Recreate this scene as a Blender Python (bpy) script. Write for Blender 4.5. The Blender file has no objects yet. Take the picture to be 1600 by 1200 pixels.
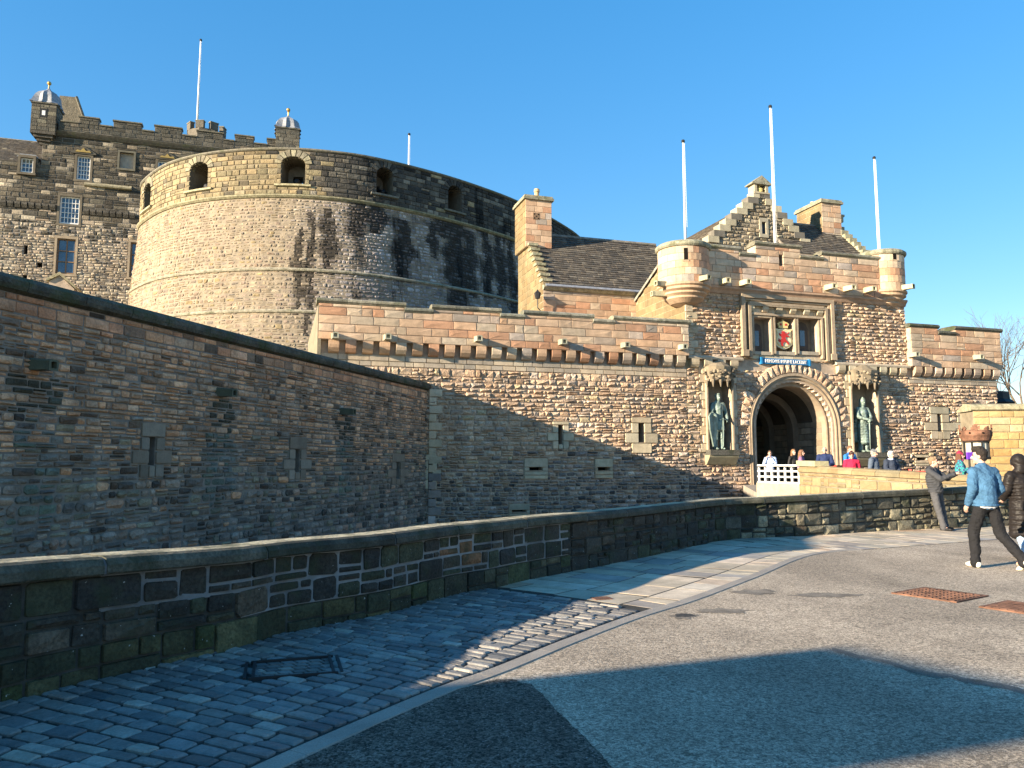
import bpy, math, random
import numpy as np
from mathutils import Vector, Matrix
R = random.Random(7)
rad = math.radians
scene = bpy.context.scene
col = scene.collection

# ------------------------------------------------------------------ camera, sky, sun
EYE = 1.6
PITCH = rad(5.95)
FPX = 1200.0                        # focal length in pixels of the 1600 px wide photograph
cam_d = bpy.data.cameras.new('camera'); cam = bpy.data.objects.new('camera', cam_d); col.objects.link(cam)
cam_d.sensor_width = 36.0; cam_d.lens = 36.0 * FPX / 1600.0
cam_d.clip_start = 0.05; cam_d.clip_end = 2000
cam.location = (0, 0, EYE); cam.rotation_euler = (rad(90) + PITCH, 0, 0)
scene.camera = cam
SUN_AZ = rad(31.3)                  # horizontal direction the light travels in, from +X towards +Y
SUN_EL = rad(14.0)
LD = (math.cos(SUN_AZ), math.sin(SUN_AZ))
world = bpy.data.worlds.new('World'); scene.world = world; world.use_nodes = True
nt = world.node_tree; nt.nodes.clear()
sky = nt.nodes.new('ShaderNodeTexSky'); sky.sky_type = 'NISHITA'; sky.sun_disc = False
sky.sun_elevation = SUN_EL
sky.sun_rotation = math.atan2(-LD[0], -LD[1]) % (2*math.pi)
sky.air_density = 1.0; sky.dust_density = 0.0; sky.ozone_density = 2.5; sky.altitude = 100
hsv = nt.nodes.new('ShaderNodeHueSaturation'); hsv.inputs['Saturation'].default_value = 1.97
hsv.inputs['Hue'].default_value = 0.508; hsv.inputs['Value'].default_value = 1.08
bg = nt.nodes.new('ShaderNodeBackground'); bg.inputs['Strength'].default_value = 0.15
wo = nt.nodes.new('ShaderNodeOutputWorld')
gam = nt.nodes.new('ShaderNodeGamma'); gam.inputs['Gamma'].default_value = 0.5
nt.links.new(sky.outputs[0], gam.inputs['Color']); nt.links.new(gam.outputs[0], hsv.inputs['Color']); nt.links.new(hsv.outputs[0], bg.inputs[0]); nt.links.new(bg.outputs[0], wo.inputs[0])
sun_d = bpy.data.lights.new('sun', 'SUN'); sun_o = bpy.data.objects.new('sun', sun_d); col.objects.link(sun_o)
sun_d.energy = 5.0; sun_d.angle = rad(0.5); sun_d.color = (1.0, 0.84, 0.62)
lv = Vector((LD[0]*math.cos(SUN_EL), LD[1]*math.cos(SUN_EL), -math.sin(SUN_EL)))
sun_o.rotation_euler = lv.to_track_quat('-Z', 'Y').to_euler()
scene.view_settings.view_transform = 'Standard'; scene.view_settings.look = 'None'
scene.view_settings.gamma = 1.0; scene.view_settings.exposure = 1.72
scene.view_settings.use_curve_mapping = False
scene.render.engine = 'CYCLES'

# ------------------------------------------------------------------ geometry of the view (used only to measure)
CT, ST = math.cos(PITCH), math.sin(PITCH)
def ray(px, py):
    a = (px-800)/FPX; b = (600-py)/FPX
    return np.array((a, CT - b*ST, ST + b*CT))
def atz(px, py, z=0.0):
    d = ray(px, py); t = (z-EYE)/d[2]
    return (d[0]*t, d[1]*t)
def atY(px, py, Y):
    d = ray(px, py); t = Y/d[1]
    return np.array((d[0]*t, Y, EYE + d[2]*t))
def proj(P):
    x, y, z = P[0], P[1], P[2]-EYE
    dep = y*CT + z*ST
    if dep < 0.1: return (-9999, -9999, dep)
    up = -y*ST + z*CT
    return (800 + FPX*x/dep, 600 - FPX*up/dep, dep)

# ------------------------------------------------------------------ surfaces: (u, v, d) -> point
class Plane:
    def __init__(s, O, w, up=(0, 0, 1)):
        s.O = np.array(O, float); w = np.array(w if len(w) == 3 else (w[0], w[1], 0.0), float); s.w = w/np.linalg.norm(w)
        s.up = np.array(up, float); s.up /= np.linalg.norm(s.up); s.n = np.cross(s.w, s.up)
        s.n /= np.linalg.norm(s.n)
    def __call__(s, u, v, d=0.0): return s.O + s.w*u + s.up*v + s.n*d
    def hit(s, px, py, d=0.0):
        r = ray(px, py); C = np.array((0, 0, EYE)); O = s.O + s.n*d
        t = np.dot(O-C, s.n)/np.dot(r, s.n); P = C + r*t - O
        return float(np.dot(P, s.w)), float(np.dot(P, s.up))
    def rect(s, x0, y0, x1, y1, d=0.0):
        xm, ym = (x0+x1)/2, (y0+y1)/2
        return (s.hit(x0, ym, d)[0], s.hit(x1, ym, d)[0], s.hit(xm, y1, d)[1], s.hit(xm, y0, d)[1])
    def back(s, k): return Plane(s.O - s.n*k, s.w, s.up)
class Path:
    """vertical surface over a plan polyline; zmap lets height and batter vary"""
    def __init__(s, pts, zmap=None, batter=None, smooth=True, step=0.25):
        P = [np.array(p[:2], float) for p in pts]
        if smooth:
            Q = []
            E = [2*P[0]-P[1]] + P + [2*P[-1]-P[-2]]
            for i in range(1, len(E)-2):
                a, b, c, d = E[i-1], E[i], E[i+1], E[i+2]
                n = max(2, int(np.linalg.norm(c-b)/step))
                for k in range(n):
                    t = k/n
                    Q.append(0.5*((2*b) + (c-a)*t + (2*a-5*b+4*c-d)*t*t + (3*b-a-3*c+d)*t**3))
            Q.append(P[-1]); P = Q
        s.P = np.array(P); seg = np.linalg.norm(np.diff(s.P, axis=0), axis=1)
        s.U = np.concatenate([[0], np.cumsum(seg)]); s.L = s.U[-1]
        T = np.gradient(s.P, axis=0); T /= np.linalg.norm(T, axis=1)[:, None]
        for _ in range(3): T[1:-1] = (T[:-2]+T[1:-1]*2+T[2:])/4
        T /= np.linalg.norm(T, axis=1)[:, None]
        s.N = np.stack([T[:, 1], -T[:, 0]], 1); s.zmap = zmap; s.batter = batter
    def __call__(s, u, v, d=0.0):
        if s.batter: d = d + s.batter(v)
        x = np.interp(u, s.U, s.P[:, 0]); y = np.interp(u, s.U, s.P[:, 1])
        nx = np.interp(u, s.U, s.N[:, 0]); ny = np.interp(u, s.U, s.N[:, 1])
        if u < 0: x, y = s.P[0] + (s.P[0]-s.P[1])/np.linalg.norm(s.P[0]-s.P[1])*(-u)
        z = s.zmap(u, v) if s.zmap else v
        return np.array((x+nx*d, y+ny*d, z))
    def near(s, x, y):
        i = int(np.argmin(np.sum((s.P-np.array((x, y)))**2, axis=1))); return float(s.U[i])

# ------------------------------------------------------------------ mesh builder
class MB:
    def __init__(s): s.v = []; s.f = []; s.t = []
    def add(s, verts, faces, tone=None):
        b = len(s.v); s.v.extend([tuple(map(float, p)) for p in verts])
        s.f.extend([tuple(b+i for i in f) for f in faces]); s.t.extend([tone or (1, 1, 1)]*len(faces))
        return s
    def box(s, sf, u0, u1, v0, v1, d0, d1, tone=None):
        c = [sf(u, v, d) for d in (d0, d1) for (u, v) in ((u0, v0), (u1, v0), (u1, v1), (u0, v1))]
        return s.add(c, [(4, 5, 6, 7), (3, 2, 1, 0), (0, 1, 5, 4), (1, 2, 6, 5), (2, 3, 7, 6), (3, 0, 4, 7)], tone)
    def prism(s, sf, poly, d0, d1, tone=None):
        n = len(poly); c = [sf(u, v, d0) for u, v in poly] + [sf(u, v, d1) for u, v in poly]
        return s.add(c, [tuple(range(n, 2*n)), tuple(range(n-1, -1, -1))] + [(i, (i+1) % n, n+(i+1) % n, n+i) for i in range(n)], tone)
    def sweep(s, sf, u0, u1, prof, n=1, tone=None):
        """closed profile [(d, v)] swept from u0 to u1"""
        m = len(prof); c = []
        for k in range(n+1):
            u = u0+(u1-u0)*k/n
            c += [sf(u, v, d) for d, v in prof]
        F = []
        for k in range(n):
            for i in range(m):
                j = (i+1) % m; F.append((k*m+i, k*m+j, (k+1)*m+j, (k+1)*m+i))
        F += [tuple(range(m-1, -1, -1)), tuple(range(n*m, n*m+m))]
        return s.add(c, F, tone)
    def tube(s, pts, rr, n=8, tone=None, cap=True):
        P = [np.array(p, float) for p in pts]; m = len(P)
        if not hasattr(rr, '__len__'): rr = [rr]*m
        c = []; ref = None
        for i in range(m):
            t = P[min(i+1, m-1)]-P[max(i-1, 0)]; t = t/(np.linalg.norm(t)+1e-9)
            if ref is None: ref = np.array((1, 0, 0)) if abs(t[0]) < .8 else np.array((0, 1, 0))
            a = np.cross(t, ref); a /= np.linalg.norm(a)+1e-9; b = np.cross(t, a); ref = -b if False else np.cross(a, t)
            for k in range(n):
                an = 2*math.pi*k/n; c.append(P[i] + (a*math.cos(an) + b*math.sin(an))*rr[i])
        F = [(i*n+k, i*n+(k+1) % n, (i+1)*n+(k+1) % n, (i+1)*n+k) for i in range(m-1) for k in range(n)]
        if cap: F += [tuple(range(n-1, -1, -1)), tuple(range((m-1)*n, m*n))]
        return s.add(c, F, tone)
    def lathe(s, c0, prof, n=24, tone=None, a0=0, a1=2*math.pi, rx=1, ry=1):
        full = abs(a1-a0-2*math.pi) < 1e-6; k = n if full else n+1; V = []
        for r, z in prof:
            for i in range(k):
                a = a0+(a1-a0)*i/n; V.append((c0[0]+r*rx*math.cos(a), c0[1]+r*ry*math.sin(a), c0[2]+z))
        F = []
        for j in range(len(prof)-1):
            for i in range(n):
                i2 = (i+1) % k; F.append((j*k+i, j*k+i2, (j+1)*k+i2, (j+1)*k+i))
        if full: F += [tuple(range(k-1, -1, -1)), tuple(range((len(prof)-1)*k, len(prof)*k))]
        return s.add(V, F, tone)
    def ball(s, c, r, n=10, tone=None, sc=(1, 1, 1)):
        V = [(c[0], c[1], c[2]-r*sc[2])]; m = n//2
        for j in range(1, m):
            p = -math.pi/2+math.pi*j/m
            for i in range(n):
                a = 2*math.pi*i/n; V.append((c[0]+r*sc[0]*math.cos(p)*math.cos(a), c[1]+r*sc[1]*math.cos(p)*math.sin(a), c[2]+r*sc[2]*math.sin(p)))
        V.append((c[0], c[1], c[2]+r*sc[2])); T = len(V)-1
        F = [(0, 1+(i+1) % n, 1+i) for i in range(n)]
        for j in range(m-2):
            for i in range(n): F.append((1+j*n+i, 1+j*n+(i+1) % n, 1+(j+1)*n+(i+1) % n, 1+(j+1)*n+i))
        F += [(1+(m-2)*n+i, 1+(m-2)*n+(i+1) % n, T) for i in range(n)]
        return s.add(V, F, tone)
    def stone(s, sf, poly, prot=.02, bev=.012, rough=0.0, tone=None, base=-.04, tilt=0.0, rng=R):
        """one block: polygon on the surface, bevelled, with a rough swelling face"""
        n = len(poly); cu = sum(p[0] for p in poly)/n; cv = sum(p[1] for p in poly)/n
        wu = max(p[0] for p in poly)-min(p[0] for p in poly); wv = max(p[1] for p in poly)-min(p[1] for p in poly)
        k = max(.35, 1-2*bev/max(.02, min(wu, wv)))
        ku = max(.5, 1-2*bev/max(.02, wu)); kv = max(.4, 1-2*bev/max(.02, wv))
        V = [sf(u, v, base) for u, v in poly]
        lo = min(p[1] for p in poly)
        def dd(v): return prot + tilt*(1-(v-lo)/max(wv, .01))
        V += [sf(cu+(u-cu)*ku, cv+(v-cv)*kv, dd(v)+rng.uniform(-.3, .3)*rough) for u, v in poly]
        F = [(i, (i+1) % n, n+(i+1) % n, n+i) for i in range(n)]
        if rough > 0 and n == 8:
            a = wu*.22
            V += [sf(cu-a+rng.uniform(-.1, .1)*wu, cv+rng.uniform(-.15, .15)*wv, prot+rough*rng.uniform(.2, 1.3)),
                  sf(cu+a+rng.uniform(-.1, .1)*wu, cv+rng.uniform(-.15, .15)*wv, prot+rough*rng.uniform(.2, 1.3))]
            F += [(8, 9, 17, 16), (9, 10, 17), (10, 11, 17), (11, 12, 17), (12, 13, 16, 17), (13, 14, 16), (14, 15, 16), (15, 8, 16)]
        elif rough > 0:
            V.append(sf(cu, cv, prot+rough)); F += [(n+i, n+(i+1) % n, 2*n) for i in range(n)]
        else: F.append(tuple(range(n, 2*n)))
        return s.add(V, F, tone)

def mesh_of(mb, name, mat, loc=(0, 0, 0), smooth=False):
    me = bpy.data.meshes.new(name); L = np.array(loc, float)
    V = (np.array(mb.v)-L) if len(mb.v) else np.zeros((0, 3))
    me.from_pydata(V.tolist(), [], mb.f)
    if any(t != (1, 1, 1) for t in mb.t):
        at = me.attributes.new('tone', 'FLOAT_COLOR', 'FACE')
        at.data.foreach_set('color', np.array([(t[0], t[1], t[2], 1.0) for t in mb.t], dtype=np.float32).ravel())
    if smooth: me.polygons.foreach_set('use_smooth', [True]*len(me.polygons))
    if mat: me.materials.append(mat)
    return me
def wloc(o):
    L = np.array(o.location)
    if o.parent: L = L + wloc(o.parent)
    return L
def part(name, mb, mat, parent, smooth=False, stuff=False, at=None, label=None):
    """link one mesh object; vertices are given in world space"""
    at = wloc(parent) if (at is None and parent) else (np.array(at, float) if at is not None else np.zeros(3))
    o = bpy.data.objects.new(name, mesh_of(mb, name, mat, at, smooth)); col.objects.link(o)
    if parent: o.parent = parent; o.location = at - wloc(parent)
    else: o.location = at
    if stuff: o['kind'] = 'stuff'
    if label: o['label'] = label
    return o
def thing(name, label, cat, loc=(0, 0, 0), group=None):
    o = bpy.data.objects.new(name, None); col.objects.link(o); o.location = loc; o.empty_display_size = .3
    o['label'] = label; o['category'] = cat
    if group: o['group'] = group
    return o
def single(name, mb, mat, label, cat, loc, smooth=False, group=None):
    o = part(name, mb, mat, None, smooth, at=loc); o['label'] = label; o['category'] = cat
    if group: o['group'] = group
    return o
def struct(name, mb, mat, loc=(0, 0, 0), smooth=False):
    o = part(name, mb, mat, None, smooth, at=loc); o['kind'] = 'structure'; return o

# ------------------------------------------------------------------ materials
def mat(name, base=(.5, .5, .5), tone=False, var=.25, scale=6.0, rough=.85, bump=.3, bscale=40, bdist=.02, metal=0, spec=.3,
        moss=None, moss_amt=0, chips=None, streak=None, stain=0, sscale=(1, 1, .15), speck=None, fine=0.0, emit=None):
    m = bpy.data.materials.new(name); m.use_nodes = True; n = m.node_tree; N = n.nodes; Lk = n.links.new
    b = N['Principled BSDF']; b.inputs['Roughness'].default_value = rough; b.inputs['Metallic'].default_value = metal
    b.inputs['Specular IOR Level'].default_value = spec
    geo = N.new('ShaderNodeNewGeometry'); pos = geo.outputs['Position']
    if tone:
        a = N.new('ShaderNodeAttribute'); a.attribute_name = 'tone'; c = a.outputs['Color']
    else:
        r = N.new('ShaderNodeRGB'); r.outputs[0].default_value = (*base, 1); c = r.outputs[0]
    def noise(sc, det=4, vec=None, rgh=.6):
        t = N.new('ShaderNodeTexNoise'); t.inputs['Scale'].default_value = sc; t.inputs['Detail'].default_value = det
        t.inputs['Roughness'].default_value = rgh; Lk(vec or pos, t.inputs['Vector']); return t.outputs['Fac']
    def ramp(f, a, b_, c0=0, c1=1):
        t = N.new('ShaderNodeMapRange'); t.inputs['From Min'].default_value = a; t.inputs['From Max'].default_value = b_
        t.inputs['To Min'].default_value = c0; t.inputs['To Max'].default_value = c1; Lk(f, t.inputs['Value']); return t.outputs[0]
    def mul(c, f):
        t = N.new('ShaderNodeMix'); t.data_type = 'RGBA'; t.blend_type = 'MULTIPLY'; t.inputs['Factor'].default_value = 1
        Lk(c, t.inputs['A']); Lk(f, t.inputs['B']); return t.outputs['Result']
    def mix(c, colr, f):
        t = N.new('ShaderNodeMix'); t.data_type = 'RGBA'; Lk(f, t.inputs['Factor']); Lk(c, t.inputs['A'])
        t.inputs['B'].default_value = (*colr, 1); return t.outputs['Result']
    if var: c = mul(c, ramp(noise(scale, 5), .3, .7, 1-var, 1+var))
    if chips:
        vo = N.new('ShaderNodeTexVoronoi'); vo.inputs['Scale'].default_value = chips[0]; Lk(pos, vo.inputs['Vector'])
        sp = N.new('ShaderNodeSeparateColor'); Lk(vo.outputs['Color'], sp.inputs[0]); c = mul(c, ramp(sp.outputs[0], 0, 1, 1-chips[1], 1+chips[1]*.7))
        vo2 = N.new('ShaderNodeTexVoronoi'); vo2.inputs['Scale'].default_value = chips[0]*.37; Lk(pos, vo2.inputs['Vector'])
        sp2 = N.new('ShaderNodeSeparateColor'); Lk(vo2.outputs['Color'], sp2.inputs[0]); c = mul(c, ramp(sp2.outputs[1], .82, .98, 1, 1-chips[1]*.5))
    if fine: c = mul(c, ramp(noise(bscale*1.6, 3), .3, .7, 1-fine, 1+fine))
    if stain:
        mp = N.new('ShaderNodeMapping'); mp.inputs['Scale'].default_value = sscale; Lk(pos, mp.inputs['Vector'])
        c = mul(c, ramp(noise(1.0, 5, mp.outputs[0]), .38, .60, 1-stain, 1.05))
    if streak:
        mp = N.new('ShaderNodeMapping'); mp.inputs['Scale'].default_value = (.75, .75, .07); Lk(pos, mp.inputs['Vector'])
        sx = N.new('ShaderNodeSeparateXYZ'); Lk(pos, sx.inputs[0])
        f1 = ramp(noise(1.0, 6, mp.outputs[0], .7), .535, .60); f2 = ramp(sx.outputs[0], *streak); f3 = ramp(noise(.35, 3), .40, .60)
        t = N.new('ShaderNodeMath'); t.operation = 'MULTIPLY'; Lk(f1, t.inputs[0]); Lk(f2, t.inputs[1])
        t2 = N.new('ShaderNodeMath'); t2.operation = 'MULTIPLY'; Lk(t.outputs[0], t2.inputs[0]); Lk(f3, t2.inputs[1])
        c = mul(c, ramp(t2.outputs[0], 0, .7, 1, .16))
    if moss: c = mix(c, moss, ramp(noise(2.2, 6, rgh=.7), .62-moss_amt*.3, .72-moss_amt*.2, 0, .8))
    if speck: c = mix(c, speck[0], ramp(noise(speck[1], 2), speck[2], speck[2]+.04, 0, 1))
    Lk(c, b.inputs['Base Color'])
    if bump:
        bp = N.new('ShaderNodeBump'); bp.inputs['Strength'].default_value = bump; bp.inputs['Distance'].default_value = bdist
        Lk(noise(bscale, 6, rgh=.65), bp.inputs['Height']); Lk(bp.outputs[0], b.inputs['Normal'])
    if emit:
        b.inputs['Emission Color'].default_value = (*emit[0], 1); b.inputs['Emission Strength'].default_value = emit[1]
    return m
M = {}
M['rubble'] = mat('rough_stone', tone=True, var=.22, scale=5, bump=1.0, bscale=13, bdist=.07, stain=.22, sscale=(.9, .9, .18), fine=.25)
M['ashlar'] = mat('dressed_stone', tone=True, var=.16, scale=4, bump=.45, bscale=22, bdist=.02, stain=.22, sscale=(.8, .8, .2), fine=.1)
M['drum'] = mat('battery_stone', tone=True, var=.25, scale=3, bump=.9, bscale=9, bdist=.05, stain=.2, sscale=(.5, .5, .08), fine=.2)
M['battery'] = mat('streaked_battery_stone', tone=True, var=.28, scale=2.4, bump=.9, bscale=9, bdist=.05, stain=.22, sscale=(.5, .5, .1), fine=.2, streak=(-11.5, -7))
M['battery_mortar'] = mat('streaked_battery_mortar', tone=True, var=.3, scale=2, bump=.6, bscale=20, streak=(-11.5, -7))
M['dark'] = mat('damp_stone', tone=True, var=.35, scale=5, bump=.8, bscale=22, bdist=.03, moss=(.035, .042, .022), moss_amt=.35, fine=.45, speck=((.35, .35, .33), 26, .72))
M['mortar_sundim'] = mat('sun_dimmed_mortar', (.22, .185, .13), var=.3, scale=3, bump=.5, bscale=30)  # lime mortar darkened for walls turned to the sun, offsetting the light
M['mortar'] = mat('lime_mortar', (.42, .33, .25), var=.3, scale=3, bump=.5, bscale=40)
M['mortar_dark'] = mat('old_mortar', (.20, .18, .155), var=.35, scale=3, bump=.5, bscale=40)
M['mortar_pale'] = mat('pale_pointing', (.19, .19, .19), var=.6, scale=1.6, bump=.5, bscale=40)
M['coping'] = mat('lichened_coping', tone=True, var=.4, scale=5, bump=.7, bscale=20, bdist=.03, moss=(.11, .115, .06), moss_amt=.3, fine=.25)
M['parcope'] = mat('damp_coping', tone=True, var=.45, scale=5, bump=.8, bscale=24, bdist=.03, moss=(.03, .038, .018), moss_amt=.4, fine=.35, speck=((.3, .3, .27), 30, .74))
M['mortar_black'] = mat('sooty_joint', (.05, .048, .042), var=.4, scale=5, bump=.5, bscale=40)
M['mosscope'] = mat('mossy_coping', (.085, .083, .066), var=.5, scale=3, bump=.9, bscale=14, bdist=.05, moss=(.05, .065, .025), moss_amt=.5, fine=.3)
M['slate'] = mat('stone_slate', tone=True, var=.3, scale=6, bump=.5, bscale=30, bdist=.02, fine=.15)
M['lead'] = mat('lead_sheet', (.26, .27, .29), var=.25, rough=.6, bump=.3, metal=.2)
M['gold'] = mat('gilding', (.5, .32, .10), var=.1, rough=.45, metal=.7, bump=0)
M['white'] = mat('white_paint', (.78, .77, .74), var=.05, rough=.5, bump=0)
M['brownpaint'] = mat('brown_window_paint', (.22, .14, .08), var=.1, rough=.6, bump=.1)
M['glass'] = mat('window_glass', (.05, .09, .15), var=.4, scale=1.5, rough=.08, spec=.9, bump=.05, bscale=1.5)
M['black'] = mat('dark_interior', (.012, .011, .01), var=.1, rough=1, bump=0, spec=0)
M['iron'] = mat('black_iron', (.02, .02, .022), var=.2, rough=.55, bump=.2)
M['rust'] = mat('rusted_iron', (.19, .095, .06), var=.4, scale=8, rough=.85, bump=.6, bscale=50, stain=.4, sscale=(3, 3, 3))
M['asphalt'] = mat('worn_asphalt', (.455, .375, .285), var=.16, scale=.8, rough=.95, bump=.6, bscale=60, bdist=.025, stain=.3, sscale=(.5, .28, 1), fine=.5, chips=(60, .5), speck=((.15, .13, .11), 36, .60), spec=.15)
M['patch'] = mat('fresh_asphalt', (.15, .13, .105), var=.35, scale=2.2, rough=.95, bump=1.0, bscale=55, bdist=.025, fine=.6, chips=(65, .75), speck=((.36, .34, .32), 48, .66), spec=.15)
M['concrete'] = mat('kerb_concrete', (.30, .265, .225), var=.15, scale=3, rough=.9, bump=.5, bscale=60, fine=.2)
M['sett'] = mat('sett_stone', tone=True, var=.22, scale=9, rough=.62, bump=.6, bscale=28, bdist=.02, fine=.15, spec=.4)
M['flag'] = mat('paving_flag', tone=True, var=.16, scale=4, rough=.75, bump=.4, bscale=35, bdist=.01, fine=.12, stain=.15, sscale=(1, 1, 1))
M['joint'] = mat('joint_dirt', (.045, .043, .037), var=.4, scale=12, bump=.8, bscale=60)
M['moat'] = mat('ditch_grass', (.05, .07, .03), var=.4, scale=2, bump=1, bscale=20)
M['bronze'] = mat('weathered_bronze', (.24, .31, .27), var=.35, scale=5, rough=.55, bump=.3, bscale=30, stain=.5, sscale=(6, 6, 1), metal=.2)
M['yellowstone'] = mat('yellow_sandstone', tone=True, var=.16, scale=4, bump=.5, bscale=20, bdist=.03, fine=.12)

# ------------------------------------------------------------------ masonry
def subtract(rects, h):
    out = []
    for (a, b, c, d) in rects:
        if h[0] >= b or h[1] <= a or h[2] >= d or h[3] <= c: out.append((a, b, c, d)); continue
        if h[0]-a > .02: out.append((a, h[0], c, d))
        if b-h[1] > .02: out.append((h[1], b, c, d))
        m0, m1 = max(a, h[0]), min(b, h[1])
        if d-h[3] > .02: out.append((m0, m1, h[3], d))
        if h[2]-c > .02: out.append((m0, m1, c, h[2]))
    return out
def octo(a, b, c, d, cr, jit, rng):
    m = min(b-a, d-c); k = m*cr
    P = [(a+k, c), (b-k, c), (b, c+k), (b, d-k), (b-k, d), (a+k, d), (a, d-k), (a, c+k)]
    j = m*jit
    return [(u+rng.uniform(-j, j), v+rng.uniform(-j, j)) for u, v in P]
def masonry(parent, sf, ua, ub, za, zb, course, wid, gap=.012, prot=.02, pvar=.015, rough=.03, holes=(), tonef=None, m=None, singles=290,
            vis=None, jit=.03, cr=.12, bev=.012, tilt=0, seed=1, wave=0, name='stone', base=-.04, span=None, pname='stonework', sneck=False):
    rng = random.Random(seed); specs = []; z = za; row = 0
    while z < zb-.03:
        h = rng.uniform(*course)
        if z+h > zb-.05: h = zb-z
        a, b = (ua, ub) if span is None else span(z+h*.5)
        if b > a:
            rects = [(a, b, z, z+h)]
            for H in holes: rects = subtract(rects, H)
            for (p, q, c, d) in rects:
                u = p - (0 if q-p < 1 else rng.uniform(0, wid[0]) if abs(p-a) < 1e-6 and span is None else 0)
                u = p
                while sneck and u < q-.01:
                    w = rng.uniform(wid[0]*1.2, wid[1]*1.25)
                    if q-(u+w) < wid[0]: w = q-u
                    if rng.random() < .38 or d-c < course[0]*.8: rows_ = [(c, d)]
                    else: mm = c+(d-c)*rng.choice((.33, .4, .5, .6, .67)); rows_ = [(c, mm), (mm, d)]
                    for c2, d2 in rows_:
                        x_ = u; full = len(rows_) == 1
                        while x_ < u+w-.01:
                            w2 = w if full else rng.uniform(wid[0], wid[1]*.9)
                            if u+w-(x_+w2) < wid[0]*.6: w2 = u+w-x_
                            specs.append((x_+gap/2, x_+w2-gap/2, c2+gap/2, d2-gap/2)); x_ += w2
                    u += w
                while u < q-.01:
                    w = rng.uniform(*wid)*(1 if rng.random() < .8 else .6)
                    if q-(u+w) < wid[0]*.5: w = q-u
                    # now and then two thin stones in place of one
                    parts = [(c, d)]
                    if d-c > course[0]*1.15 and rng.random() < .22 and rough > 0:
                        mm = c+(d-c)*rng.uniform(.4, .6); parts = [(c, mm), (mm, d)]
                    for c2, d2 in parts: specs.append((u+gap/2, u+w-gap/2, c2+gap/2, d2-gap/2))
                    u += w
        z += h; row += 1
    score = []
    for i, (a, b, c, d) in enumerate(specs):
        P = sf((a+b)/2, (c+d)/2, 0); x, y, dep = proj(P); s = 0
        if dep > .3 and -10 < x < 1610 and -10 < y < 1210 and (vis is None or vis(x, y)): s = FPX*math.hypot(b-a, d-c)/dep
        score.append(s)
    order = sorted(range(len(specs)), key=lambda i: -score[i]); top = set(i for i in order[:singles] if score[i] > 0)
    rest = MB()
    for i, (a, b, c, d) in enumerate(specs):
        if b-a < .01 or d-c < .01: continue
        P = sf((a+b)/2, (c+d)/2, 0)
        tone = tonef((a+b)/2, (c+d)/2, rng, P)
        wv = (lambda u: wave*math.sin(u*1.7+seed)*.5+wave*math.sin(u*.6)) if wave else (lambda u: 0)
        poly = [(u, v+wv(u)) for u, v in octo(a, b, c, d, cr*rng.uniform(.5, 1.5), jit, rng)]
        pr = prot+rng.uniform(-pvar, pvar)
        if i in top:
            mb = MB(); mb.stone(sf, poly, pr, bev, rough, tone, base, tilt, rng); part(name, mb, m, parent, at=P)
        else: rest.stone(sf, poly, pr, bev, rough, tone, base, tilt, rng)
    if rest.v: part(pname, rest, m, parent, stuff=True)
def core(name, parent, sf, ua, ub, za, zb, thick, holes, m, front=-.02, du=None, dz=None, tonef=None):
    us = {ua, ub}; zs = {za, zb}
    for h in holes:
        for u in h[:2]:
            if ua < u < ub: us.add(u)
        for z in h[2:]:
            if za < z < zb: zs.add(z)
    if du:
        k = ua
        while k < ub: us.add(k); k += du
    if dz:
        k = za
        while k < zb: zs.add(k); k += dz
    us = sorted(us); zs = sorted(zs); nu, nz = len(us)-1, len(zs)-1
    fill = np.ones((nu, nz), bool)
    for i in range(nu):
        for j in range(nz):
            cu, cz = (us[i]+us[i+1])/2, (zs[j]+zs[j+1])/2
            for h in holes:
                if h[0] < cu < h[1] and h[2] < cz < h[3]: fill[i, j] = False; break
    mb = MB(); ix = {}
    def vt(i, j, k):
        key = (i, j, k)
        if key not in ix: ix[key] = len(mb.v); mb.v.append(tuple(map(float, sf(us[i], zs[j], front if k == 0 else front-thick))))
        return ix[key]
    def F(*q): mb.f.append(tuple(q)); mb.t.append((1, 1, 1) if not tonef else (.13, .11, .08))
    for i in range(nu):
        for j in range(nz):
            if not fill[i, j]: continue
            a, b, c, d = (i, j), (i+1, j), (i+1, j+1), (i, j+1)
            F(vt(*a, 0), vt(*b, 0), vt(*c, 0), vt(*d, 0))
            if tonef: mb.t[-1] = tonef((us[i]+us[i+1])/2, (zs[j]+zs[j+1])/2)
            F(vt(*d, 1), vt(*c, 1), vt(*b, 1), vt(*a, 1))
            for (di, dj, p, q) in ((0, -1, a, b), (1, 0, b, c), (0, 1, c, d), (-1, 0, d, a)):
                ii, jj = i+di, j+dj
                if not (0 <= ii < nu and 0 <= jj < nz) or not fill[ii, jj]: F(vt(*q, 0), vt(*p, 0), vt(*p, 1), vt(*q, 1))
    return part(name, mb, m, parent)
def palette(cols, dv=.14):
    tot = sum(c[1] for c in cols)
    def f(u, v, rng, P=None):
        r = rng.uniform(0, tot)
        for c, w in cols:
            r -= w
            if r <= 0: break
        k = rng.uniform(1-dv, 1+dv); j = rng.uniform(-.04, .04)
        return (min(1, c[0]*k*(1+j)), c[1]*k, c[2]*k*(1-j))
    return f
def SC(f, r, g=None, b=None):
    g = r if g is None else g; b = r if b is None else b
    def q(u, v, rng, P=None):
        c = f(u, v, rng, P); return (min(.9, c[0]*r), min(.9, c[1]*g), min(.9, c[2]*b))
    return q
PINK = palette([((.55, .36, .23), 4), ((.57, .40, .27), 4), ((.50, .28, .17), 3), ((.58, .45, .32), 3), ((.46, .37, .30), 1.5), ((.36, .29, .23), .8)])
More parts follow.
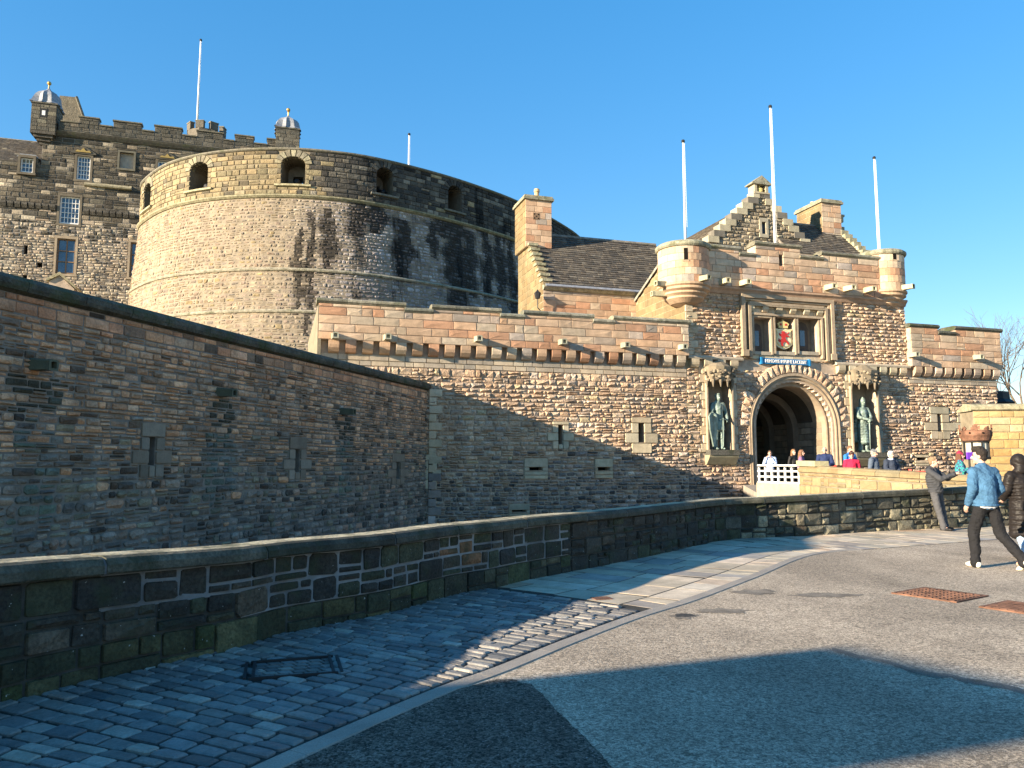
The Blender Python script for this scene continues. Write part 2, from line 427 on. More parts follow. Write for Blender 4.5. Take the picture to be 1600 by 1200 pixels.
TAN = palette([((.54, .38, .26), 4), ((.58, .43, .30), 4), ((.48, .33, .22), 3), ((.40, .31, .24), 2), ((.60, .47, .36), 2), ((.28, .21, .16), .7), ((.54, .42, .26), .5)], .10)
CREAM = palette([((.50, .42, .29), 4), ((.54, .44, .31), 3), ((.46, .37, .25), 2)])
CREAM_SUNDIM = SC(CREAM, .43, .39, .30); PINK = SC(PINK, .93)  # cream darkened for sun-facing sides, to offset the stronger light there
YEL = palette([((.37, .26, .115), 4), ((.40, .29, .14), 4), ((.33, .21, .085), 2), ((.39, .31, .175), 2)], .12)
# ================================================================== GROUND AND PAVEMENTS
base_px = [(0, 1105), (150, 1066), (262, 1040), (375, 1014), (450, 991), (596, 963), (700, 934), (775, 919), (835, 905),
           (1000, 873), (1127, 845), (1200, 840), (1272, 837), (1381, 830), (1521, 824), (1640, 819), (1800, 813)]
top_px = [(0, 876), (180, 869), (394, 855), (600, 841), (869, 816), (1000, 798), (1114, 786), (1184, 778), (1272, 773), (1447, 765), (1512, 760), (1700, 755)]
bp = [(-7.6, -6.0), (-5.9, -1.0), (-4.55, 2.4), (-3.85, 4.0)] + [atz(*p) for p in base_px]
par_path0 = Path(bp, smooth=True, step=.15)
tx = [p[0] for p in top_px]; ty = [p[1] for p in top_px]
hs = []
for x, y in par_path0.P:
    px, py, dep = proj((x, y, 0))
    px = max(0, min(1700, px)) if dep > 3 else 0
    if y < 5.05: hs.append(hs0 if False else None); continue
    yt = float(np.interp(px, tx, ty)); hs.append(min(1.02, max(.86, float(atY(px, yt, y)[2]))))
hf = next(h for h in hs if h is not None); hs = np.array([hf if h is None else h for h in hs])
for _ in range(30): hs[1:-1] = (hs[:-2]+hs[1:-1]+hs[2:])/3
PU = par_path0.U
def par_z(u, v): return v*float(np.interp(u, PU, hs)) if v > 0 else v
par = Path(bp, zmap=par_z, step=.15)
# moat floor / outer ground
mb = MB(); mb.add([(-500, -500, -3.2), (500, -500, -3.2), (500, 500, -3.2), (-500, 500, -3.2)], [(0, 1, 2, 3)])
struct('ground', mb, M['moat'])
# esplanade slab with the parapet as its edge
edge = [(x-n[0]*.2, y-n[1]*.2) for (x, y), n in zip(par.P[::3], par.N[::3])]
poly = [(-14, -70)] + [(-9, -8)] + edge + [(22.5, 25.5), (30, 28), (160, 60), (160, -70)]
mb = MB(); n = len(poly)
mb.add([(x, y, 0) for x, y in poly] + [(x, y, -3.3) for x, y in poly], [tuple(range(n-1, -1, -1)), tuple(range(n, 2*n))] + [((i+1) % n, i, n+i, n+(i+1) % n) for i in range(n)])
o = struct('esplanade_asphalt', mb, M['asphalt'])
# kerb line
kerb_px = [(330, 1260), (440, 1200), (600, 1127), (715, 1077), (790, 1050), (900, 1004), (1005, 964), (1088, 938), (1180, 903), (1272, 867), (1381, 857), (1521, 846), (1620, 839), (1800, 828)]
kp = [atz(*p) for p in kerb_px]
d0 = np.array(kp[0])-np.array(kp[1]); d0 /= np.linalg.norm(d0)
kp = [tuple(np.array(kp[0])+d0*3)] + kp
kerb = Path(kp, step=.15)                    # its normal points to the asphalt side
def flat(u, v, d=0.0):                        # v: metres from the kerb towards the parapet
    x = np.interp(u, kerb.U, kerb.P[:, 0]); y = np.interp(u, kerb.U, kerb.P[:, 1])
    nx = np.interp(u, kerb.U, kerb.N[:, 0]); ny = np.interp(u, kerb.U, kerb.N[:, 1])
    return np.array((x-nx*v, y-ny*v, .004+d))
def strip_to_parapet(u):                      # width of pavement at u
    p0 = flat(u, 0)[:2]; nrm = -np.array((np.interp(u, kerb.U, kerb.N[:, 0]), np.interp(u, kerb.U, kerb.N[:, 1])))
    best = 99
    Q = par.P - p0; t = Q@nrm; lat = np.abs(Q@np.array((nrm[1], -nrm[0])))
    k = np.argsort(lat)[:3]; return float(np.mean(t[k]))
mb = MB(); us = np.arange(0, kerb.L, .2)
for a, b in zip(us[:-1], us[1:]):
    wa, wb = strip_to_parapet(a)+.05, strip_to_parapet(b)+.05
    mb.add([flat(a, 0), flat(b, 0), flat(b, wb), flat(a, wa)], [(3, 2, 1, 0)] if False else [(0, 1, 2, 3)])
struct('pavement', mb, M['joint'])
# kerb concrete edging, laid in lengths
kr = thing('kerb_edging', 'narrow worn concrete kerb strip between the setts and the asphalt', 'kerb', (*kerb.P[len(kerb.P)//2], 0))
u = 0
while u < kerb.near(*atz(1290, 862)):
    L = .92; mb = MB(); N_ = 4
    for k in range(N_):
        a, b = u+L*k/N_+(.004 if k == 0 else 0), u+L*(k+1)/N_
        mb.add([flat(a, -.005, .005), flat(b, -.005, .005), flat(b, .125, .009), flat(a, .125, .009), flat(a, -.02, -.02), flat(b, -.02, -.02), flat(b, .135, -.02), flat(a, .135, -.02)],
               [(0, 1, 2, 3), (4, 5, 1, 0), (3, 2, 6, 7), (0, 3, 7, 4), (1, 5, 6, 2)])
    part('kerbstone', mb, M['concrete'], kr, at=flat(u, 0)); u += L
# setts
u_s_far_par = kerb.near(*atz(1000, 962))
rng = random.Random(3); sett_rows = []
sp = thing('sett_paving', 'blue grey stone setts laid in rows between the low wall and the kerb', 'paving', (*atz(450, 1080), 0))
b0 = np.array(atz(775, 921)); b1 = np.array(atz(1012, 957))
bn = np.array((b1[1]-b0[1], b0[0]-b1[0])); bn /= np.linalg.norm(bn)
def beyond(P):                                # True on the flagstone side of the joint
    s_ = np.dot(np.array(P[:2])-b0, bn); q = np.dot(np.array((0, 0))-b0, bn)
    return s_*q < 0
SET = palette([((.25, .235, .215), 4), ((.20, .19, .178), 3), ((.31, .285, .255), 2), ((.155, .15, .145), 2), ((.37, .33, .28), .6), ((.44, .39, .32), .3)], .18)
inset = [atz(392, 1040), atz(520, 1030), atz(528, 1056), atz(388, 1066)]
iq = [np.array(p) for p in inset]
def inq(c):
    for k in range(4):
        a_, b_ = iq[k], iq[(k+1) % 4]
        if (b_[0]-a_[0])*(c[1]-a_[1])-(b_[1]-a_[1])*(c[0]-a_[0]) > 0: return False
    return True
specs = []; u = 0; row = 0
while u < u_s_far_par+3.2:
    h = rng.uniform(.10, .122); W = strip_to_parapet(u)+.06; v = .15+rng.uniform(-.03, .0); v2 = .15
    while v2 < W:
        w = rng.uniform(.18, .27)
        c = flat(u+h/2, v2+w/2)
        if not beyond(c) and (u > 0) and not inq(c): specs.append((u, u+h, v2, v2+w, c))
        v2 += w
    u += h
sc = []
for s_ in specs:
    x, y, dep = proj(s_[4]); sc.append(-FPX*.22/dep if (dep > .3 and -30 < x < 1600 and 0 < y < 1215) else 0)
order = sorted(range(len(specs)), key=lambda i: sc[i]); topn = set(order[:295]); rest = MB()
for i, (a, b, c, d, ctr) in enumerate(specs):
    g = .0105; k = rng.uniform(.006, .016); hh = .016+rng.uniform(-.005, .006)
    P = [(a+g+k, c+g), (b-g-k, c+g), (b-g, c+g+k), (b-g, d-g-k), (b-g-k, d-g), (a+g+k, d-g), (a+g, d-g-k), (a+g, c+g+k)]
    P = [(p+rng.uniform(-.005, .005), q+rng.uniform(-.006, .006)) for p, q in P]
    n_ = 8; cu, cv = (a+b)/2, (c+d)/2; V = [flat(p, q, -.03) for p, q in P]; tl = rng.uniform(-.004, .004)
    V += [flat(p, q, hh-.006+tl*(1 if p > cu else -1)) for p, q in P]
    V += [flat(cu+(p-cu)*.76, cv+(q-cv)*.86, hh+.002+tl*(1 if p > cu else -1)) for p, q in P]
    V.append(flat(cu, cv, hh+.003))
    F = [(j, (j+1) % 8, 8+(j+1) % 8, 8+j) for j in range(8)] + [(8+j, 8+(j+1) % 8, 16+(j+1) % 8, 16+j) for j in range(8)] + [(16+j, 16+(j+1) % 8, 24) for j in range(8)]
    tone = tuple(q*.78 for q in SET(a, c, rng))
    if i in topn:
        mb = MB(); mb.add(V, F, tone); part('sett', mb, M['sett'], sp, at=ctr)
    else: rest.add(V, F, tone)
part('sett_field', rest, M['sett'], sp, stuff=True)
# flagstones beyond the setts
fp = thing('flagstone_paving', 'large pale stone flags laid irregularly at the foot of the low wall', 'paving', (*atz(1000, 920), 0))
FL = palette([((.46, .39, .29), 4), ((.53, .44, .33), 3), ((.32, .28, .24), 2.5), ((.54, .43, .32), 2), ((.46, .33, .23), 1)], .14)
u = kerb.near(*b1)-3.4
while u < kerb.L-.5:
    h = rng.uniform(.45, .85); W = strip_to_parapet(u+h/2)+.04; v2 = .0
    wd0 = .0
    while v2 < W-.02:
        w = rng.uniform(.5, 1.05) if v2 > 0 else .55
        if W-(v2+w) < .25: w = W-v2
        sk = rng.uniform(-.07, .07); g = .013
        q = [(u+g+sk, v2+g), (u+h-g+rng.uniform(-.05, .05), v2+g), (u+h-g, v2+w-g), (u+g, v2+w-g)]
        c = flat(u+h/2, v2+w/2)
        if beyond(c):
            halves = [q]
            if rng.random() < .3:
                mid = ((q[0][0]+q[1][0])/2+rng.uniform(-.1, .1)); md2 = ((q[2][0]+q[3][0])/2+rng.uniform(-.1, .1))
                halves = [[q[0], (mid-g, v2+g), (md2-g, v2+w-g), q[3]], [(mid+g, v2+g), q[1], q[2], (md2+g, v2+w-g)]]
            for hq in halves:
                hz = rng.uniform(.0015, .004); mb = MB(); mb.add([flat(a_, b_, -.0005) for a_, b_ in hq]+[flat(a_, b_, hz) for a_, b_ in hq], [(4, 5, 6, 7), (0, 1, 5, 4), (1, 2, 6, 5), (2, 3, 7, 6), (3, 0, 4, 7)], FL(u, v2, rng))
                part('flagstone', mb, M['flag'], fp, at=flat(*hq[0]))
        v2 += w
    u += h
# patch of newer tarmac
def gpoly(name, pts, z, m, label=None, cat=None):
    P = [atz(*p, z) if False else atz(*p) for p in pts]; mb = MB(); mb.add([(x, y, z) for x, y in P], [tuple(range(len(P)))])
    return mb
pp = [(445, 1200), (600, 1128), (715, 1078), (775, 1062), (800, 1062), (830, 1070), (855, 1095), (900, 1140), (975, 1215), (1000, 1240), (360, 1240)]
rr3 = random.Random(9); pj = []
for i_ in range(len(pp)):
    a_, b_ = pp[i_], pp[(i_+1) % len(pp)]; n_ = max(1, int(math.hypot(b_[0]-a_[0], b_[1]-a_[1])/7)) if b_[1] < 1220 else 1
    for k_ in range(n_):
        t_ = k_/n_; j_ = .9 if i_ > 3 else .25
        pj.append((a_[0]+(b_[0]-a_[0])*t_+rr3.gauss(0, j_*1.6), a_[1]+(b_[1]-a_[1])*t_+rr3.gauss(0, j_*.7)))
mb = gpoly('p', pj[::-1], .004, M['patch']); struct('asphalt_patch', mb, M['patch'])
pq = [(1290, 1012), (1310, 1011), (1420, 1047), (1500, 1075), (1610, 1098), (1610, 1086), (1500, 1062), (1400, 1035)]
STN = mat('oil_stained_asphalt', (.19, .165, .135), var=.4, scale=5, rough=.9, bump=1, bscale=75, bdist=.016, fine=.55)
def stain(px, py, rx, ry, seed):
    r_ = random.Random(seed); P = []
    for k in range(22):
        a = 2*math.pi*k/22; q = r_.uniform(.6, 1.1); P.append((px+rx*q*math.cos(a), py-ry*q*math.sin(a)))
    mb = gpoly('s', P, .003, STN); struct('asphalt_stain', mb, STN)
stain(1068, 963, 26, 5, 1)
stain(1180, 925, 40, 5, 3); stain(1290, 930, 60, 4, 6); stain(1130, 955, 50, 5, 8)
P3 = [(1068+17*math.cos(a)*random.Random(int(a*9)).uniform(.7, 1.2), 962-3.2*math.sin(a)*random.Random(int(a*7)).uniform(.6, 1.2)) for a in [2*math.pi*k/18 for k in range(18)]]
DK = mat('wet_stain', (.05, .045, .038), rough=.6, bump=.8, bscale=60, bdist=.01)
mb = gpoly('s', P3, .005, DK); struct('wet_stain', mb, DK)
# iron covers
def cover(cx, cy, label, w=1.0, l=.75, ang=0, c=None):
    x, y = atz(cx, cy) if c is None else c; t = thing('manhole_cover', label, 'manhole cover', (x, y, .004))
    pl = Plane((x, y, .004), (math.cos(ang), math.sin(ang)), (-math.sin(ang), math.cos(ang), 0))
    mb = MB(); mb.box(pl, -w/2, w/2, -l/2, l/2, 0, .006); part('plate', mb, M['rust'], t)
    f = MB()
    for a, b, c, d in ((-w/2-.04, w/2+.04, -l/2-.04, -l/2-.005), (-w/2-.04, w/2+.04, l/2+.005, l/2+.04), (-w/2-.04, -w/2-.005, -l/2-.003, l/2+.003), (w/2+.005, w/2+.04, -l/2-.003, l/2+.003)):
        f.box(pl, a, b, c, d, -.002, .013)
    part('frame', f, M['rust'], t); s = MB(); nx = 8; ny = 8
    for i in range(nx):
        for j in range(ny):
            u = -w/2+w*(i+.5)/nx; v = -l/2+l*(j+.5)/ny; s.box(pl, u-.034, u+.034, v-.03, v+.03, .004, .016)
    part('raised_studs', s, M['rust'], t, stuff=True)
cpt = [np.array(atz(*p)) for p in ((1407, 928), (1464, 922), (1532, 931), (1469, 938.5))]
cang = math.atan2(*(cpt[2]-cpt[1])[::-1]); cwid = float(np.linalg.norm(cpt[2]-cpt[1])); clen = float(np.linalg.norm(cpt[1]-cpt[0]))
cover(1468, 930, 'rusty orange square manhole cover set whole in the sunlit asphalt', .70, .70, cang)
cover(1598, 953, 'rusty orange manhole cover cut by the right edge of the picture', .62, .62, cang, tuple((np.array(atz(1552, 951))+np.array(atz(1660, 953)))/2))
x, y = atz(940, 936); pl = Plane((x, y, .013), (1, .3), (-.3, 1, 0)); mb = MB(); mb.box(pl, -.11, .11, -.09, .09, -.015, .0)
single('access_lid', mb, M['rust'], 'small brownish metal lid let into the shaded flagstones', 'access cover', (x, y, .01))
# inset tray frame in the setts
def quadp(s, t_): return (iq[0]*(1-s)+iq[1]*s)*(1-t_)+(iq[3]*(1-s)+iq[2]*s)*t_
def traysurf(s, t_, d=0.0):
    p = quadp(s, t_); return np.array((p[0], p[1], .012+d))
t = thing('inset_cover_frame', 'dark iron rectangle framing a tray of setts in the shaded paving', 'access cover', (*inset[0], .02)); 
for (a, b) in ((0, 1), (1, 2), (2, 3), (3, 0)):
    A, B = np.array((*inset[a], .034)), np.array((*inset[b], .034)); dd_ = (B-A)/np.linalg.norm(B-A); nn = np.array((-dd_[1], dd_[0], 0))*.011
    for off in ((0,) if a % 2 == 0 else (-.03, .03)):
        o3 = dd_*0+np.array((-dd_[1], dd_[0], 0))*off; mb = MB(); zt = np.array((0, 0, .008))
        c = [A-nn+o3, B-nn+o3, B+nn+o3, A+nn+o3]
        mb.add([p-zt*4 for p in c]+[p for p in c], [(4, 5, 6, 7), (0, 1, 5, 4), (1, 2, 6, 5), (2, 3, 7, 6), (3, 0, 4, 7)]); part('bar', mb, M['iron'], t)

mb = MB(); mb.box(traysurf, .02, .98, .02, .98, -.012, -.004); part('tray', mb, M['joint'], t)
nr, nc = 5, 6
for j in range(nr):
    for i in range(-2, nc+2):
        s0 = (i+(j % 2)*.5)/nc; lo = lambda tt: s0+(tt-.5)*.5-.0
        t0, t1 = .03+.94*j/nr+.02, .03+.94*(j+1)/nr-.02
        q = [(s0+(t0-.5)*.35+.012, t0), (s0+1/nc+(t0-.5)*.35-.012, t0), (s0+1/nc+(t1-.5)*.35-.012, t1), (s0+(t1-.5)*.35+.012, t1)]
        q = [(min(.975, max(.025, a)), b) for a, b in q]
        if max(p[0] for p in q)-min(p[0] for p in q) < .05: continue
        mb = MB(); q = q[::-1]
        mb.add([traysurf(a, b, -.01) for a, b in q]+[traysurf(a+(.5-a)*.02, b, .006) for a, b in q], [(4, 5, 6, 7), (0, 1, 5, 4), (1, 2, 6, 5), (2, 3, 7, 6), (3, 0, 4, 7)], tuple(x*.62 for x in SET(0, 0, rng)))
        part('sett', mb, M['sett'], t, at=traysurf(*q[0]))
rr2 = random.Random(4); P2 = []
for k in range(16):
    s_ = k/15; P2.append((1300+310*s_, 1013+66*s_**.9+rr2.uniform(-2, 3)))
Q2 = [(x, y+3+5*(i/15)+rr2.uniform(-2, 3)) for i, (x, y) in enumerate(P2)]
mb = gpoly('s', (P2+Q2[::-1]), .003, STN); mb.f = [tuple(reversed(mb.f[0]))]; struct('asphalt_stain', mb, STN)
# ================================================================== LOW PARAPET WALL
pw = thing('parapet_wall', 'low curving dark stone wall with pale pointing along the pavement edge', 'wall', (*par(par.near(*atz(700, 934)), 0)[:2], 0))
u_c1 = par.near(*atz(775, 919)); u_corner = par.near(*atz(1140, 845))
u_p0 = par.near(*atz(330, 1026))
core('core', pw, par, 0, par.L, -3.2, .86, .40, [], M['mortar_black'], front=-.022, du=.3)
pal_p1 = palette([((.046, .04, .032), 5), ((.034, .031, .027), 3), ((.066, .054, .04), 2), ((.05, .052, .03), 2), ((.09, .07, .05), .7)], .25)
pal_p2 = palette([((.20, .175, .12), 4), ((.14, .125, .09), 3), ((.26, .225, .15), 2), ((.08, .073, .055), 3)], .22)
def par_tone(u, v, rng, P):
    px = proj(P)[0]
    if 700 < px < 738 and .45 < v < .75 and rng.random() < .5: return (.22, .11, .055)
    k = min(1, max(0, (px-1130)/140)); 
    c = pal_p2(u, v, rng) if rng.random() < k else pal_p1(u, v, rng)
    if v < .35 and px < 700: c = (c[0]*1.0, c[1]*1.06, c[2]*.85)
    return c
u_mid = par.near(*atz(900, 894))
# pale pointing bed, thick between stones in the middle stretch
mb = MB()
u_q = par.near(*atz(340, 1023))
mb_u = np.arange(par.near(*atz(150, 1066)), par.near(*atz(900, 894)), .25)
for a, b in zip(mb_u[:-1], mb_u[1:]):
    lo = .30 if a > u_q else .55; mb.add([par(a, lo, -.012), par(b, lo, -.012), par(b, .86, -.012), par(a, .86, -.012)], [(0, 1, 2, 3)])
part('pointing', mb, M['mortar_pale'], pw)
masonry(pw, par, 0, u_mid, -.04, .30, (.33, .34), (.24, .48), sneck=True, gap=.010, prot=.0, pvar=.012, rough=.012, tonef=SC(par_tone, 1.05, 1.12, .9), m=M['dark'], singles=60, seed=3, cr=.05, bev=.01, jit=.02)
masonry(pw, par, 0, u_p0, .30, .85, (.27, .28), (.24, .45), sneck=True, gap=.012, prot=.0, pvar=.012, rough=.02, tonef=par_tone, m=M['dark'], singles=80, seed=4, cr=.07, bev=.012, jit=.025)
masonry(pw, par, u_p0, u_mid, .30, .85, (.27, .28), (.2, .44), sneck=True, gap=.017, prot=.0, pvar=.01, rough=.016, tonef=par_tone, m=M['dark'], singles=110, seed=9, cr=.09, bev=.01, jit=.04)
masonry(pw, par, u_mid, par.L, -.04, .85, (.25, .34), (.2, .48), sneck=True, gap=.014, prot=.0, pvar=.016, rough=.03, tonef=par_tone, m=M['dark'], singles=100, seed=12, cr=.09, bev=.014, jit=.03)
prof = [(.06, .855), (.075, .87), (.075, .935), (.045, .985), (-.02, 1.0), (-.26, 1.004), (-.45, .97), (-.45, .86)]
u = 0; k = 0
COP = palette([((.085, .078, .055), 3), ((.06, .057, .043), 2), ((.11, .098, .07), 1)], .2)
while u < par.L-.1:
    L = rng.uniform(1.1, 1.7); b = min(par.L, u+L); mb = MB(); dz = rng.uniform(-.004, .004)
    mj = MB(); mj.sweep(par, b-.03, b+.03, [(d-.008 if d > -.2 else d+.01, v-.006) for d, v in prof], n=1); part('coping_joint', mj, M['mortar_pale'], pw, at=par(b, .9))
    mb.sweep(par, u+.010, b-.010, [(d+dz, v+dz) for d, v in prof][::-1] if False else [(d+dz, v+dz) for d, v in prof], n=6, tone=COP(u, 1, rng))
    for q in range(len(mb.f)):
        if q < 48 and q % 8 in (4, 5): mb.t[q] = (.42, .37, .25)  # weathered top faces, toned paler so they read as a sunlit strip
    part('coping_stone', mb, M['parcope'], pw, at=par(u, .9)); u = b

# ================================================================== FRONT WALL PLANE
F = Plane((0, 29.3, 0), (3.27, 1))
_u0 = F.hit(500, 560)[0]; F = Plane(F(_u0, 0), (3.27, 1))
zF = lambda px, py, d=0: F.hit(px, py, d)[1]
uF = lambda px, py, d=0: F.hit(px, py, d)[0]
u668 = uF(668, 620); u1072 = uF(1072, 560); u1414 = uF(1415, 520); u1555 = uF(1555, 570)
Jx, Jy = F(u668, 0)[:2]
def slotted(sf, rects): return [sf.rect(*r) for r in rects]
def surround(parent, sf, cx, cy, w, h, arms=True, pal=CREAM, m='ashlar', hole=None, d=.03, seed=0):
    """dressed stones set round a loophole; returns holes to leave in the masonry"""
    rng = random.Random(seed+int(cx)); H = []
    u0, u1, z0, z1 = sf.rect(cx-w/2, cy-h/2, cx+w/2, cy+h/2); hu0, hu1, hz0, hz1 = sf.rect(*hole)
    blocks = [(u0, u1, hz1, z1)]
    nb = 3; zz = [z0 + (hz1-z0)*k/nb for k in range(nb+1)]
    for k in range(nb):
        e = (u1-u0)*.32 if (arms and k == 1) else 0
        lo = max(zz[k], hz0)
        if zz[k+1] <= hz0+.02: blocks.append((u0-e, u1+e, zz[k], zz[k+1])); continue
        blocks += [(u0-e, hu0, zz[k], zz[k+1]), (hu1, u1+e, zz[k], zz[k+1])]
        if zz[k] < hz0-.01: blocks.append((hu0, hu1, zz[k], hz0))
    for a, b, c, e in blocks:
        mb = MB(); g = .006; mb.stone(sf, octo(a+g, b-g, c+g, e-g, .05, .005, rng), d, .012, 0, pal(a, c, rng), -.25, rng=rng)
        part('surround_stone', mb, M[m], parent, at=sf((a+b)/2, (c+e)/2)); H.append((a, b, c, e))
    bk = MB(); bk.box(sf, hu0-.01, hu1+.01, hz0-.01, hz1+.01, -.5, -.42); part('slot_recess', bk, M['black'], parent)
    return H+[(hu0, hu1, hz0, hz1)], (hu0, hu1, hz0, hz1)

# ================================================================== LEFT FLANK WALL
wl = np.array((.283, .959)); wl /= np.linalg.norm(wl)
LLEN = 24.0
L = Plane((Jx-wl[0]*LLEN, Jy-wl[1]*LLEN, 0), wl)
zt_L = L.hit(330, 529)[1]
lw = thing('flank_wall', 'tall shaded rubble wall on the left with a dark mossy sloping coping', 'wall', L(LLEN/2, 0))
H = []; HC = []
for (cx, cy, w, h, hole) in ((238, 703, 38, 86, (233, 683, 243, 727)), (465, 716, 27, 66, (461, 702, 469, 738)), (622, 733, 20, 48, (619, 722, 625, 748))):
    a, b = surround(lw, L, cx, cy, w, h, True, palette([((.25, .21, .16), 3), ((.21, .18, .14), 2)]), 'ashlar', hole, .02); H += a; HC.append(b)
core('core', lw, L, 0, LLEN, -3.2, zt_L, .9, HC, M['mortar_dark'])
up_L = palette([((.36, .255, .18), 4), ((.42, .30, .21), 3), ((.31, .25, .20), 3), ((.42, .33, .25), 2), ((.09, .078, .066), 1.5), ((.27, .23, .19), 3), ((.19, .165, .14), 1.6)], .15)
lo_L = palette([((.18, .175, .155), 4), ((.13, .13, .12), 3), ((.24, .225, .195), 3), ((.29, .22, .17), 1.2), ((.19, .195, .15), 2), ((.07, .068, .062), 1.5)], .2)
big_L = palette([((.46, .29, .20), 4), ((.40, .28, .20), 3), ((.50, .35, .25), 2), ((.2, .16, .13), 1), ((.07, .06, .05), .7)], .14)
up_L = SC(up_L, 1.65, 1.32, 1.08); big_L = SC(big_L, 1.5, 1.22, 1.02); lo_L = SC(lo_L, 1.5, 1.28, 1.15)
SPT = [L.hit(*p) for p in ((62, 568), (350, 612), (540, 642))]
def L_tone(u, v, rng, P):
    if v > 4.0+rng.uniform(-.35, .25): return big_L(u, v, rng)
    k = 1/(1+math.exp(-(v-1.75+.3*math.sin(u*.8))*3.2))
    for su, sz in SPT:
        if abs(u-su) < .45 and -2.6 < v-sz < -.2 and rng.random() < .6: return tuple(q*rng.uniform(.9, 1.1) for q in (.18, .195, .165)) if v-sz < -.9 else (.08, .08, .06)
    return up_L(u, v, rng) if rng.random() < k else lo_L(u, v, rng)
M['Lwall'] = mat('weathered_rubble', tone=True, var=.38, scale=2.2, bump=.9, bscale=16, bdist=.05, fine=.2, stain=.25, sscale=(1.1, 1.1, .3), moss=(.09, .11, .09), moss_amt=.12)
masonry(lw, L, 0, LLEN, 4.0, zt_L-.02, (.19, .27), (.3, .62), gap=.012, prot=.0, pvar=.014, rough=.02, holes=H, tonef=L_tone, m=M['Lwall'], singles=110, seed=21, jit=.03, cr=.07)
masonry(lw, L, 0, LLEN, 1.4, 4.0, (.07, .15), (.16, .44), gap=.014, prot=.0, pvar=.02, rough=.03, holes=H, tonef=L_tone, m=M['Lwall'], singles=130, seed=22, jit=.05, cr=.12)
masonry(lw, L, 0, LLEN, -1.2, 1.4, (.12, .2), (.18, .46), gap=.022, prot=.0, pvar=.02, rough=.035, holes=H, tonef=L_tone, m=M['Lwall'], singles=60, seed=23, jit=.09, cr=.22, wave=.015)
u = 0
while u < LLEN-.05:
    b = min(LLEN+.05, u+rng.uniform(.9, 1.3)); mb = MB(); j = rng.uniform(-.012, .012)
    mb.sweep(L, u+.006, b-.006, [(.0, zt_L-.015), (.10, zt_L+.02+j), (.13, zt_L+.09), (.13, zt_L+.17+j), (.06, zt_L+.25), (-.25, zt_L+.29+j), (-.95, zt_L+.25), (-.95, zt_L-.01)], n=2)
    part('coping_stone', mb, M['mosscope'], lw, at=L(u, zt_L)); u = b
def spout(parent, sf, px, py, ln=.45, w=.13, d0=0.0, m='ashlar', tone=(.34, .33, .25), hollow=True, name='water_spout'):
    u, z = sf.hit(px, py, d0+ln*.6); w *= 1.0
    mb = MB()
    def ring(d, s, dz): return [sf(u-w*s, z-w*s+dz, d), sf(u+w*s, z-w*s+dz, d), sf(u+w*s*1.0, z+w*s*.7+dz, d), sf(u+w*s*.5, z+w*s+dz, d), sf(u-w*s*.5, z+w*s+dz, d), sf(u-w*s, z+w*s*.7+dz, d)]
    rr = [ring(d0-.1, 1.05, 0), ring(d0+ln*.75, .85, -.02), ring(d0+ln, .92, -.03), ring(d0+ln, .55, -.03), ring(d0+ln-.1, .5, -.03)]
    V = [p for r_ in rr for p in r_]; Fc = [(k*6+i, k*6+(i+1) % 6, (k+1)*6+(i+1) % 6, (k+1)*6+i) for k in range(4) for i in range(6)] + [tuple(24+i for i in range(6))]
    mb.add(V, Fc, tone); return part(name, mb, M[m], parent, at=sf(u, z, d0))
for px, py in ((72, 568), (357, 612), (546, 642)): spout(lw, L, px, py, .42, .1, tone=(.10, .11, .075))

# ================================================================== CURTAIN WALL (front, left of the gatehouse)
d_out = .28
cw = thing('curtain_wall', 'long sunlit rubble wall with corbelled pink ashlar parapet left of the gatehouse', 'wall', F(u1072/2, 0))
zc_b, zc_t = zF(800, 563), zF(800, 543, d_out)               # corbel row
# the coping line and merlons
z_hi, z_lo = zF(720, 479, d_out), zF(800, 492, d_out)
H = []; HC = []
sl = [(875.5, 680, 22, 40, (872, 664, 879, 694)), (1001.5, 680, 27, 52, (997, 661, 1006, 691)), (672, 737, 18, 50, (669, 719, 675, 757))]
for cx, cy, w, h, hole in sl:
    a, b = surround(cw, F, cx, cy, w*1.15, h*1.08, True, CREAM, 'ashlar', hole, .07); H += a; HC.append(b)
for cx, cy, w, h, hole in ((837, 732, 34, 30, (827, 730, 847, 735)), (943, 732, 26, 28, (934, 730, 952, 735)), (811, 799, 30, 22, (800, 797, 822, 800)), (585, 798, 20, 18, (578, 797, 592, 800)), (811, 818, 20, 20, (808, 806, 814, 826)), (585, 818, 16, 20, (582.5, 806, 587, 828))):
    a, b = surround(cw, F, cx, cy, w*1.1, h*1.1, False, CREAM, 'ashlar', hole, .06, seed=2); H += a; HC.append(b)
# scattered putlog / dark holes
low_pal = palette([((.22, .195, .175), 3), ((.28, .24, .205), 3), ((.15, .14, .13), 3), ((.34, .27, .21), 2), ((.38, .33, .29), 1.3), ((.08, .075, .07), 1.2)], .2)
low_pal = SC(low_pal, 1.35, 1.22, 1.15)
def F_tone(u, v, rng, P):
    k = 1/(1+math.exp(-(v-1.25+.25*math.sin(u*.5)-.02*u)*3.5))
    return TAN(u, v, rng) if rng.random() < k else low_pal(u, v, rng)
core('core', cw, F, 0, u1072, -3.2, zc_t, 1.0, HC, M['mortar'])
band = palette([((.46, .38, .28), 4), ((.41, .34, .26), 3), ((.36, .31, .25), 2)], .1)
masonry(cw, F, 0, u1072, zc_b-.42, zc_b, (.19, .23), (.35, .8), gap=.01, prot=.03, pvar=.004, rough=.0, tonef=band, m=M['ashlar'], singles=50, seed=31, cr=.06, jit=.01)
masonry(cw, F, 0, u1072, 1.6, zc_b-.42, (.13, .24), (.2, .55), gap=.013, prot=.015, pvar=.022, rough=.06, holes=H, tonef=F_tone, m=M['rubble'], singles=180, seed=32, cr=.14, jit=.06)
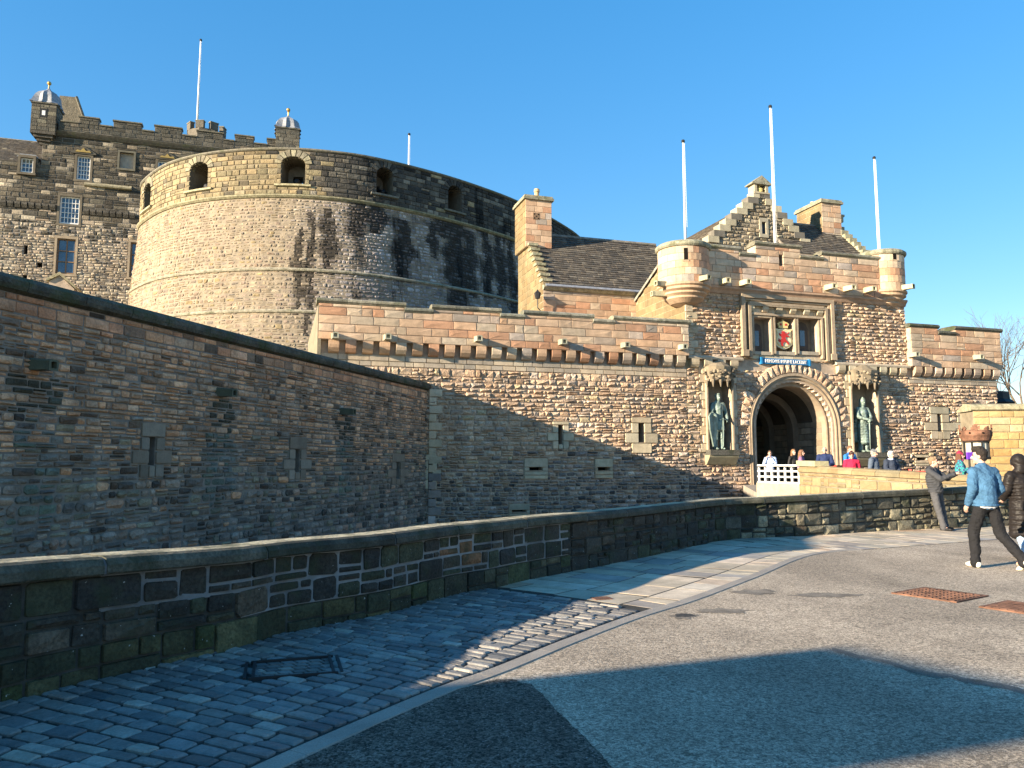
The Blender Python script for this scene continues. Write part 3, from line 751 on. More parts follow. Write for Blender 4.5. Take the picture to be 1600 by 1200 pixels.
masonry(cw, F, 0, u1072, -1.6, 1.6, (.10, .20), (.16, .42), gap=.02, prot=.01, pvar=.025, rough=.06, holes=H, tonef=F_tone, m=M['rubble'], singles=60, seed=33, cr=.2, jit=.09, wave=.012)
# quoins at the meeting with the flank wall
for k in range(18):
    z = -1.2+k*.31; w = .55 if k % 2 else .34; mb = MB(); mb.stone(F, octo(u668+.05, u668+w, z+.01, z+.3, .05, .01, rng), .07, .012, .01, CREAM(0, 0, rng) if z > 1 else low_pal(0, 0, rng), -.02, rng=rng)
    part('quoin', mb, M['ashlar'], cw, at=F(u668+.2, z+.15))
# corbels
def corbels(parent, sf, ua, ub, zb, zt, d, pitch=.6, w=.37, tonef=PINK, m='ashlar', seed=0):
    rng = random.Random(seed); n = max(1, round((ub-ua)/pitch)); p = (ub-ua)/n
    for k in range(n):
        u = ua+p*(k+.5); h = zt-zb; tone = tonef(u, zb, rng)
        prof = [(-.05, zb), (.04, zb), (d*.55, zb+h*.10), (d*.9, zb+h*.38), (d, zb+h*.62), (d, zt-.005), (-.05, zt-.005)]
        mb = MB(); mb.sweep(sf, u-w/2, u+w/2, prof, 1, tone); part('corbel', mb, M[m], parent, at=sf(u, zb+h/2))
ptop = MB()
corbels(cw, F, .15, u1072-.05, zc_b, zc_t, d_out, tonef=PINK, seed=3)
def parapet(parent, sf, ua, ub, zb, d, segs, thick=.55, tonef=PINK, seed=0, course=(.27, .33), wid=(.45, 1.15), capm='coping', cap_h=.2, singles=70, holes=(), capover=.07, hollow=True):
    """ashlar parapet with stepped coping. segs: (u0, u1, ztop)"""
    rng = random.Random(seed); S = Plane(sf.O + sf.n*d, sf.w, sf.up)
    zmx = max(s[2] for s in segs); hs_ = []
    for a, b, z in segs:
        if z < zmx-.01: hs_.append((a, b, z-cap_h, zmx+1))
    core('parapet_core', parent, S, ua, ub, zb, zmx-cap_h, thick, list(holes)+hs_, M['mortar'])
    masonry(parent, S, ua, ub, zb, zmx-cap_h, course, wid, gap=.009, prot=.006, pvar=.005, rough=.012, holes=list(holes)+hs_, tonef=tonef, m=M['ashlar'], singles=singles, seed=seed+50, cr=.05, jit=.012)
    CP = palette([((.22, .205, .15), 3), ((.17, .16, .12), 3), ((.28, .26, .2), 2)], .15)
    for a, b, z in segs:
        n = max(1, round((b-a)/1.0))
        for k in range(n):
            p, q = a+(b-a)*k/n, a+(b-a)*(k+1)/n
            e0 = .06 if k == 0 and z > min(s[2] for s in segs)+.01 else -.004; e1 = .06 if k == n-1 and z > min(s[2] for s in segs)+.01 else -.004
            mb = MB(); mb.sweep(S, p-e0, q+e1, [(.005, z-cap_h+.002), (capover*.5, z-cap_h+.04), (capover, z-cap_h*.62), (capover, z-cap_h*.3), (-.02, z), (-thick*.6, z+.01), (-thick-.06, z-cap_h*.6), (-thick-.06, z-cap_h+.002)], 2, CP(p, z, rng))
            part('coping_stone', mb, M[capm], parent, at=S((p+q)/2, z))
    return S
zz = lambda px, py: zF(px, py, d_out)
bx = [498, 632, 677, 781, 820, 926, 960, 1076]
zh = zF(560, 468, d_out); zl = zF(655, 481, d_out)
segs = []
for i in range(7):
    segs.append((F.hit(bx[i], 480, d_out)[0] if i else -.12, F.hit(bx[i+1], 480, d_out)[0] if i < 6 else u1072+.02, zh if i % 2 == 0 else zl))
PSurf = parapet(cw, F, -.1, u1072, zc_t, d_out, segs, seed=5, singles=90)
for px, py in ((524, 523), (606, 525), (748, 528), (880, 533), (978, 538), (1068, 541)): spout(cw, PSurf, px, py, .42, .12)
# return wall at its left end (faces left)
RL = Plane(F(-.1, 0) - F.n*9, F.n)       # runs towards the viewer
mb = MB(); mb.box(F, -.12, .0, 1, zh-.25, -9, d_out); part('end_wall', mb, M['mortar_sundim'], cw)
# wall walk behind the parapet
mb = MB(); mb.box(F, .0, u1072, zc_t-.4, zc_t-.1, -6, -1.01); part('wall_walk', mb, M['mortar'], cw)

# ================================================================== RIGHT BASTION WALL
bw = thing('bastion_wall', 'short rubble wall with dark stepped coping right of the gatehouse', 'wall', F((u1414+u1555)/2, 0))
H = []; HC = []
for cx, cy, w, h, hole in ((1467, 661, 22, 46, (1463.5, 647, 1470, 674)), (1504, 662, 14, 34, (1500, 650, 1507, 673))):
    a, b = surround(bw, F, cx, cy, w*1.35, h*1.1, True, CREAM, 'ashlar', hole, .07, seed=5); H += a; HC.append(b)
a, b = surround(bw, F, 1440, 719, 22, 18, False, CREAM, 'ashlar', (1432, 715, 1447, 719), .04, seed=6); H += a; HC.append(b)
core('core', bw, F, u1414, u1555, -3.2, zc_t, 3.5, HC, M['mortar'])
masonry(bw, F, u1414, u1555, zc_b-.3, zc_b, (.15, .2), (.35, .8), gap=.01, prot=.03, pvar=.004, rough=.0, tonef=band, m=M['ashlar'], singles=20, seed=41, cr=.06, jit=.01)
masonry(bw, F, u1414, u1555, -.5, zc_b-.3, (.13, .24), (.2, .55), gap=.013, prot=.015, pvar=.022, rough=.06, holes=H, tonef=F_tone, m=M['rubble'], singles=170, seed=42, cr=.14, jit=.06)
corbels(bw, F, u1414+.1, u1555+.05, zc_b, zc_t, d_out, tonef=TAN, seed=4)
sg = [(u1414, F.hit(1465, 510, d_out)[0], zF(1430, 505, d_out)), (F.hit(1465, 510, d_out)[0], F.hit(1493, 515, d_out)[0], zF(1478, 517, d_out)), (F.hit(1493, 515, d_out)[0], u1555+.15, zF(1525, 511, d_out))]
BS = parapet(bw, F, u1414, u1555+.1, zc_t, d_out, sg, seed=8, singles=50, capm='mosscope', thick=1.2)
for px, py in ((1430, 553), (1530, 557)): spout(bw, BS, px, py, .42, .12)
# ================================================================== GATEHOUSE
gh = thing('gatehouse', 'square pink sandstone gatehouse with arched gateway and two corner turrets', 'gatehouse', F((u1072+u1414)/2, 0))
z_str = zF(1240, 463, .05)                               # string course under the parapet
def arch_holes(uc, r, zb, zs, n=10):
    H = [(uc-r, uc+r, zb, zs)]
    for k in range(n):
        a0, a1 = math.pi/2*k/n, math.pi/2*(k+1)/n; z0, z1 = zs+r*math.sin(a0), zs+r*math.sin(a1); w = r*math.cos((a0+a1)/2)
        H.append((uc-w, uc+w, z0, z1))
    return H
ga, gb = uF(1172, 660), uF(1309, 660); g_uc = (ga+gb)/2; r_out = (gb-ga)/2
z_spr = zF(1240, 587) - r_out; z_deck = .75
r_in = r_out-.42
print('gate', g_uc, r_out, z_spr, 'string', z_str, 'corbel', zc_b, zc_t, 'merlon', zh)
H = arch_holes(g_uc, r_out, -3.3, z_spr, 12); HT = arch_holes(g_uc, r_in+.14, -3.3, z_spr, 12)
# statue niches
niche = []
for (x0, x1, yt, yb) in ((1104, 1141, 578, 703), (1329, 1368, 584, 707)):
    u0, u1, z0, z1 = F.rect(x0, yt, x1, yb); niche.append((u0, u1, z0, z1))
pan = F.rect(1156, 462, 1300, 563); pan = (pan[0], pan[1], zF(1228, 563), z_str-.05)
bays = [F.rect(1177, 497, 1203, 553), F.rect(1210, 497, 1240, 553), F.rect(1246, 497, 1277, 553)]
core('core', gh, F, u1072+.002, u1414-.002, -3.2, z_str, 1.0, HT + niche + bays, M['mortar'])
jam = .32
Hn = [(n_[0]-jam, n_[1]+jam, n_[2]-.5, n_[3]+.1) for n_ in niche]
Hall = H + Hn + [pan]
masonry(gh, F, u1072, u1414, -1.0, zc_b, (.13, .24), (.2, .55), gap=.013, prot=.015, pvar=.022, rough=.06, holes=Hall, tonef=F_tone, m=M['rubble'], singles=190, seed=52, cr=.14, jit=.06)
Hc = [(pan[0], pan[1], zc_b-.01, 99)]
masonry(gh, F, u1072, u1414, zc_t, z_str, (.15, .21), (.24, .5), gap=.012, prot=.015, pvar=.02, rough=.07, holes=Hall, tonef=TAN, m=M['rubble'], singles=100, seed=53, cr=.1, jit=.03)
# corbel band across the tower, broken by the panel
for a, b, sd in ((u1072, pan[0], 6), (pan[1], u1414, 7)):
    corbels(gh, F, a+.02, b-.12, zc_b, zc_t-.09, .2, pitch=.58, w=.36, tonef=CREAM, seed=sd)
    mb = MB(); mb.sweep(F, a, b, [(-.02, zc_t-.09), (.2, zc_t-.09), (.22, zc_t-.02), (.14, zc_t+.05), (-.02, zc_t+.08)], 1, (.44, .37, .28)); part('string_course', mb, M['ashlar'], gh)
# quoin strip at left corner
for k in range(9):
    z = zc_t+.09+k*.3
    if z+.3 > z_str: break
    w = .55 if k % 2 else .34; mb = MB(); mb.stone(F, octo(u1072, u1072+w, z+.008, z+.292, .04, .005, rng), .06, .01, 0, CREAM(0, 0, rng), -.02); part('quoin', mb, M['ashlar'], gh, at=F(u1072, z))
# heraldic panel: stepped mouldings
def frame(parent, sf, r, wdt, d0, d1, tone, name='moulding', sides='LRT'):
    a, b, c, e = r; mb = MB()
    if 'L' in sides: mb.box(sf, a, a+wdt, c, e-wdt-.002, d0, d1, tone)
    if 'R' in sides: mb.box(sf, b-wdt, b, c, e-wdt-.002, d0, d1, tone)
    if 'T' in sides: mb.box(sf, a, b, e-wdt, e, d0, d1, tone)
    if 'B' in sides: mb.box(sf, a+wdt+.002, b-wdt-.002, c, c+wdt, d0, d1, tone)
    part(name, mb, M['ashlar'], parent)
cr1, cr2, cr3 = (.36, .275, .19), (.40, .31, .215), (.33, .26, .18)
a, b, c, e = pan
masonry(gh, F, a+.05, b-.05, c, e, (.2, .26), (.35, .7), gap=.006, prot=.004, pvar=.002, rough=0, holes=[(bays[0][0]-.2, bays[2][1]+.2, bays[0][2]-.05, bays[0][3]+.1)] + bays, tonef=CREAM, m=M['ashlar'], singles=40, seed=55, cr=.03, jit=.004)
frame(gh, F, (a, b, c+.35, e-.02), .16, -.02, .20, cr1)
frame(gh, F, (a+.18, b-.18, c+.35, e-.20), .07, -.02, .12, cr2)
frame(gh, F, (a+.34, b-.34, c+.02, e-.38), .13, -.02, .19, cr3)
for x in (a, b-.26): 
    mb = MB(); mb.box(F, x-.01, x+.27, c+.08, c+.35, -.02, .24, cr1); part('moulding_stop', mb, M['ashlar'], gh)
ib = (bays[0][0]-.22, bays[2][1]+.22, bays[0][2]-.1, bays[0][3]+.2)
frame(gh, F, ib, .1, -.02, .15, cr2)
# little corbel row of the panel
cz = bays[0][3]+.26; n_ = 5
for k in range(n_+1):
    u = ib[0]+.1+(ib[1]-ib[0]-.2)*(k)/n_
    mb = MB(); mb.sweep(F, u-.15, u+.13, [(-.02, cz), (.08, cz), (.16, cz+.12), (.16, cz+.3), (-.02, cz+.3)], 1, CREAM(0, 0, rng)); part('corbel', mb, M['ashlar'], gh, at=F(u, cz))
mb = MB(); mb.box(F, ib[0]-.05, ib[1]+.05, cz+.302, cz+.40, -.02, .2, cr1); part('string_course', mb, M['ashlar'], gh)
for i, r in enumerate(bays):
    frame(gh, F, (r[0]-.08, r[1]+.08, r[2]-.02, r[3]+.08), .075, -.02, .1, cr2, name='bay_moulding')
    mb = MB(); mb.box(F, r[0]+.001, r[1]-.001, r[2], r[3], -.5, -.42, (.2, .17, .13)); mb.box(F, r[0]-.001, r[1]+.001, r[2]-.05, r[2]+.1, -.42, .06, (.36, .31, .24)); part('bay_back', mb, M['ashlar'], gh)
    if i != 1:
        uc = (r[0]+r[1])/2; w = (r[1]-r[0])*.3; wn = part('window', MB().prism(F, [(uc-w, r[2]+.12), (uc+w, r[2]+.12), (uc+w, r[3]-.42)] + [(uc+w*math.cos(t), r[3]-.42+w*math.sin(t)) for t in (math.pi*.25, math.pi*.5, math.pi*.75)] + [(uc-w, r[3]-.42)], -.42, -.36, (.07, .065, .06)), M['ashlar'], gh)
        g = MB(); g.box(F, uc-w*.4, uc+w*.4, r[2]+.4, r[3]-.5, -.36, -.345); part('pane', g, M['glass'], wn)
# shield
def flat_emblem(sf, pts, d0, d1, tone=(1, 1, 1)): return MB().prism(sf, pts, d0, d1, tone)
r = bays[1]; uc, w_, zt_, zb_ = (r[0]+r[1])/2, (r[1]-r[0])/2*.98, zF(1224, 513), zF(1224, 544)
ca = thing('coat_of_arms', 'gilded crowned shield with a red rampant lion above the gateway', 'coat of arms', F(uc, zb_))
def sh(k):
    hh = zt_-zb_; c0 = (zt_+zb_)/2
    P = [(-1, .5), (-.86, .38), (-.84, .1), (-.98, -.1), (-.9, -.3), (-.6, -.44), (0, -.56), (.6, -.44), (.9, -.3), (.98, -.1), (.84, .1), (.86, .38), (1, .5), (.5, .46), (0, .5), (-.5, .46)]
    return [(uc+x*w_*k, c0+z*hh*1.0*k) for x, z in P]
M['pgold'] = mat('painted_gold', (.72, .55, .22), var=.15, rough=.5, bump=.1); M['cream'] = mat('cream_enamel', (.72, .64, .42), var=.1, rough=.5, bump=0)
M['red'] = mat('red_paint', (.45, .03, .025), var=.1, rough=.5, bump=0)
part('shield_rim', flat_emblem(F, sh(1.0), -.12, -.04), M['cream'], ca); part('shield_border', flat_emblem(F, sh(.86), -.05, -.02), M['pgold'], ca); part('shield_field', flat_emblem(F, sh(.78), -.03, -.01), M['cream'], ca)
lion = [(-.05, .40), (.12, .42), (.2, .33), (.16, .22), (.3, .24), (.42, .3), (.4, .18), (.22, .08), (.16, 0), (.22, -.08), (.38, -.1), (.46, -.02), (.5, -.16), (.4, -.24), (.26, -.22), (.3, -.34), (.2, -.46), (.06, -.46), (.14, -.38), (.08, -.26), (-.06, -.2), (-.22, -.26), (-.3, -.36), (-.42, -.34), (-.32, -.2), (-.16, -.1), (-.1, 0), (-.16, .1), (-.34, .06), (-.46, .14), (-.3, .18), (-.2, .2), (-.38, .28), (-.42, .38), (-.28, .3), (-.12, .28)]
hh = zt_-zb_; c0 = (zt_+zb_)/2
part('lion', flat_emblem(F, [(uc-x*w_*1.25, c0+.0+z*hh*.86) for x, z in lion][::-1], -.02, .02), M['red'], ca)
cz0 = zt_+.02; cw_ = w_*.62; ch = zF(1224, 503)-cz0
crown = [(-.8, 0), (.8, 0), (.75, .25), (1, .7), (.7, .95), (.35, 1.05), (.1, 1.2), (.12, 1.4), (-.12, 1.4), (-.1, 1.2), (-.35, 1.05), (-.7, .95), (-1, .7), (-.75, .25)]
part('crown', flat_emblem(F, [(uc+x*cw_, cz0+z*ch) for x, z in crown], -.1, -.02), M['pgold'], ca)
for x in (-.45, .45):
    part('crown_arch_gap', flat_emblem(F, [(uc+(x-.2)*cw_, cz0+ch*.4), (uc+(x+.2)*cw_, cz0+ch*.4), (uc+(x+.15)*cw_, cz0+ch*.75), (uc+(x-.15)*cw_, cz0+ch*.75)], -.03, -.012), M['red'], ca)
# motto ribbon
ra, rb = uF(1192, 564, .2), uF(1267, 566, .2); rz0, rz1 = zF(1230, 569, .2), zF(1230, 560.5, .2)
mt = thing('motto_ribbon', 'bright blue carved ribbon with pale Latin lettering above the arch', 'sign', F((ra+rb)/2, rz0))
M['blue'] = mat('blue_paint', (.015, .16, .36), var=.15, rough=.5, bump=0)
mb = MB(); mb.box(F, ra, rb, rz0, rz1, -.02, .12); part('ribbon', mb, M['blue'], mt)
for x in (ra, rb):
    mb = MB(); mb.box(F, x-.04, x+.04, rz0-.03, rz1+.03, -.02, .15); part('ribbon_end', mb, M['blue'], mt)
def lettering(parent, sf, text, uc, zc, width, h, d, m, name='lettering'):
    cu = bpy.data.curves.new('txt', 'FONT'); cu.body = text; cu.size = 1; cu.extrude = .01; cu.align_x = 'CENTER'; cu.align_y = 'CENTER'
    t_ = bpy.data.objects.new('txt', cu); col.objects.link(t_); bpy.context.view_layer.update()
    dg = bpy.context.evaluated_depsgraph_get(); me = bpy.data.meshes.new_from_object(t_.evaluated_get(dg)); bpy.data.objects.remove(t_)
    xs = [v.co.x for v in me.vertices]; ys = [v.co.y for v in me.vertices]; sx = width/(max(xs)-min(xs)); sy = h/(max(ys)-min(ys)); ym = (max(ys)+min(ys))/2
    loc = sf(uc, zc, d)
    for v in me.vertices:
        p = sf(uc+v.co.x*sx, zc+(v.co.y-ym)*sy, d+v.co.z)-loc; v.co = p
    me.materials.clear(); me.materials.append(m); o = bpy.data.objects.new(name, me); col.objects.link(o); o.parent = parent; o.location = loc-wloc(parent); return o
lettering(mt, F, 'NEMO ME IMPUNE LACESSIT', (ra+rb)/2, (rz0+rz1)/2, (rb-ra)*.86, (rz1-rz0)*.62, .128, M['pgold'] if False else M['white'])
# gate arch mouldings, cut as separate orders
def ring(parent, sf, uc, zs, zb, ri, ro, d0, d1, tone, name, n=22, m='ashlar'):
    P = [(uc-ro, zb)] + [(uc-ro*math.cos(math.pi*k/n), zs+ro*math.sin(math.pi*k/n)) for k in range(n+1)] + [(uc+ro, zb)]
    Q = [(uc-ri, zb)] + [(uc-ri*math.cos(math.pi*k/n), zs+ri*math.sin(math.pi*k/n)) for k in range(n+1)] + [(uc+ri, zb)]
    mb = MB(); m_ = len(P); V = [sf(u, v, d1) for u, v in P] + [sf(u, v, d1) for u, v in Q] + [sf(u, v, d0) for u, v in P] + [sf(u, v, d0) for u, v in Q]; Fc = []
    for i in range(m_-1):
        Fc += [(m_+i, m_+i+1, i+1, i), (i, i+1, 2*m_+i+1, 2*m_+i), (m_+i+1, m_+i, 3*m_+i, 3*m_+i+1), (2*m_+i, 2*m_+i+1, 3*m_+i+1, 3*m_+i)]
    Fc += [(0, 2*m_, 3*m_, m_), (m_-1, 2*m_-1, 4*m_-1, 3*m_-1)]
    mb.add(V, Fc, tone); part(name, mb, M[m], parent)
tones = [(.32, .25, .18), (.37, .29, .205), (.28, .22, .16), (.34, .265, .19)]
rr = [r_out+.10, r_out-.03, r_out-.16, r_out-.28, r_in-.02]
for k in range(4):
    ring(gh, F, g_uc, z_spr, z_deck-.3, rr[k+1], rr[k], -.55-.02*k if k < 3 else -1.06, [.10, .045, -.10, -.22][k], tones[k], 'arch_moulding')
for k in range(4):     # fine hollow between the orders
    ring(gh, F, g_uc, z_spr, z_deck-.3, rr[k+1]+.02, rr[k+1]+.05, -.5, [.13, .07, -.07, -.19][k], tones[(k+1) % 4], 'arch_roll')
nv = 27
for k in range(nv):
    a0 = math.pi*(k+.04)/nv; a1 = math.pi*(k+.96)/nv; r0 = r_out+.11; r1 = r_out+.52+rng.uniform(-.06, .1)
    P = [(g_uc-r0*math.cos(a0), z_spr+r0*math.sin(a0)), (g_uc-r1*math.cos(a0), z_spr+r1*math.sin(a0)), (g_uc-r1*math.cos(a1), z_spr+r1*math.sin(a1)), (g_uc-r0*math.cos(a1), z_spr+r0*math.sin(a1))][::-1]
    if max(p[1] for p in P) > pan[2]-.0: P = [(p[0], min(p[1], pan[2]-.01)) for p in P]
    mb = MB(); mb.stone(F, P, .075+rng.uniform(-.02, .03), .03, .06, TAN(0, 0, rng), -.02, rng=rng); part('voussoir', mb, M['rubble'], gh, at=F(*P[0]))
# gate passage: side walls, vault and inner arch
tun = 9.0
def tunnel(r, d0, d1, zb, name, m, tone, n=16, seg=1):
    P = [(g_uc+r, zb)] + [(g_uc+r*math.cos(math.pi*k/n), z_spr+r*math.sin(math.pi*k/n)) for k in range(n+1)] + [(g_uc-r, zb)]
    mb = MB(); k_ = len(P)
    V = [F(u, v, d0) for u, v in P] + [F(u, v, d1) for u, v in P]
    mb.add(V, [(i, i+1, k_+i+1, k_+i) for i in range(k_-1)], tone); part(name, mb, m, gh)
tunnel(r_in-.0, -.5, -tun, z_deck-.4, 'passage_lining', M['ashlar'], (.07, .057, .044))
class Side:                                    # right-hand side wall of the passage, faces left
    pass
RS = Plane(F(g_uc+r_in-.03, 0, -.5), -F.n)    # u runs away into the passage
def RSs(u, v, d=0.0): return F(g_uc+r_in-.03-d, v, -.5-u)
masonry(gh, RSs, 0, tun, z_deck-.2, z_spr+.3, (.26, .34), (.5, .9), gap=.01, prot=.01, pvar=.004, rough=0, tonef=palette([((.24, .19, .135), 3), ((.28, .22, .16), 3), ((.2, .16, .12), 2)]), m=M['ashlar'], singles=40, seed=58, cr=.03, jit=.004)
for dd0 in (1.6, 3.4):
    ring(gh, F, g_uc, z_spr-.1, z_deck-.3, r_in-.32, r_in-.01, -.5-dd0-.45, -.5-dd0, (.13, .105, .08), 'passage_rib')
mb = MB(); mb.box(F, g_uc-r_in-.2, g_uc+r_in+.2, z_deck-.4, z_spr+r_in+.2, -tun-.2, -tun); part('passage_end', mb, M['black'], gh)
# niches with canopies and brackets
for i, (a, b, c, e) in enumerate(niche):
    uc = (a+b)/2; w = (b-a)/2
    for s_ in (-1, 1):
        z = c-.1; k = 0
        while z < e-.05:
            ww = jam if k % 2 == 0 else jam*.62; h = min(.36, e+.1-z); p, q = (a-ww, a) if s_ < 0 else (b, b+ww)
            mb = MB(); mb.stone(F, octo(p, q, z+.005, z+h-.005, .03, .003, rng), .05, .01, 0, CREAM(0, 0, rng), -.3); part('jamb_stone', mb, M['ashlar'], gh, at=F(p, z)); z += h; k += 1
    mb = MB(); mb.box(F, a-.07, a-.001, c, e, .05, .16, cr2); mb.box(F, b+.001, b+.07, c, e, .05, .16, cr2); part('niche_shaft', mb, M['ashlar'], gh)
    mb = MB(); mb.box(F, a+.002, b-.002, c, e, -.62, -.55, (.3, .26, .2)); part('niche_back', mb, M['ashlar'], gh)
    # canopy: faceted, carved, with a low pyramid roof
    cc = F(uc, 0, .05); cy = []; zt = e+.22
    def oct_s(r, z, k=6): return [F(uc+r*math.cos(math.pi*t/k), z, .02+r*.75*math.sin(math.pi*t/k)) for t in range(k+1)]
    V = oct_s(w+.02, zt-.72)+oct_s(w+.12, zt-.12)+oct_s(w+.06, zt-.1)+[F(uc, zt+.30, .0)]
    Fc = [(t+1, t, 7+t, 8+t) for t in range(6)] + [(8+t, 7+t, 14+t, 15+t) for t in range(6)] + [(15+t, 14+t, 21) for t in range(6)] + [tuple(range(7))]
    mb = MB(); mb.add(V, Fc, (.22, .18, .125)); cpy = part('canopy', mb, M['ashlar'], gh)
    r2 = random.Random(i); mb = MB()
    for t in range(6):
        aa = math.pi*(t+.5)/6; P0 = F(uc+(w+.06)*math.cos(aa), zt-.48, .04+(w+.06)*.75*math.sin(aa))
        for q in range(12): mb.ball(P0+np.array((r2.uniform(-.13, .13), r2.uniform(-.03, .03), r2.uniform(-.3, .3))), r2.uniform(.03, .075), 6, (.12, .10, .075) if q % 2 else (.27, .22, .155))
        mb.tube([P0-np.array((0, 0, .2)), P0-np.array((0, 0, .5))], [.09, .02], 6, (.17, .14, .1))
    part('carved_foliage', mb, M['ashlar'], cpy, stuff=True)
    mb = MB(); mb.sweep(F, uc-w-.12, uc+w+.12, [(-.05, c-.62), (.1, c-.6), (.34, c-.3), (.36, c-.22), (-.05, c-.22)], 1, (.36, .31, .2)); part('bracket', mb, M['ashlar'], gh)
    mb = MB(); mb.box(F, uc-w-.1, uc+w+.14, c-.218, c+.0, -.5, .4, (.09, .085, .07)); part('plinth', mb, M['dark'], gh)
# gatehouse parapet and turrets
d_g = .08
GP = F
zhg, zmg, zlg = zF(1215, 378, .3), zF(1130, 381, .3), zF(1170, 393, .3)
mb = MB(); mb.sweep(F, u1072, u1414, [(-.02, z_str-.12), (.08, z_str-.1), (.14, z_str+.02), (.22, z_str+.1), (.22, z_str+.18), (-.02, z_str+.2)], 1, (.42, .28, .19)); part('string_course', mb, M['ashlar'], gh)
e_ = [F.hit(x, 390, .2)[0] for x in (1100, 1155, 1181, 1251, 1285, 1385)]
sg = [(e_[0], e_[1], zmg), (e_[1], e_[2], zlg), (e_[2], e_[3], zhg), (e_[3], e_[4], zF(1268, 399, .2)), (e_[4], e_[5], zF(1330, 396, .2))]
slit = F.rect(1218, 398, 1224, 415, .2)
GS = parapet(gh, F, e_[0], e_[5], z_str+.2, .18, sg, seed=14, singles=70, holes=[slit], thick=.6)
mb = MB(); mb.box(F, slit[0]-.02, slit[1]+.02, slit[2]-.02, slit[3]+.02, -.6, -.5); part('slot_recess', mb, M['black'], gh)
for px, py in ((1134, 438), (1166, 440), (1299, 447), (1329, 449), (1361, 451)): spout(gh, GS, px, py, .55, .13, tone=(.46, .41, .27))
# body, roof deck and sides
mb = MB(); mb.box(F, u1072, u1072+.6, -3, z_str+.3, -8, -1.01); mb.box(F, u1414-.6, u1414, -3, z_str+.5, -8, -1.01); mb.box(F, u1072+.61, u1414-.61, z_str, z_str+.3, -8, -1.02); part('side_walls', mb, M['mortar'], gh)
def LSs(u, v, d=0.0): return F(u1072-.0-d, v, -(5.5-u))            # left side, seen end on: faces left, u towards the viewer
zsl = zF(1045, 408)
mb = MB()
P_ = [(0, 2.0), (5.5, 2.0), (5.5, z_str+1.6), (3.6, z_str+1.45), (0, z_str-.2)]
mb.add([F(u1072-.02, v, -(5.5-u)) for u, v in P_] + [F(u1072-.35 if False else u1072+.6, v, -(5.5-u)) for u, v in P_], [(0, 1, 2, 3, 4), (9, 8, 7, 6, 5)] + [((i+1) % 5, i, 5+i, 5+(i+1) % 5) for i in range(5)], (.3, .24, .15)); part('side_gable', mb, M['ashlar'], gh)
def sspan(v):
    t = (v-(z_str-.2))/1.65
    return (max(0, 3.6*t) if t > 0 else 0, 5.48)
masonry(gh, LSs, 0, 5.5, 3.0, z_str+1.4, (.28, .34), (.45, .9), gap=.008, prot=.03, pvar=.004, rough=0, tonef=CREAM_SUNDIM, m=M['ashlar'], singles=60, seed=61, cr=.03, jit=.004, span=sspan)
mb = MB(); mb.add([F(u1072-.12, z_str-.2, -5.6), F(u1072+.4, z_str-.2, -5.6), F(u1072+.4, z_str+1.5, -1.9), F(u1072-.12, z_str+1.5, -1.9), F(u1072-.12, z_str-.06, -5.6), F(u1072+.4, z_str-.06, -5.6), F(u1072+.4, z_str+1.64, -1.9), F(u1072-.12, z_str+1.64, -1.9)],
   [(4, 5, 6, 7), (0, 4, 7, 3), (3, 7, 6, 2), (0, 1, 5, 4), (1, 2, 6, 5)], (.25, .24, .2)); part('skew_coping', mb, M['coping'], gh)
def turret(uc, dc, r, ztop, zbot, zc, seed, slot_ang, label=None):
    c = F(uc, 0, dc); c = np.array((c[0], c[1], 0)); t = part('turret', MB().lathe(c, [(r-.03, zbot), (r-.03, ztop-.12)], 36), M['mortar'], gh); rng = random.Random(seed)
    def TS(u, v, d=0.0): return np.array((c[0]+(r+d)*math.cos(u/r), c[1]+(r+d)*math.sin(u/r), v))
    Lc = 2*math.pi*r; z = zbot; rows = 5; h = (ztop-.12-zbot)/rows
    for k in range(rows):
        n = 9; o_ = (k % 2)*.5
        for j in range(n):
            a0, a1 = Lc*(j+o_)/n, Lc*(j+1+o_)/n; mb = MB(); tone = PINK(0, 0, rng); g = .006
            for q in range(3):
                p0, p1 = a0+(a1-a0)*q/3, a0+(a1-a0)*(q+1)/3
                mb.box(TS, p0+(g if q == 0 else 0), p1-(g if q == 2 else 0), z+g, z+h-g, -.02, .0, tone)
            part('stone', mb, M['ashlar'], t, at=TS((a0+a1)/2, z+h/2))
        z += h
    mb = MB(); mb.lathe(c, [(r-.05, ztop-.12), (r+.05, ztop-.11), (r+.1, ztop-.04), (r+.1, ztop+.05), (r+.0, ztop+.13), (r-.15, ztop+.16), (0.01, ztop+.17)], 36, (.26, .25, .18)); part('coping', mb, M['coping'], t, smooth=False)
    pr = [(r+.0, zbot+.005), (r+.05, zbot-.02), (r+.06, zbot-.1), (r-.02, zbot-.16), (r-.0, zbot-.2), (r+.0, zbot-.26), (r-.14, zbot-.34), (r-.12, zbot-.42), (r-.26, zbot-.52), (r-.25, zbot-.6), (r-.5, zbot-.78), (.02, zbot-.95)]
    mb = MB(); mb.lathe(c, pr, 36, (.46, .32, .21)); part('corbelling', mb, M['ashlar'], t, smooth=False)
    for sa, zz_, hh_ in slot_ang:
        mb = MB(); u = sa*r
        mb.box(TS, u-.08, u+.08, zz_, zz_+hh_, -.04, .004); part('slot', mb, M['black'], t)
        mb = MB(); mb.box(TS, u-.13, u+.13, zz_-.06, zz_-.001, -.04, .02, (.4, .3, .2)); part('sill', mb, M['ashlar'], t)
    return TS
zt1, zb1 = atY(1074, 380, F(u1072, 0)[1]-.6)[2], atY(1074, 440, F(u1072, 0)[1]-.6)[2]
T1 = turret(u1072+.15, -.3, 1.07, zt1, zb1, 0, 1, [(rad(-97), atY(1067, 408, 31)[2], .5)])
zt2, zb2 = atY(1396, 397, 34.6)[2], atY(1396, 455, 34.6)[2]
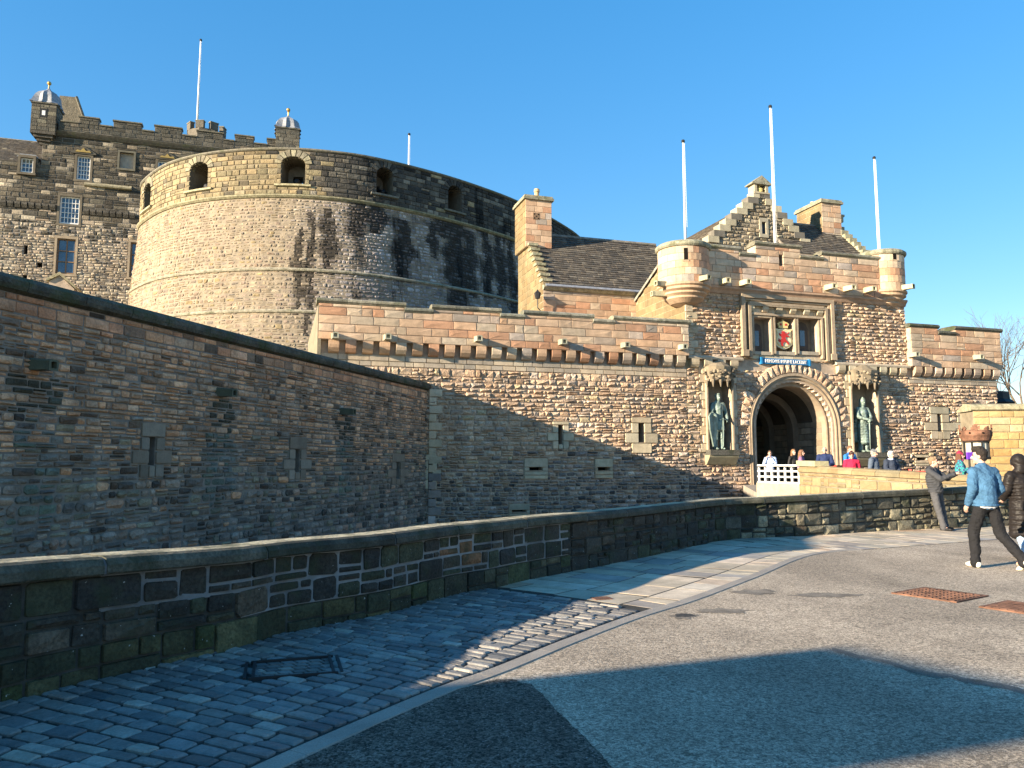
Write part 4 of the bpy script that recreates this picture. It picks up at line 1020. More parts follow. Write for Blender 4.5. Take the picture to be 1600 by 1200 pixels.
T2 = turret(u1414-.75, -.5, 1.0, zt2, zb2, 0, 2, [(rad(-80), atY(1400, 410, 34.6)[2], .3)])
def tspout(c, ang, r, z):
    class S_: pass
    w = (-math.sin(ang), math.cos(ang)); p = Plane((c[0]+r*math.cos(ang), c[1]+r*math.sin(ang), 0), w)
    mbn = p; 
    u, d0, ln, w = 0, 0, .5, .12; mb = MB()
    def ringp(d, s, dz): return [p(u-w*s, z-w*s+dz, d), p(u+w*s, z-w*s+dz, d), p(u+w*s, z+w*s*.7+dz, d), p(u+w*s*.5, z+w*s+dz, d), p(u-w*s*.5, z+w*s+dz, d), p(u-w*s, z+w*s*.7+dz, d)]
    rr_ = [ringp(-.1, 1.05, 0), ringp(ln*.75, .85, -.02), ringp(ln, .92, -.03), ringp(ln, .55, -.03), ringp(ln-.1, .5, -.03)]
    V = [q for r_ in rr_ for q in r_]; mb.add(V, [(k*6+i, k*6+(i+1) % 6, (k+1)*6+(i+1) % 6, (k+1)*6+i) for k in range(4) for i in range(6)] + [tuple(24+i for i in range(6))], (.4, .37, .25))
    part('water_spout', mb, M['ashlar'], gh, at=p(0, z))
c1 = F(u1072+.15, 0, -.3); c2 = F(u1414-.75, 0, -.5)
tspout(c1, rad(-62), 1.05, zb1+.12); tspout(c1, rad(-150), 1.05, zb1+.0); tspout(c1, rad(-165), 1.0, zb1-.35); tspout(c2, rad(-55), .98, zb2+.1)

# ================================================================== HOUSES WITH STEPPED GABLES
SL = SC(palette([((.13, .11, .088), 4), ((.16, .135, .105), 3), ((.10, .087, .072), 3), ((.20, .17, .13), 1), ((.34, .30, .22), .12)], .18), .72)
def roof_plane(sf, ua, ub, s_e, z_e, s_r, z_r, parent, seed, singles=280, span=None, row=.2):
    """slated slope from eave (setback s_e) up to ridge (setback s_r)"""
    O = sf(ua, z_e, -s_e); upv = sf(ua, z_r, -s_r)-O; Ls = np.linalg.norm(upv)
    S = Plane(O, sf.w, upv/Ls)
    mb = MB(); mb.box(S, 0, ub-ua, -.02, Ls, -.12, -.005); part('roof_deck', mb, M['mortar_dark'], parent)
    masonry(parent, S, 0, ub-ua, 0, Ls, (row*.92, row*1.08), (.22, .44), gap=.012, prot=.006, pvar=.008, rough=0, tonef=SL, m=M['slate'], singles=singles, seed=seed, cr=.04, jit=.02, tilt=.03, bev=.004, name='slate', base=-.02, pname='slates')
    mb = MB(); mb.sweep(S, 0, ub-ua, [(-.1, Ls-.1), (.04, Ls-.1), (.07, Ls+.02), (-.05, Ls+.06)], 1, (.2, .18, .15)); part('ridge', mb, M['coping'], parent)
    return S
# --- guardhouse behind the curtain wall
S1, R1 = 4.5, 7.6
G1 = F.back(S1); 
ua = G1.hit(849, 470)[0]; ub = G1.hit(1030, 470)[0]+1.5; ze = G1.hit(930, 455)[1]; GR = F.back(R1); zr = GR.hit(930, 374)[1]
hs1 = thing('guardhouse', 'small house with brown stone slated roof and crow stepped left gable', 'house', G1((ua+ub)/2, 2))
S_ = roof_plane(F, ua+.25, ub, S1-.2, ze+.05, R1, zr, hs1, 71)
mb = MB(); mb.box(G1, ua, ub, 2, ze-.1, -.5, 0, (.45, .3, .2)); part('front_wall', mb, M['mortar'], hs1)
masonry(hs1, G1, ua+.0, ub, 3.4, ze-.12, (.27, .33), (.5, 1.1), gap=.009, prot=.02, pvar=.005, rough=.01, tonef=PINK, m=M['ashlar'], singles=60, seed=72, cr=.04, jit=.01)
mb = MB(); mb.sweep(G1, ua-.02, ub, [(-.05, ze-.12), (.1, ze-.1), (.2, ze-.0), (.2, ze+.1), (-.05, ze+.12)], 2, (.3, .28, .2)); part('eaves_course', mb, M['coping'], hs1)
# gable, left end: stepped outline as masonry on a surface facing left
dep_h = (R1-S1)*2
def g1s(u, v, d=0.0): return F(ua-d, v, -(S1+dep_h-u))       # u=dep_h at the front corner
GB = dep_h/2-.7
def gspan(z):
    if z < ze: return (GB, dep_h)
    k = (z-ze)/(zr-ze); nstep = 11; k = math.floor(k*nstep)/nstep
    return (max(GB, dep_h/2*k), dep_h-dep_h/2*k)
mb = MB(); nst = 11
mb.box(g1s, GB, dep_h, 2, ze, -.35, -.002, (.3, .24, .15))
for k in range(nst):
    a, b = GB, dep_h-dep_h/2*k/nst; mb.box(g1s, a, b, ze+(zr-ze)*k/nst+.001, ze+(zr-ze)*(k+1)/nst, -.35, -.002, (.3, .24, .15))
part('gable_wall', mb, M['ashlar'], hs1)
masonry(hs1, g1s, GB, dep_h, 3.6, zr, ((zr-ze)/nst*.999,)*2, (.4, .8), gap=.01, prot=.012, pvar=.005, rough=.01, tonef=CREAM_SUNDIM, m=M['ashlar'], singles=60, seed=73, cr=.04, jit=.01, span=gspan)
for k in range(nst):
    b = dep_h-dep_h/2*k/nst; mb = MB(); mb.box(g1s, b-dep_h/2/nst-.1, b+.06, ze+(zr-ze)*(k+.98)/nst, ze+(zr-ze)*(k+.98)/nst+.12, -.42, .06, (.30, .28, .19)); part('crow_step', mb, M['coping'], hs1, at=g1s(b, ze+(zr-ze)*k/nst))
def chimney(parent, sf, u0, u1, s0, s1, z0, z1, pots=(), tone=PINK, seed=0, vent=None):
    rng = random.Random(seed)
    def fr(u, v, d=0.0): return sf(u, v, -s0+d)
    def lf(u, v, d=0.0): return sf(u0-d, v, -(s1-u))
    mb = MB(); mb.box(fr, u0+.01, u1, z0, z1, -(s1-s0), -.01, (.45, .36, .26)); c = part('chimney', mb, M['ashlar'], parent)
    masonry(c, fr, u0, u1, z0, z1-.12, (.27, .33), (.45, .8), gap=.009, prot=.01, pvar=.003, rough=0, tonef=tone, m=M['ashlar'], singles=40, seed=seed, cr=.04, jit=.01, base=-.015)
    masonry(c, lf, 0, s1-s0, z0, z1-.12, (.27, .33), (.45, .8), gap=.009, prot=.01, pvar=.003, rough=0, tonef=CREAM_SUNDIM, m=M['ashlar'], singles=40, seed=seed+1, cr=.04, jit=.01, base=-.015)
    mb = MB()
    mb.box(fr, u0-.1, u1+.1, z1-.12, z1+.0, -(s1-s0)-.1, .1, (.26, .24, .17)); mb.box(fr, u0-.05, u1+.05, z1+.001, z1+.1, -(s1-s0)-.05, .05, (.3, .27, .19)); part('chimney_cap', mb, M['coping'], c)
    if vent:
        mb = MB(); mb.box(fr, vent[0]-.17, vent[0]+.17, vent[1]-.17, vent[1]+.17, -.01, .02, (.2, .13, .08)); part('vent_grille', mb, M['ashlar'], c)
        for i in range(3):
            for j in range(3):
                if (i+j) % 2 == 0: mb = MB(); x = vent[0]-.1+.1*i; y = vent[1]-.1+.1*j; mb.box(fr, x-.03, x+.03, y-.03, y+.03, .015, .025); part('vent_hole', mb, M['black'], c)
    for (u, s, h, r) in pots:
        p = sf(u, z1+.1, -s); mb = MB(); mb.lathe(p, [(r, 0), (r*.9, h*.3), (r*1.1, h*.35), (r*.8, h*.4), (r*.8, h*.7), (r*1.05, h*.75), (r*.95, h), (r*.5, h*1.02)], 12, (.5, .36, .2)); part('chimney_pot', mb, M['ashlar'], c)
sc0 = R1-1.0; GC = F.back(sc0); cu0 = GC.hit(821, 345)[0]; cu1 = GC.hit(862, 345)[0]
chimney(hs1, F, cu0, cu1, sc0, sc0+1.7, zr-1.0, GC.hit(840, 309)[1], [((cu0+cu1)/2+.15, sc0+.7, .6, .14)], seed=80, vent=(GC.hit(838, 338)[0], GC.hit(838, 338)[1]))
mb = MB(); mb.box(S_, -.1, 1.1, np.linalg.norm(S_.up)*0+3.9 if False else (math.hypot(zr-ze-.05, R1-S1+.2)-.22), math.hypot(zr-ze-.05, R1-S1+.2)-.02, .02, .05); part('lead_flashing', mb, M['lead'], hs1)
mb = MB(); mb.box(S_, -.2, ub-ua-.4, -.06, .1, .0, .06); part('lead_gutter', mb, M['lead'], hs1)
# --- gabled hall behind the gatehouse, gable to the front
SG = 5.0; K = F.back(SG); kc = K.hit(1189, 300)[0]; kz0 = K.hit(1112, 379)[1]; kz1 = K.hit(1188, 301)[1]; khw = kc-K.hit(1110, 378)[0]
kh = thing('gabled_hall', 'stone building with crow stepped front gable behind the gatehouse parapet', 'building', K(kc, 6))
ns = 9; zlow = kz0-1.6
kwin = K.rect(1189.5, 347, 1196, 366)
mb = MB()
hK = [kwin]
def kstep(z):
    k = max(0, math.floor((z-kz0)/(kz1-kz0)*ns)); return kc-khw*(1-k/ns)-.12, kc+khw*(1-k/ns)+.12
HK = [kwin]
for k in range(ns+2):
    z0 = kz0+(kz1-kz0)*k/ns; a, b = kstep(z0+.01); HK += [(kc-khw-9, a, z0, z0+9), (b, kc+khw+9, z0, z0+9)]
core('gable_wall', kh, K, kc-khw-.12, kc+khw+.12, zlow, kz1, .5, HK, M['mortar_dark'])
KT = palette([((.30, .25, .17), 3), ((.37, .30, .21), 3), ((.22, .19, .14), 2), ((.42, .36, .25), 1)], .18)
masonry(kh, K, kc-khw-.12, kc+khw+.12, zlow, kz1, (.17, .24), (.25, .55), gap=.016, prot=.01, pvar=.02, rough=.05, holes=HK+[(kwin[0]-.14, kwin[1]+.14, kwin[2]-.2, kwin[3]+.25)], tonef=KT, m=M['rubble'], singles=150, seed=75, cr=.12, jit=.05)
for s_ in (-1, 1):
    for k in range(ns):
        a, b = kstep(kz0+(kz1-kz0)*(k+.5)/ns); z0 = kz0+(kz1-kz0)*k/ns; z1 = kz0+(kz1-kz0)*(k+1)/ns
        p, q = (a-.03, a+khw/ns+.25) if s_ < 0 else (b-khw/ns-.25, b+.03)
        mb = MB(); mb.box(K, p, q, z0+.01, z1+.02, -.52, .07, (.42, .37, .26) if (k+s_) % 3 else (.16, .145, .12)); part('crow_step', mb, M['ashlar'], kh, at=K(p, z0))
def arched(uc, w, z0, z1): return [(uc-w, z0), (uc+w, z0), (uc+w, z1-w)] + [(uc+w*math.cos(t), z1-w+w*math.sin(t)) for t in (math.pi*.25, math.pi*.5, math.pi*.75)] + [(uc-w, z1-w)]
ku = (kwin[0]+kwin[1])/2
mb = MB(); mb.box(K, kwin[0]-.14, kwin[0]-.0, kwin[2]-.18, kwin[3]+.2, -.02, .06, (.36, .32, .24)); mb.box(K, kwin[1], kwin[1]+.14, kwin[2]-.18, kwin[3]+.2, -.02, .06, (.36, .32, .24)); mb.box(K, kwin[0]+.001, kwin[1]-.001, kwin[3], kwin[3]+.2, -.02, .06, (.36, .32, .24)); mb.box(K, kwin[0]+.001, kwin[1]-.001, kwin[2]-.18, kwin[2], -.02, .06, (.36, .32, .24))
wn = part('window', mb, M['ashlar'], kh); mb = MB(); mb.prism(K, arched(ku, (kwin[1]-kwin[0])*.5, kwin[2], kwin[3]), -.2, -.15); part('pane', mb, M['glass'], wn)
# aedicule on top with crown finial
aw = (K.hit(1203, 290)[0]-K.hit(1173, 290)[0])/2; az0 = kz1; az1 = K.hit(1188, 287)[1]; az2 = K.hit(1188, 275)[1]
mb = MB(); mb.box(K, kc-aw*.72, kc-aw*.45, az0, az1, -.5, .05, (.42, .36, .25)); mb.box(K, kc+aw*.45, kc+aw*.72, az0, az1, -.5, .05, (.42, .36, .25)); mb.box(K, kc-aw*.8, kc+aw*.8, az0-.08, az0-.001, -.55, .1, (.42, .36, .25)); ae = part('bellcote', mb, M['ashlar'], kh)
mb = MB(); mb.prism(K, [(kc-aw, az1), (kc-aw, az1-.06), (kc+aw, az1-.06), (kc+aw, az1), (kc, az2)], -.55, .12, (.28, .26, .19)); part('bellcote_roof', mb, M['coping'], ae)
mb = MB(); mb.box(K, kc-aw*.45, kc+aw*.45, az0, az1-.06, -.5, -.42, (.1, .09, .07)); part('bellcote_back', mb, M['ashlar'], ae)
mb = MB(); cp = K(kc, az0, -.15); mb.lathe(cp, [(.16, 0), (.2, .1), (.17, .13), (.21, .22), (.1, .3), (.03, .32)], 12); mb.ball(cp+np.array((0, 0, .38)), .06, 8); part('crown_finial', mb, M['pgold'], ae)
# hall roof going back
for s_ in (-1, 1):
    O = K(kc+s_*(khw+.2), kz0-.1, -.3); rdg = K(kc, kz1-.25, -.3); upv = rdg-O; Ls = np.linalg.norm(upv)
    w_ = -F.n if s_ > 0 else F.n
    if s_ > 0: S_2 = Plane(O, -F.n, upv/Ls)
    else: S_2 = Plane(O-F.n*8, F.n, upv/Ls)
    mb = MB(); mb.box(S_2, 0, 8, 0, Ls, -.1, 0); part('roof_deck', mb, M['mortar_dark'], kh)
    masonry(kh, S_2, 0, 8, 0, Ls, (.19, .22), (.25, .45), gap=.012, prot=.006, pvar=.006, rough=0, tonef=SL, m=M['slate'], singles=100 if s_ < 0 else 0, seed=76, cr=.04, jit=.02, tilt=.03, bev=.004, name='slate', base=-.02, pname='slates')
# --- lodge with roof to the right
S3, R3 = 4.0, 6.4; G3 = F.back(S3); G3r = F.back(R3)
va, vb = G3.hit(1236, 395)[0], G3.hit(1364, 398)[0]; ze3 = G3.hit(1320, 402)[1]; zr3 = G3r.hit(1280, 354)[1]
lo = thing('lodge', 'low lodge with dark slated roof, square chimney and crow stepped right gable', 'house', G3((va+vb)/2, 6))
roof_plane(F, va, vb-.2, S3, ze3, R3, zr3, lo, 77, singles=200)
mb = MB(); mb.box(G3, va, vb, ze3-2, ze3-.02, -.5, -.01, (.4, .3, .2)); part('front_wall', mb, M['mortar'], lo)
ns3 = 8; mb = MB()
def g3s(u, v, d=0.0): return F(vb+d, v, -(S3+u))
dl = (R3-S3)
for k in range(ns3): mb.box(lambda u, v, d: F(vb+d, v, -(S3+u)), dl*k/ns3, 2*dl-dl*k/ns3, ze3+(zr3-ze3)*k/ns3+.001-(0 if k else 1.5), ze3+(zr3-ze3)*(k+1)/ns3, -.3, 0, (.35, .3, .2))
part('gable_wall', mb, M['ashlar'], lo)
for k in range(ns3+1):
    mb = MB(); u = dl*k/ns3; z = ze3+(zr3-ze3)*k/ns3
    mb.box(g3s, u-.05, u+dl/ns3+.1, z+.02, z+.30, -.42, .06, (.30, .28, .19)); part('crow_step', mb, M['coping'], lo, at=g3s(u, z))
mb = MB(); mb.box(g3s, dl-.25, dl+.35, zr3+.3, zr3+.6, -.5, .1, (.42, .37, .25)); mb.box(g3s, dl-.3, dl+.4, zr3+.601, zr3+.72, -.55, .15, (.42, .37, .25)); part('skew_putt', mb, M['ashlar'], lo)
sc3 = R3-.6; GC = F.back(sc3); cu0 = GC.hit(1284, 330)[0]; cu1 = GC.hit(1314, 330)[0]
chimney(lo, F, cu0, cu1, sc3, sc3+2.1, zr3-.8, GC.hit(1300, 315)[1], [(cu0+.3, sc3+1.1, .2, .12), (cu0+.6, sc3+.6, .18, .12)], seed=90)
# flagpoles
def flagpole(px, pyb, pyt, Y, label, r=.055, zb=None, P=None):
    b = atY(px, pyb, Y); t = atY(px, pyt, Y); z0 = b[2]-.4 if zb is None else zb; h = t[2]-z0
    o = thing('flagpole', label, 'flagpole', (b[0], Y, z0)); mb = MB()
    mb.tube([(b[0], Y, z0), (b[0], Y, z0+h*.5), (b[0], Y, z0+h-.1)], [r, r*.85, r*.6], 10); part('pole', mb, M['white'], o, smooth=True)
    mb = MB(); mb.ball((b[0], Y, z0+h-.05), r*1.5, 8); part('finial', mb, M['iron'], o)
    mb = MB(); mb.tube([(b[0]+r*1.4, Y-.02, z0+.8), (b[0]+r*1.0, Y-.02, z0+h-.15)], .006, 4); part('halyard', mb, M['white'], o)
flagpole(1071, 374, 219, F(u1072, 0)[1]-.2, 'bare white flagpole rising from the left turret of the gatehouse', zb=zt1)
flagpole(1211, 377, 165, F(uF(1211, 400), 0)[1]+1.0, 'tallest bare white flagpole, before the stepped gable', .06, zb=z_str+.3)
flagpole(1373, 390, 245, F(uF(1373, 400), 0)[1]+.6, 'bare white flagpole beside the right turret of the gatehouse', zb=z_str+.3)
# wall lantern on the guardhouse corner
lp = F(ua-.05, 0, -S1+.35); ll = atY(840, 462, lp[1])
wl_ = thing('wall_lantern', 'small black wall lantern on the guardhouse corner', 'lantern', (ll[0], lp[1], ll[2]))
mb = MB(); c = np.array((ll[0], lp[1], ll[2])); mb.lathe(c, [(.10, -.14), (.15, .1), (.16, .12), (.05, .22), (.02, .28)], 6); part('lamp_case', mb, M['iron'], wl_)
mb = MB(); mb.tube([c+np.array((0, 0, -.14)), c+np.array((0, 0, -.55)), c+np.array((.2, .1, -.75))], .025, 6); part('bracket', mb, M['iron'], wl_)
# ================================================================== HALF-ROUND BATTERY
ZT = 19.8
rim_px = [(221, 290), (232, 275), (260, 256), (300, 243), (350, 235), (400, 231.5), (445, 231), (490, 233), (560, 241), (630, 256), (700, 275), (760, 295), (806, 313), (860, 340), (905, 370)]
rp = [atz(x, y, ZT) for x, y in rim_px]
rp = [(rp[0][0]-.3, rp[0][1]+12), (rp[0][0]-.35, rp[0][1]+5), (rp[0][0]-.1, rp[0][1]+1.6)] + rp + [(rp[-1][0]+1.2, rp[-1][1]+5), (rp[-1][0]+1.5, rp[-1][1]+12)]
print('rim', [(round(a, 1), round(b, 1)) for a, b in rp])
_t = Path(rp, step=.5)
def z_at(px, py):      # height of a point seen on the battery face
    i = min(range(len(_t.P)), key=lambda k: abs(proj((_t.P[k][0], _t.P[k][1], ZT))[0]-px) + (50 if _t.P[k][1] > 62 else 0))
    return float(atY(px, py, _t.P[i][1]-.6)[2])
ZS1, ZS2, ZS3 = z_at(450, 301), z_at(450, 419), z_at(400, 486)
print('drum strings', ZS1, ZS2, ZS3)
bat = lambda v: max(0, (ZS1-v))*.085
DR = Path(rp, batter=bat, step=.5)
dm = thing('half_round_battery', 'huge curved stone artillery battery with arched gun openings and black streaks', 'battery', (float(rp[8][0]), float(rp[8][1]), 0))
def dhit(px, py):
    best = None
    for k, (x, y) in enumerate(DR.P):
        q = proj(DR(DR.U[k], ZS1+2)); 
        if y > 66 or DR.N[k][0]*-x + DR.N[k][1]*-y < 0: continue
        if best is None or abs(q[0]-px) < best[0]: best = (abs(q[0]-px), k)
    k = best[1]; u = float(DR.U[k]); lo, hi = 0, 25
    for _ in range(30):
        m_ = (lo+hi)/2
        if proj(DR(u, m_))[1] > py: lo = m_
        else: hi = m_
    return u, (lo+hi)/2
emb = []
for cx, y0, y1, w in ((229, 297, 335, 15), (313, 261, 301, 32), (452, 250, 288, 36), (596, 266, 305, 36), (712, 300, 336, 36)):
    u, zb_ = dhit(cx, y1); _, zt_ = dhit(cx, y0); ua_, _ = dhit(cx-w/2, y1); ub_, _ = dhit(cx+w/2, y1)
    hw = .68 if cx < 500 else .52
    emb.append((u, hw, ZS1+.75, ZS1+.75+1.62)); print('emb', cx, round(u, 1), round(zb_, 2), round(zt_, 2), round(ub_-ua_, 2))
zb_m = ZS1+.75
eh = []
for (u, w, a, b) in emb:
    n = 6; eh.append((u-w, u+w, a, b-.42))
    for k in range(n):
        z0, z1 = b-.42+.42*k/n, b-.42+.42*(k+1)/n; ww = w*math.sqrt(max(0, 1-((k+.5)/n)**2)); eh.append((u-ww, u+ww, z0, z1))
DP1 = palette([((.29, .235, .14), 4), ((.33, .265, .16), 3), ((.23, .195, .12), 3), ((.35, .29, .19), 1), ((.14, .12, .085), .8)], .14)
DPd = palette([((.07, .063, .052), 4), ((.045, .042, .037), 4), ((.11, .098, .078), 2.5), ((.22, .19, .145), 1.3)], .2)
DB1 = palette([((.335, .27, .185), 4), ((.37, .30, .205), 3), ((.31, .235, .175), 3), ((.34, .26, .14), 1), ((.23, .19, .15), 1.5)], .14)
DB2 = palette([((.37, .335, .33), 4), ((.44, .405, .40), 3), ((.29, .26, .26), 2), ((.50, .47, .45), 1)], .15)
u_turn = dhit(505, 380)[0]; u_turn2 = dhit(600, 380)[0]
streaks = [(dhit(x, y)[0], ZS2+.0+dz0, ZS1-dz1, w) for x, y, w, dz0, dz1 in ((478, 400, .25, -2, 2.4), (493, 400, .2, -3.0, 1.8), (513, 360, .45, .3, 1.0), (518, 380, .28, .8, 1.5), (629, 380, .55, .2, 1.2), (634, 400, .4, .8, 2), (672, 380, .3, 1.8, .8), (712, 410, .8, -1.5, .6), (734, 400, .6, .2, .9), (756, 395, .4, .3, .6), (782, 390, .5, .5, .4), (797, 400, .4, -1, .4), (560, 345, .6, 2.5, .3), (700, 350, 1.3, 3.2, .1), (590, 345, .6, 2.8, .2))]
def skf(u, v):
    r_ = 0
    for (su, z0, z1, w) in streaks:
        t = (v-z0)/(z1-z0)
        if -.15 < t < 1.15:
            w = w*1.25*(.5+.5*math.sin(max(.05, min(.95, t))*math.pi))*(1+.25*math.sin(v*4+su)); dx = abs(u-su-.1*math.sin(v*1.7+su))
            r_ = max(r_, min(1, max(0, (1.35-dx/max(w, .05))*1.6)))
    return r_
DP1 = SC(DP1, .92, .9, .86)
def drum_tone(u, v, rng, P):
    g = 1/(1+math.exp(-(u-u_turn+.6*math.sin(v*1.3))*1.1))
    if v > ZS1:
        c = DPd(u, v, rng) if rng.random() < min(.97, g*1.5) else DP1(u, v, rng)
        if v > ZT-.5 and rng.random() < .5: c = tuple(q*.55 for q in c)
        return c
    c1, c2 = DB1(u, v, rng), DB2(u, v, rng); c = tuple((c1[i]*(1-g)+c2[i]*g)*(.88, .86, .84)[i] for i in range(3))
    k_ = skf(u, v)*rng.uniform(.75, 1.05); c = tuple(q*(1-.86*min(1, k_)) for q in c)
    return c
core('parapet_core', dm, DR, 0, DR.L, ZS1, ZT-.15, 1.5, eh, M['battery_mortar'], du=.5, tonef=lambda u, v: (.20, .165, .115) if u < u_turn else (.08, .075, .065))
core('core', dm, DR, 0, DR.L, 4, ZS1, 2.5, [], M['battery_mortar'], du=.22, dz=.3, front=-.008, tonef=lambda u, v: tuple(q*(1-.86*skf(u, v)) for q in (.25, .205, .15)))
Hd = [(u-w-.2, u+w+.2, a-.18, b+.35) for (u, w, a, b) in emb]
uvis = DR.L
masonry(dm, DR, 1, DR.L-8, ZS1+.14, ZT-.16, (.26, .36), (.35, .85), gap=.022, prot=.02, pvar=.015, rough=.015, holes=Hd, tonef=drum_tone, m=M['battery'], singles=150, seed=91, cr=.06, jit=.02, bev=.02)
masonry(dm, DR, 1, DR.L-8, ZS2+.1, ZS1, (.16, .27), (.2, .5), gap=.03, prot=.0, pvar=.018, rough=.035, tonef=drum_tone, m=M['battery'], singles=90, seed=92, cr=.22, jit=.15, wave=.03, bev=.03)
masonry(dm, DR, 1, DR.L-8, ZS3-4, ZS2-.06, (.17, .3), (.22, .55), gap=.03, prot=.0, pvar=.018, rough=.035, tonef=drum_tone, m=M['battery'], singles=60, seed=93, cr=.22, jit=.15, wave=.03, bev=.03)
mb = MB(); mb.sweep(DR, .5, DR.L-6, [(-1.3, ZT-.149), (.04, ZT-.149), (.10, ZT-.09), (.10, ZT-.01), (-.1, ZT+.04), (-1.3, ZT+.04)], 90, (.17, .155, .12)); part('coping', mb, M['coping'], dm)
mb = MB(); mb.sweep(DR, .5, DR.L-6, [(-.02, ZS1-.10), (.07, ZS1-.08), (.17, ZS1+.02), (.17, ZS1+.10), (.0, ZS1+.16)], 90, (.26, .235, .15)); part('string_course', mb, M['coping'], dm)
for z_ in (ZS2, ZS3):
    mb = MB(); mb.sweep(DR, .5, DR.L-6, [(-.02, z_-.12), (.08, z_-.08), (.12, z_+.0), (.04, z_+.09), (-.02, z_+.12)], 90, (.30, .27, .2)); part('string_course', mb, M['coping'], dm)
for q_, (u, w, a, b) in enumerate(emb):          # inner throat of each opening
    mb = MB(); ow = .34 if q_ in (2,) else .3; sh_ = .0
    mb.sweep(DR, u-w-.3, u+sh_-ow, [(-2.6, ZS1), (-1.51, ZS1), (-1.51, ZT-.1), (-2.6, ZT-.1)], 2); mb.sweep(DR, u+sh_+ow, u+w+.3, [(-2.6, ZS1), (-1.51, ZS1), (-1.51, ZT-.1), (-2.6, ZT-.1)], 2)
    mb.sweep(DR, u+sh_-ow, u+sh_+ow, [(-2.6, ZS1+1.75), (-1.51, ZS1+1.75), (-1.51, ZT-.1), (-2.6, ZT-.1)], 1)
    part('throat', mb, M['mortar_dark'], dm)
for (u, w, a, b) in emb:
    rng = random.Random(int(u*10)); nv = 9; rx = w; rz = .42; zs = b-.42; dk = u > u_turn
    for k in range(nv):
        t0, t1 = math.pi*(k+.05)/nv, math.pi*(k+.95)/nv
        P = [(u-rx*math.cos(t0), zs+rz*math.sin(t0)), (u-(rx+.4)*math.cos(t0), zs+(rz+.45)*math.sin(t0)), (u-(rx+.4)*math.cos(t1), zs+(rz+.45)*math.sin(t1)), (u-rx*math.cos(t1), zs+rz*math.sin(t1))][::-1]
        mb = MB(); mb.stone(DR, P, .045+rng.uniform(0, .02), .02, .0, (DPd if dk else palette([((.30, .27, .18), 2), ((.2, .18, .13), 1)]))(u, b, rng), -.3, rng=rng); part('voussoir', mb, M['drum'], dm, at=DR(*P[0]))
    for s_ in (-1, 1):
        z = a
        while z < zs-.05:
            h = min(.3, zs-z); p, q = (u-w-.24, u-w) if s_ < 0 else (u+w, u+w+.24)
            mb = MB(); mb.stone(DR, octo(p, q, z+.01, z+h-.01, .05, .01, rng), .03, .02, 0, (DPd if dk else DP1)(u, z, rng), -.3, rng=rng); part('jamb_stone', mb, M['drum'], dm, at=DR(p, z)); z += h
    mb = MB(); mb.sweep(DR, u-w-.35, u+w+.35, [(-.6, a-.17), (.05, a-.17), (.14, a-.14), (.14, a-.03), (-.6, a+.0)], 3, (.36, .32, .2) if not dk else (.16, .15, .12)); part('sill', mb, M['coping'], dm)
# gun platform inside
c_ = np.mean(DR.P, axis=0); mb = MB(); Pp = [tuple(DR(u, ZS1, -1.2)[:2]) for u in np.linspace(.5, DR.L-.5, 60)]
mb.add([(x, y, ZS1-.02) for x, y in Pp], [tuple(range(len(Pp)-1, -1, -1)) if False else tuple(range(len(Pp)))]); part('gun_platform', mb, M['mortar'], dm)
for k, lab in ((1, 'black cannon barrel deep in the second arched opening from the left'), (2, 'black cannon in the arched opening nearest the lead capped turret'), (3, 'black cannon against blue sky in the fourth arched opening')):
    u, w, a, b = emb[k]; cn = thing('cannon', lab, 'cannon', DR(u, a, -1.6))
    p0, p1 = DR(u-.1, a+.75, -1.9), DR(u+.15, a+.28, -.5); dv = p1-p0
    mb = MB(); mb.tube([p0-dv*.3, p0, p0+dv*.5, p0+dv*.92, p0+dv], [.22, .24, .19, .15, .19], 12); part('barrel', mb, M['iron'], cn, smooth=True)
    for s_ in (-1, 1):
        q = DR(u+s_*.28, a, -1.9); mb = MB(); X = Plane((q[0], q[1], a-.4), DR(u, a, -1)-DR(u, a, -2)); mb.prism(X, [(-.6, 0), (.7, 0), (.7, .35), (.1, .9), (-.3, .95), (-.6, .4)], -.05, .05); part('carriage_cheek', mb, M['iron'], cn)

# ================================================================== PALACE BLOCK BEHIND
P = Plane(atY(430, 222, 66.0)*np.array((1, 1, 0)), (3.27, 1)); _u = P.hit(0, 300)[0]; P = Plane(P(_u, 0), (3.27, 1))
pl = thing('palace_block', 'blackened battlemented stone range with sash windows behind the battery', 'building', P(6, 0))
zP = lambda px, py: P.hit(px, py)[1]
uP = lambda px, py: P.hit(px, py)[0]
z_pt = zP(160, 198); z_mer = zP(152, 187)
WIN = [('sash', (120, 244, 141, 281), 4, 5), ('sash', (93, 307, 124, 350), 5, 5), ('brown', (88, 373, 117, 428), 2, 3), ('brown', (203, 379, 224, 434), 2, 3), ('sash', (33, 248, 53, 271), 3, 3), ('sash', (246, 252, 268, 280), 4, 4), ('blind', (187, 239, 209, 264), 1, 1)]
HW = [P.rect(*w[1]) for w in WIN]
slots_p = [P.rect(37, 383, 43, 397), P.rect(57, 410, 66, 418), P.rect(35, 430, 42, 440)]
u_l = -14; u_r = uP(432, 225); u_t0 = uP(50, 200)
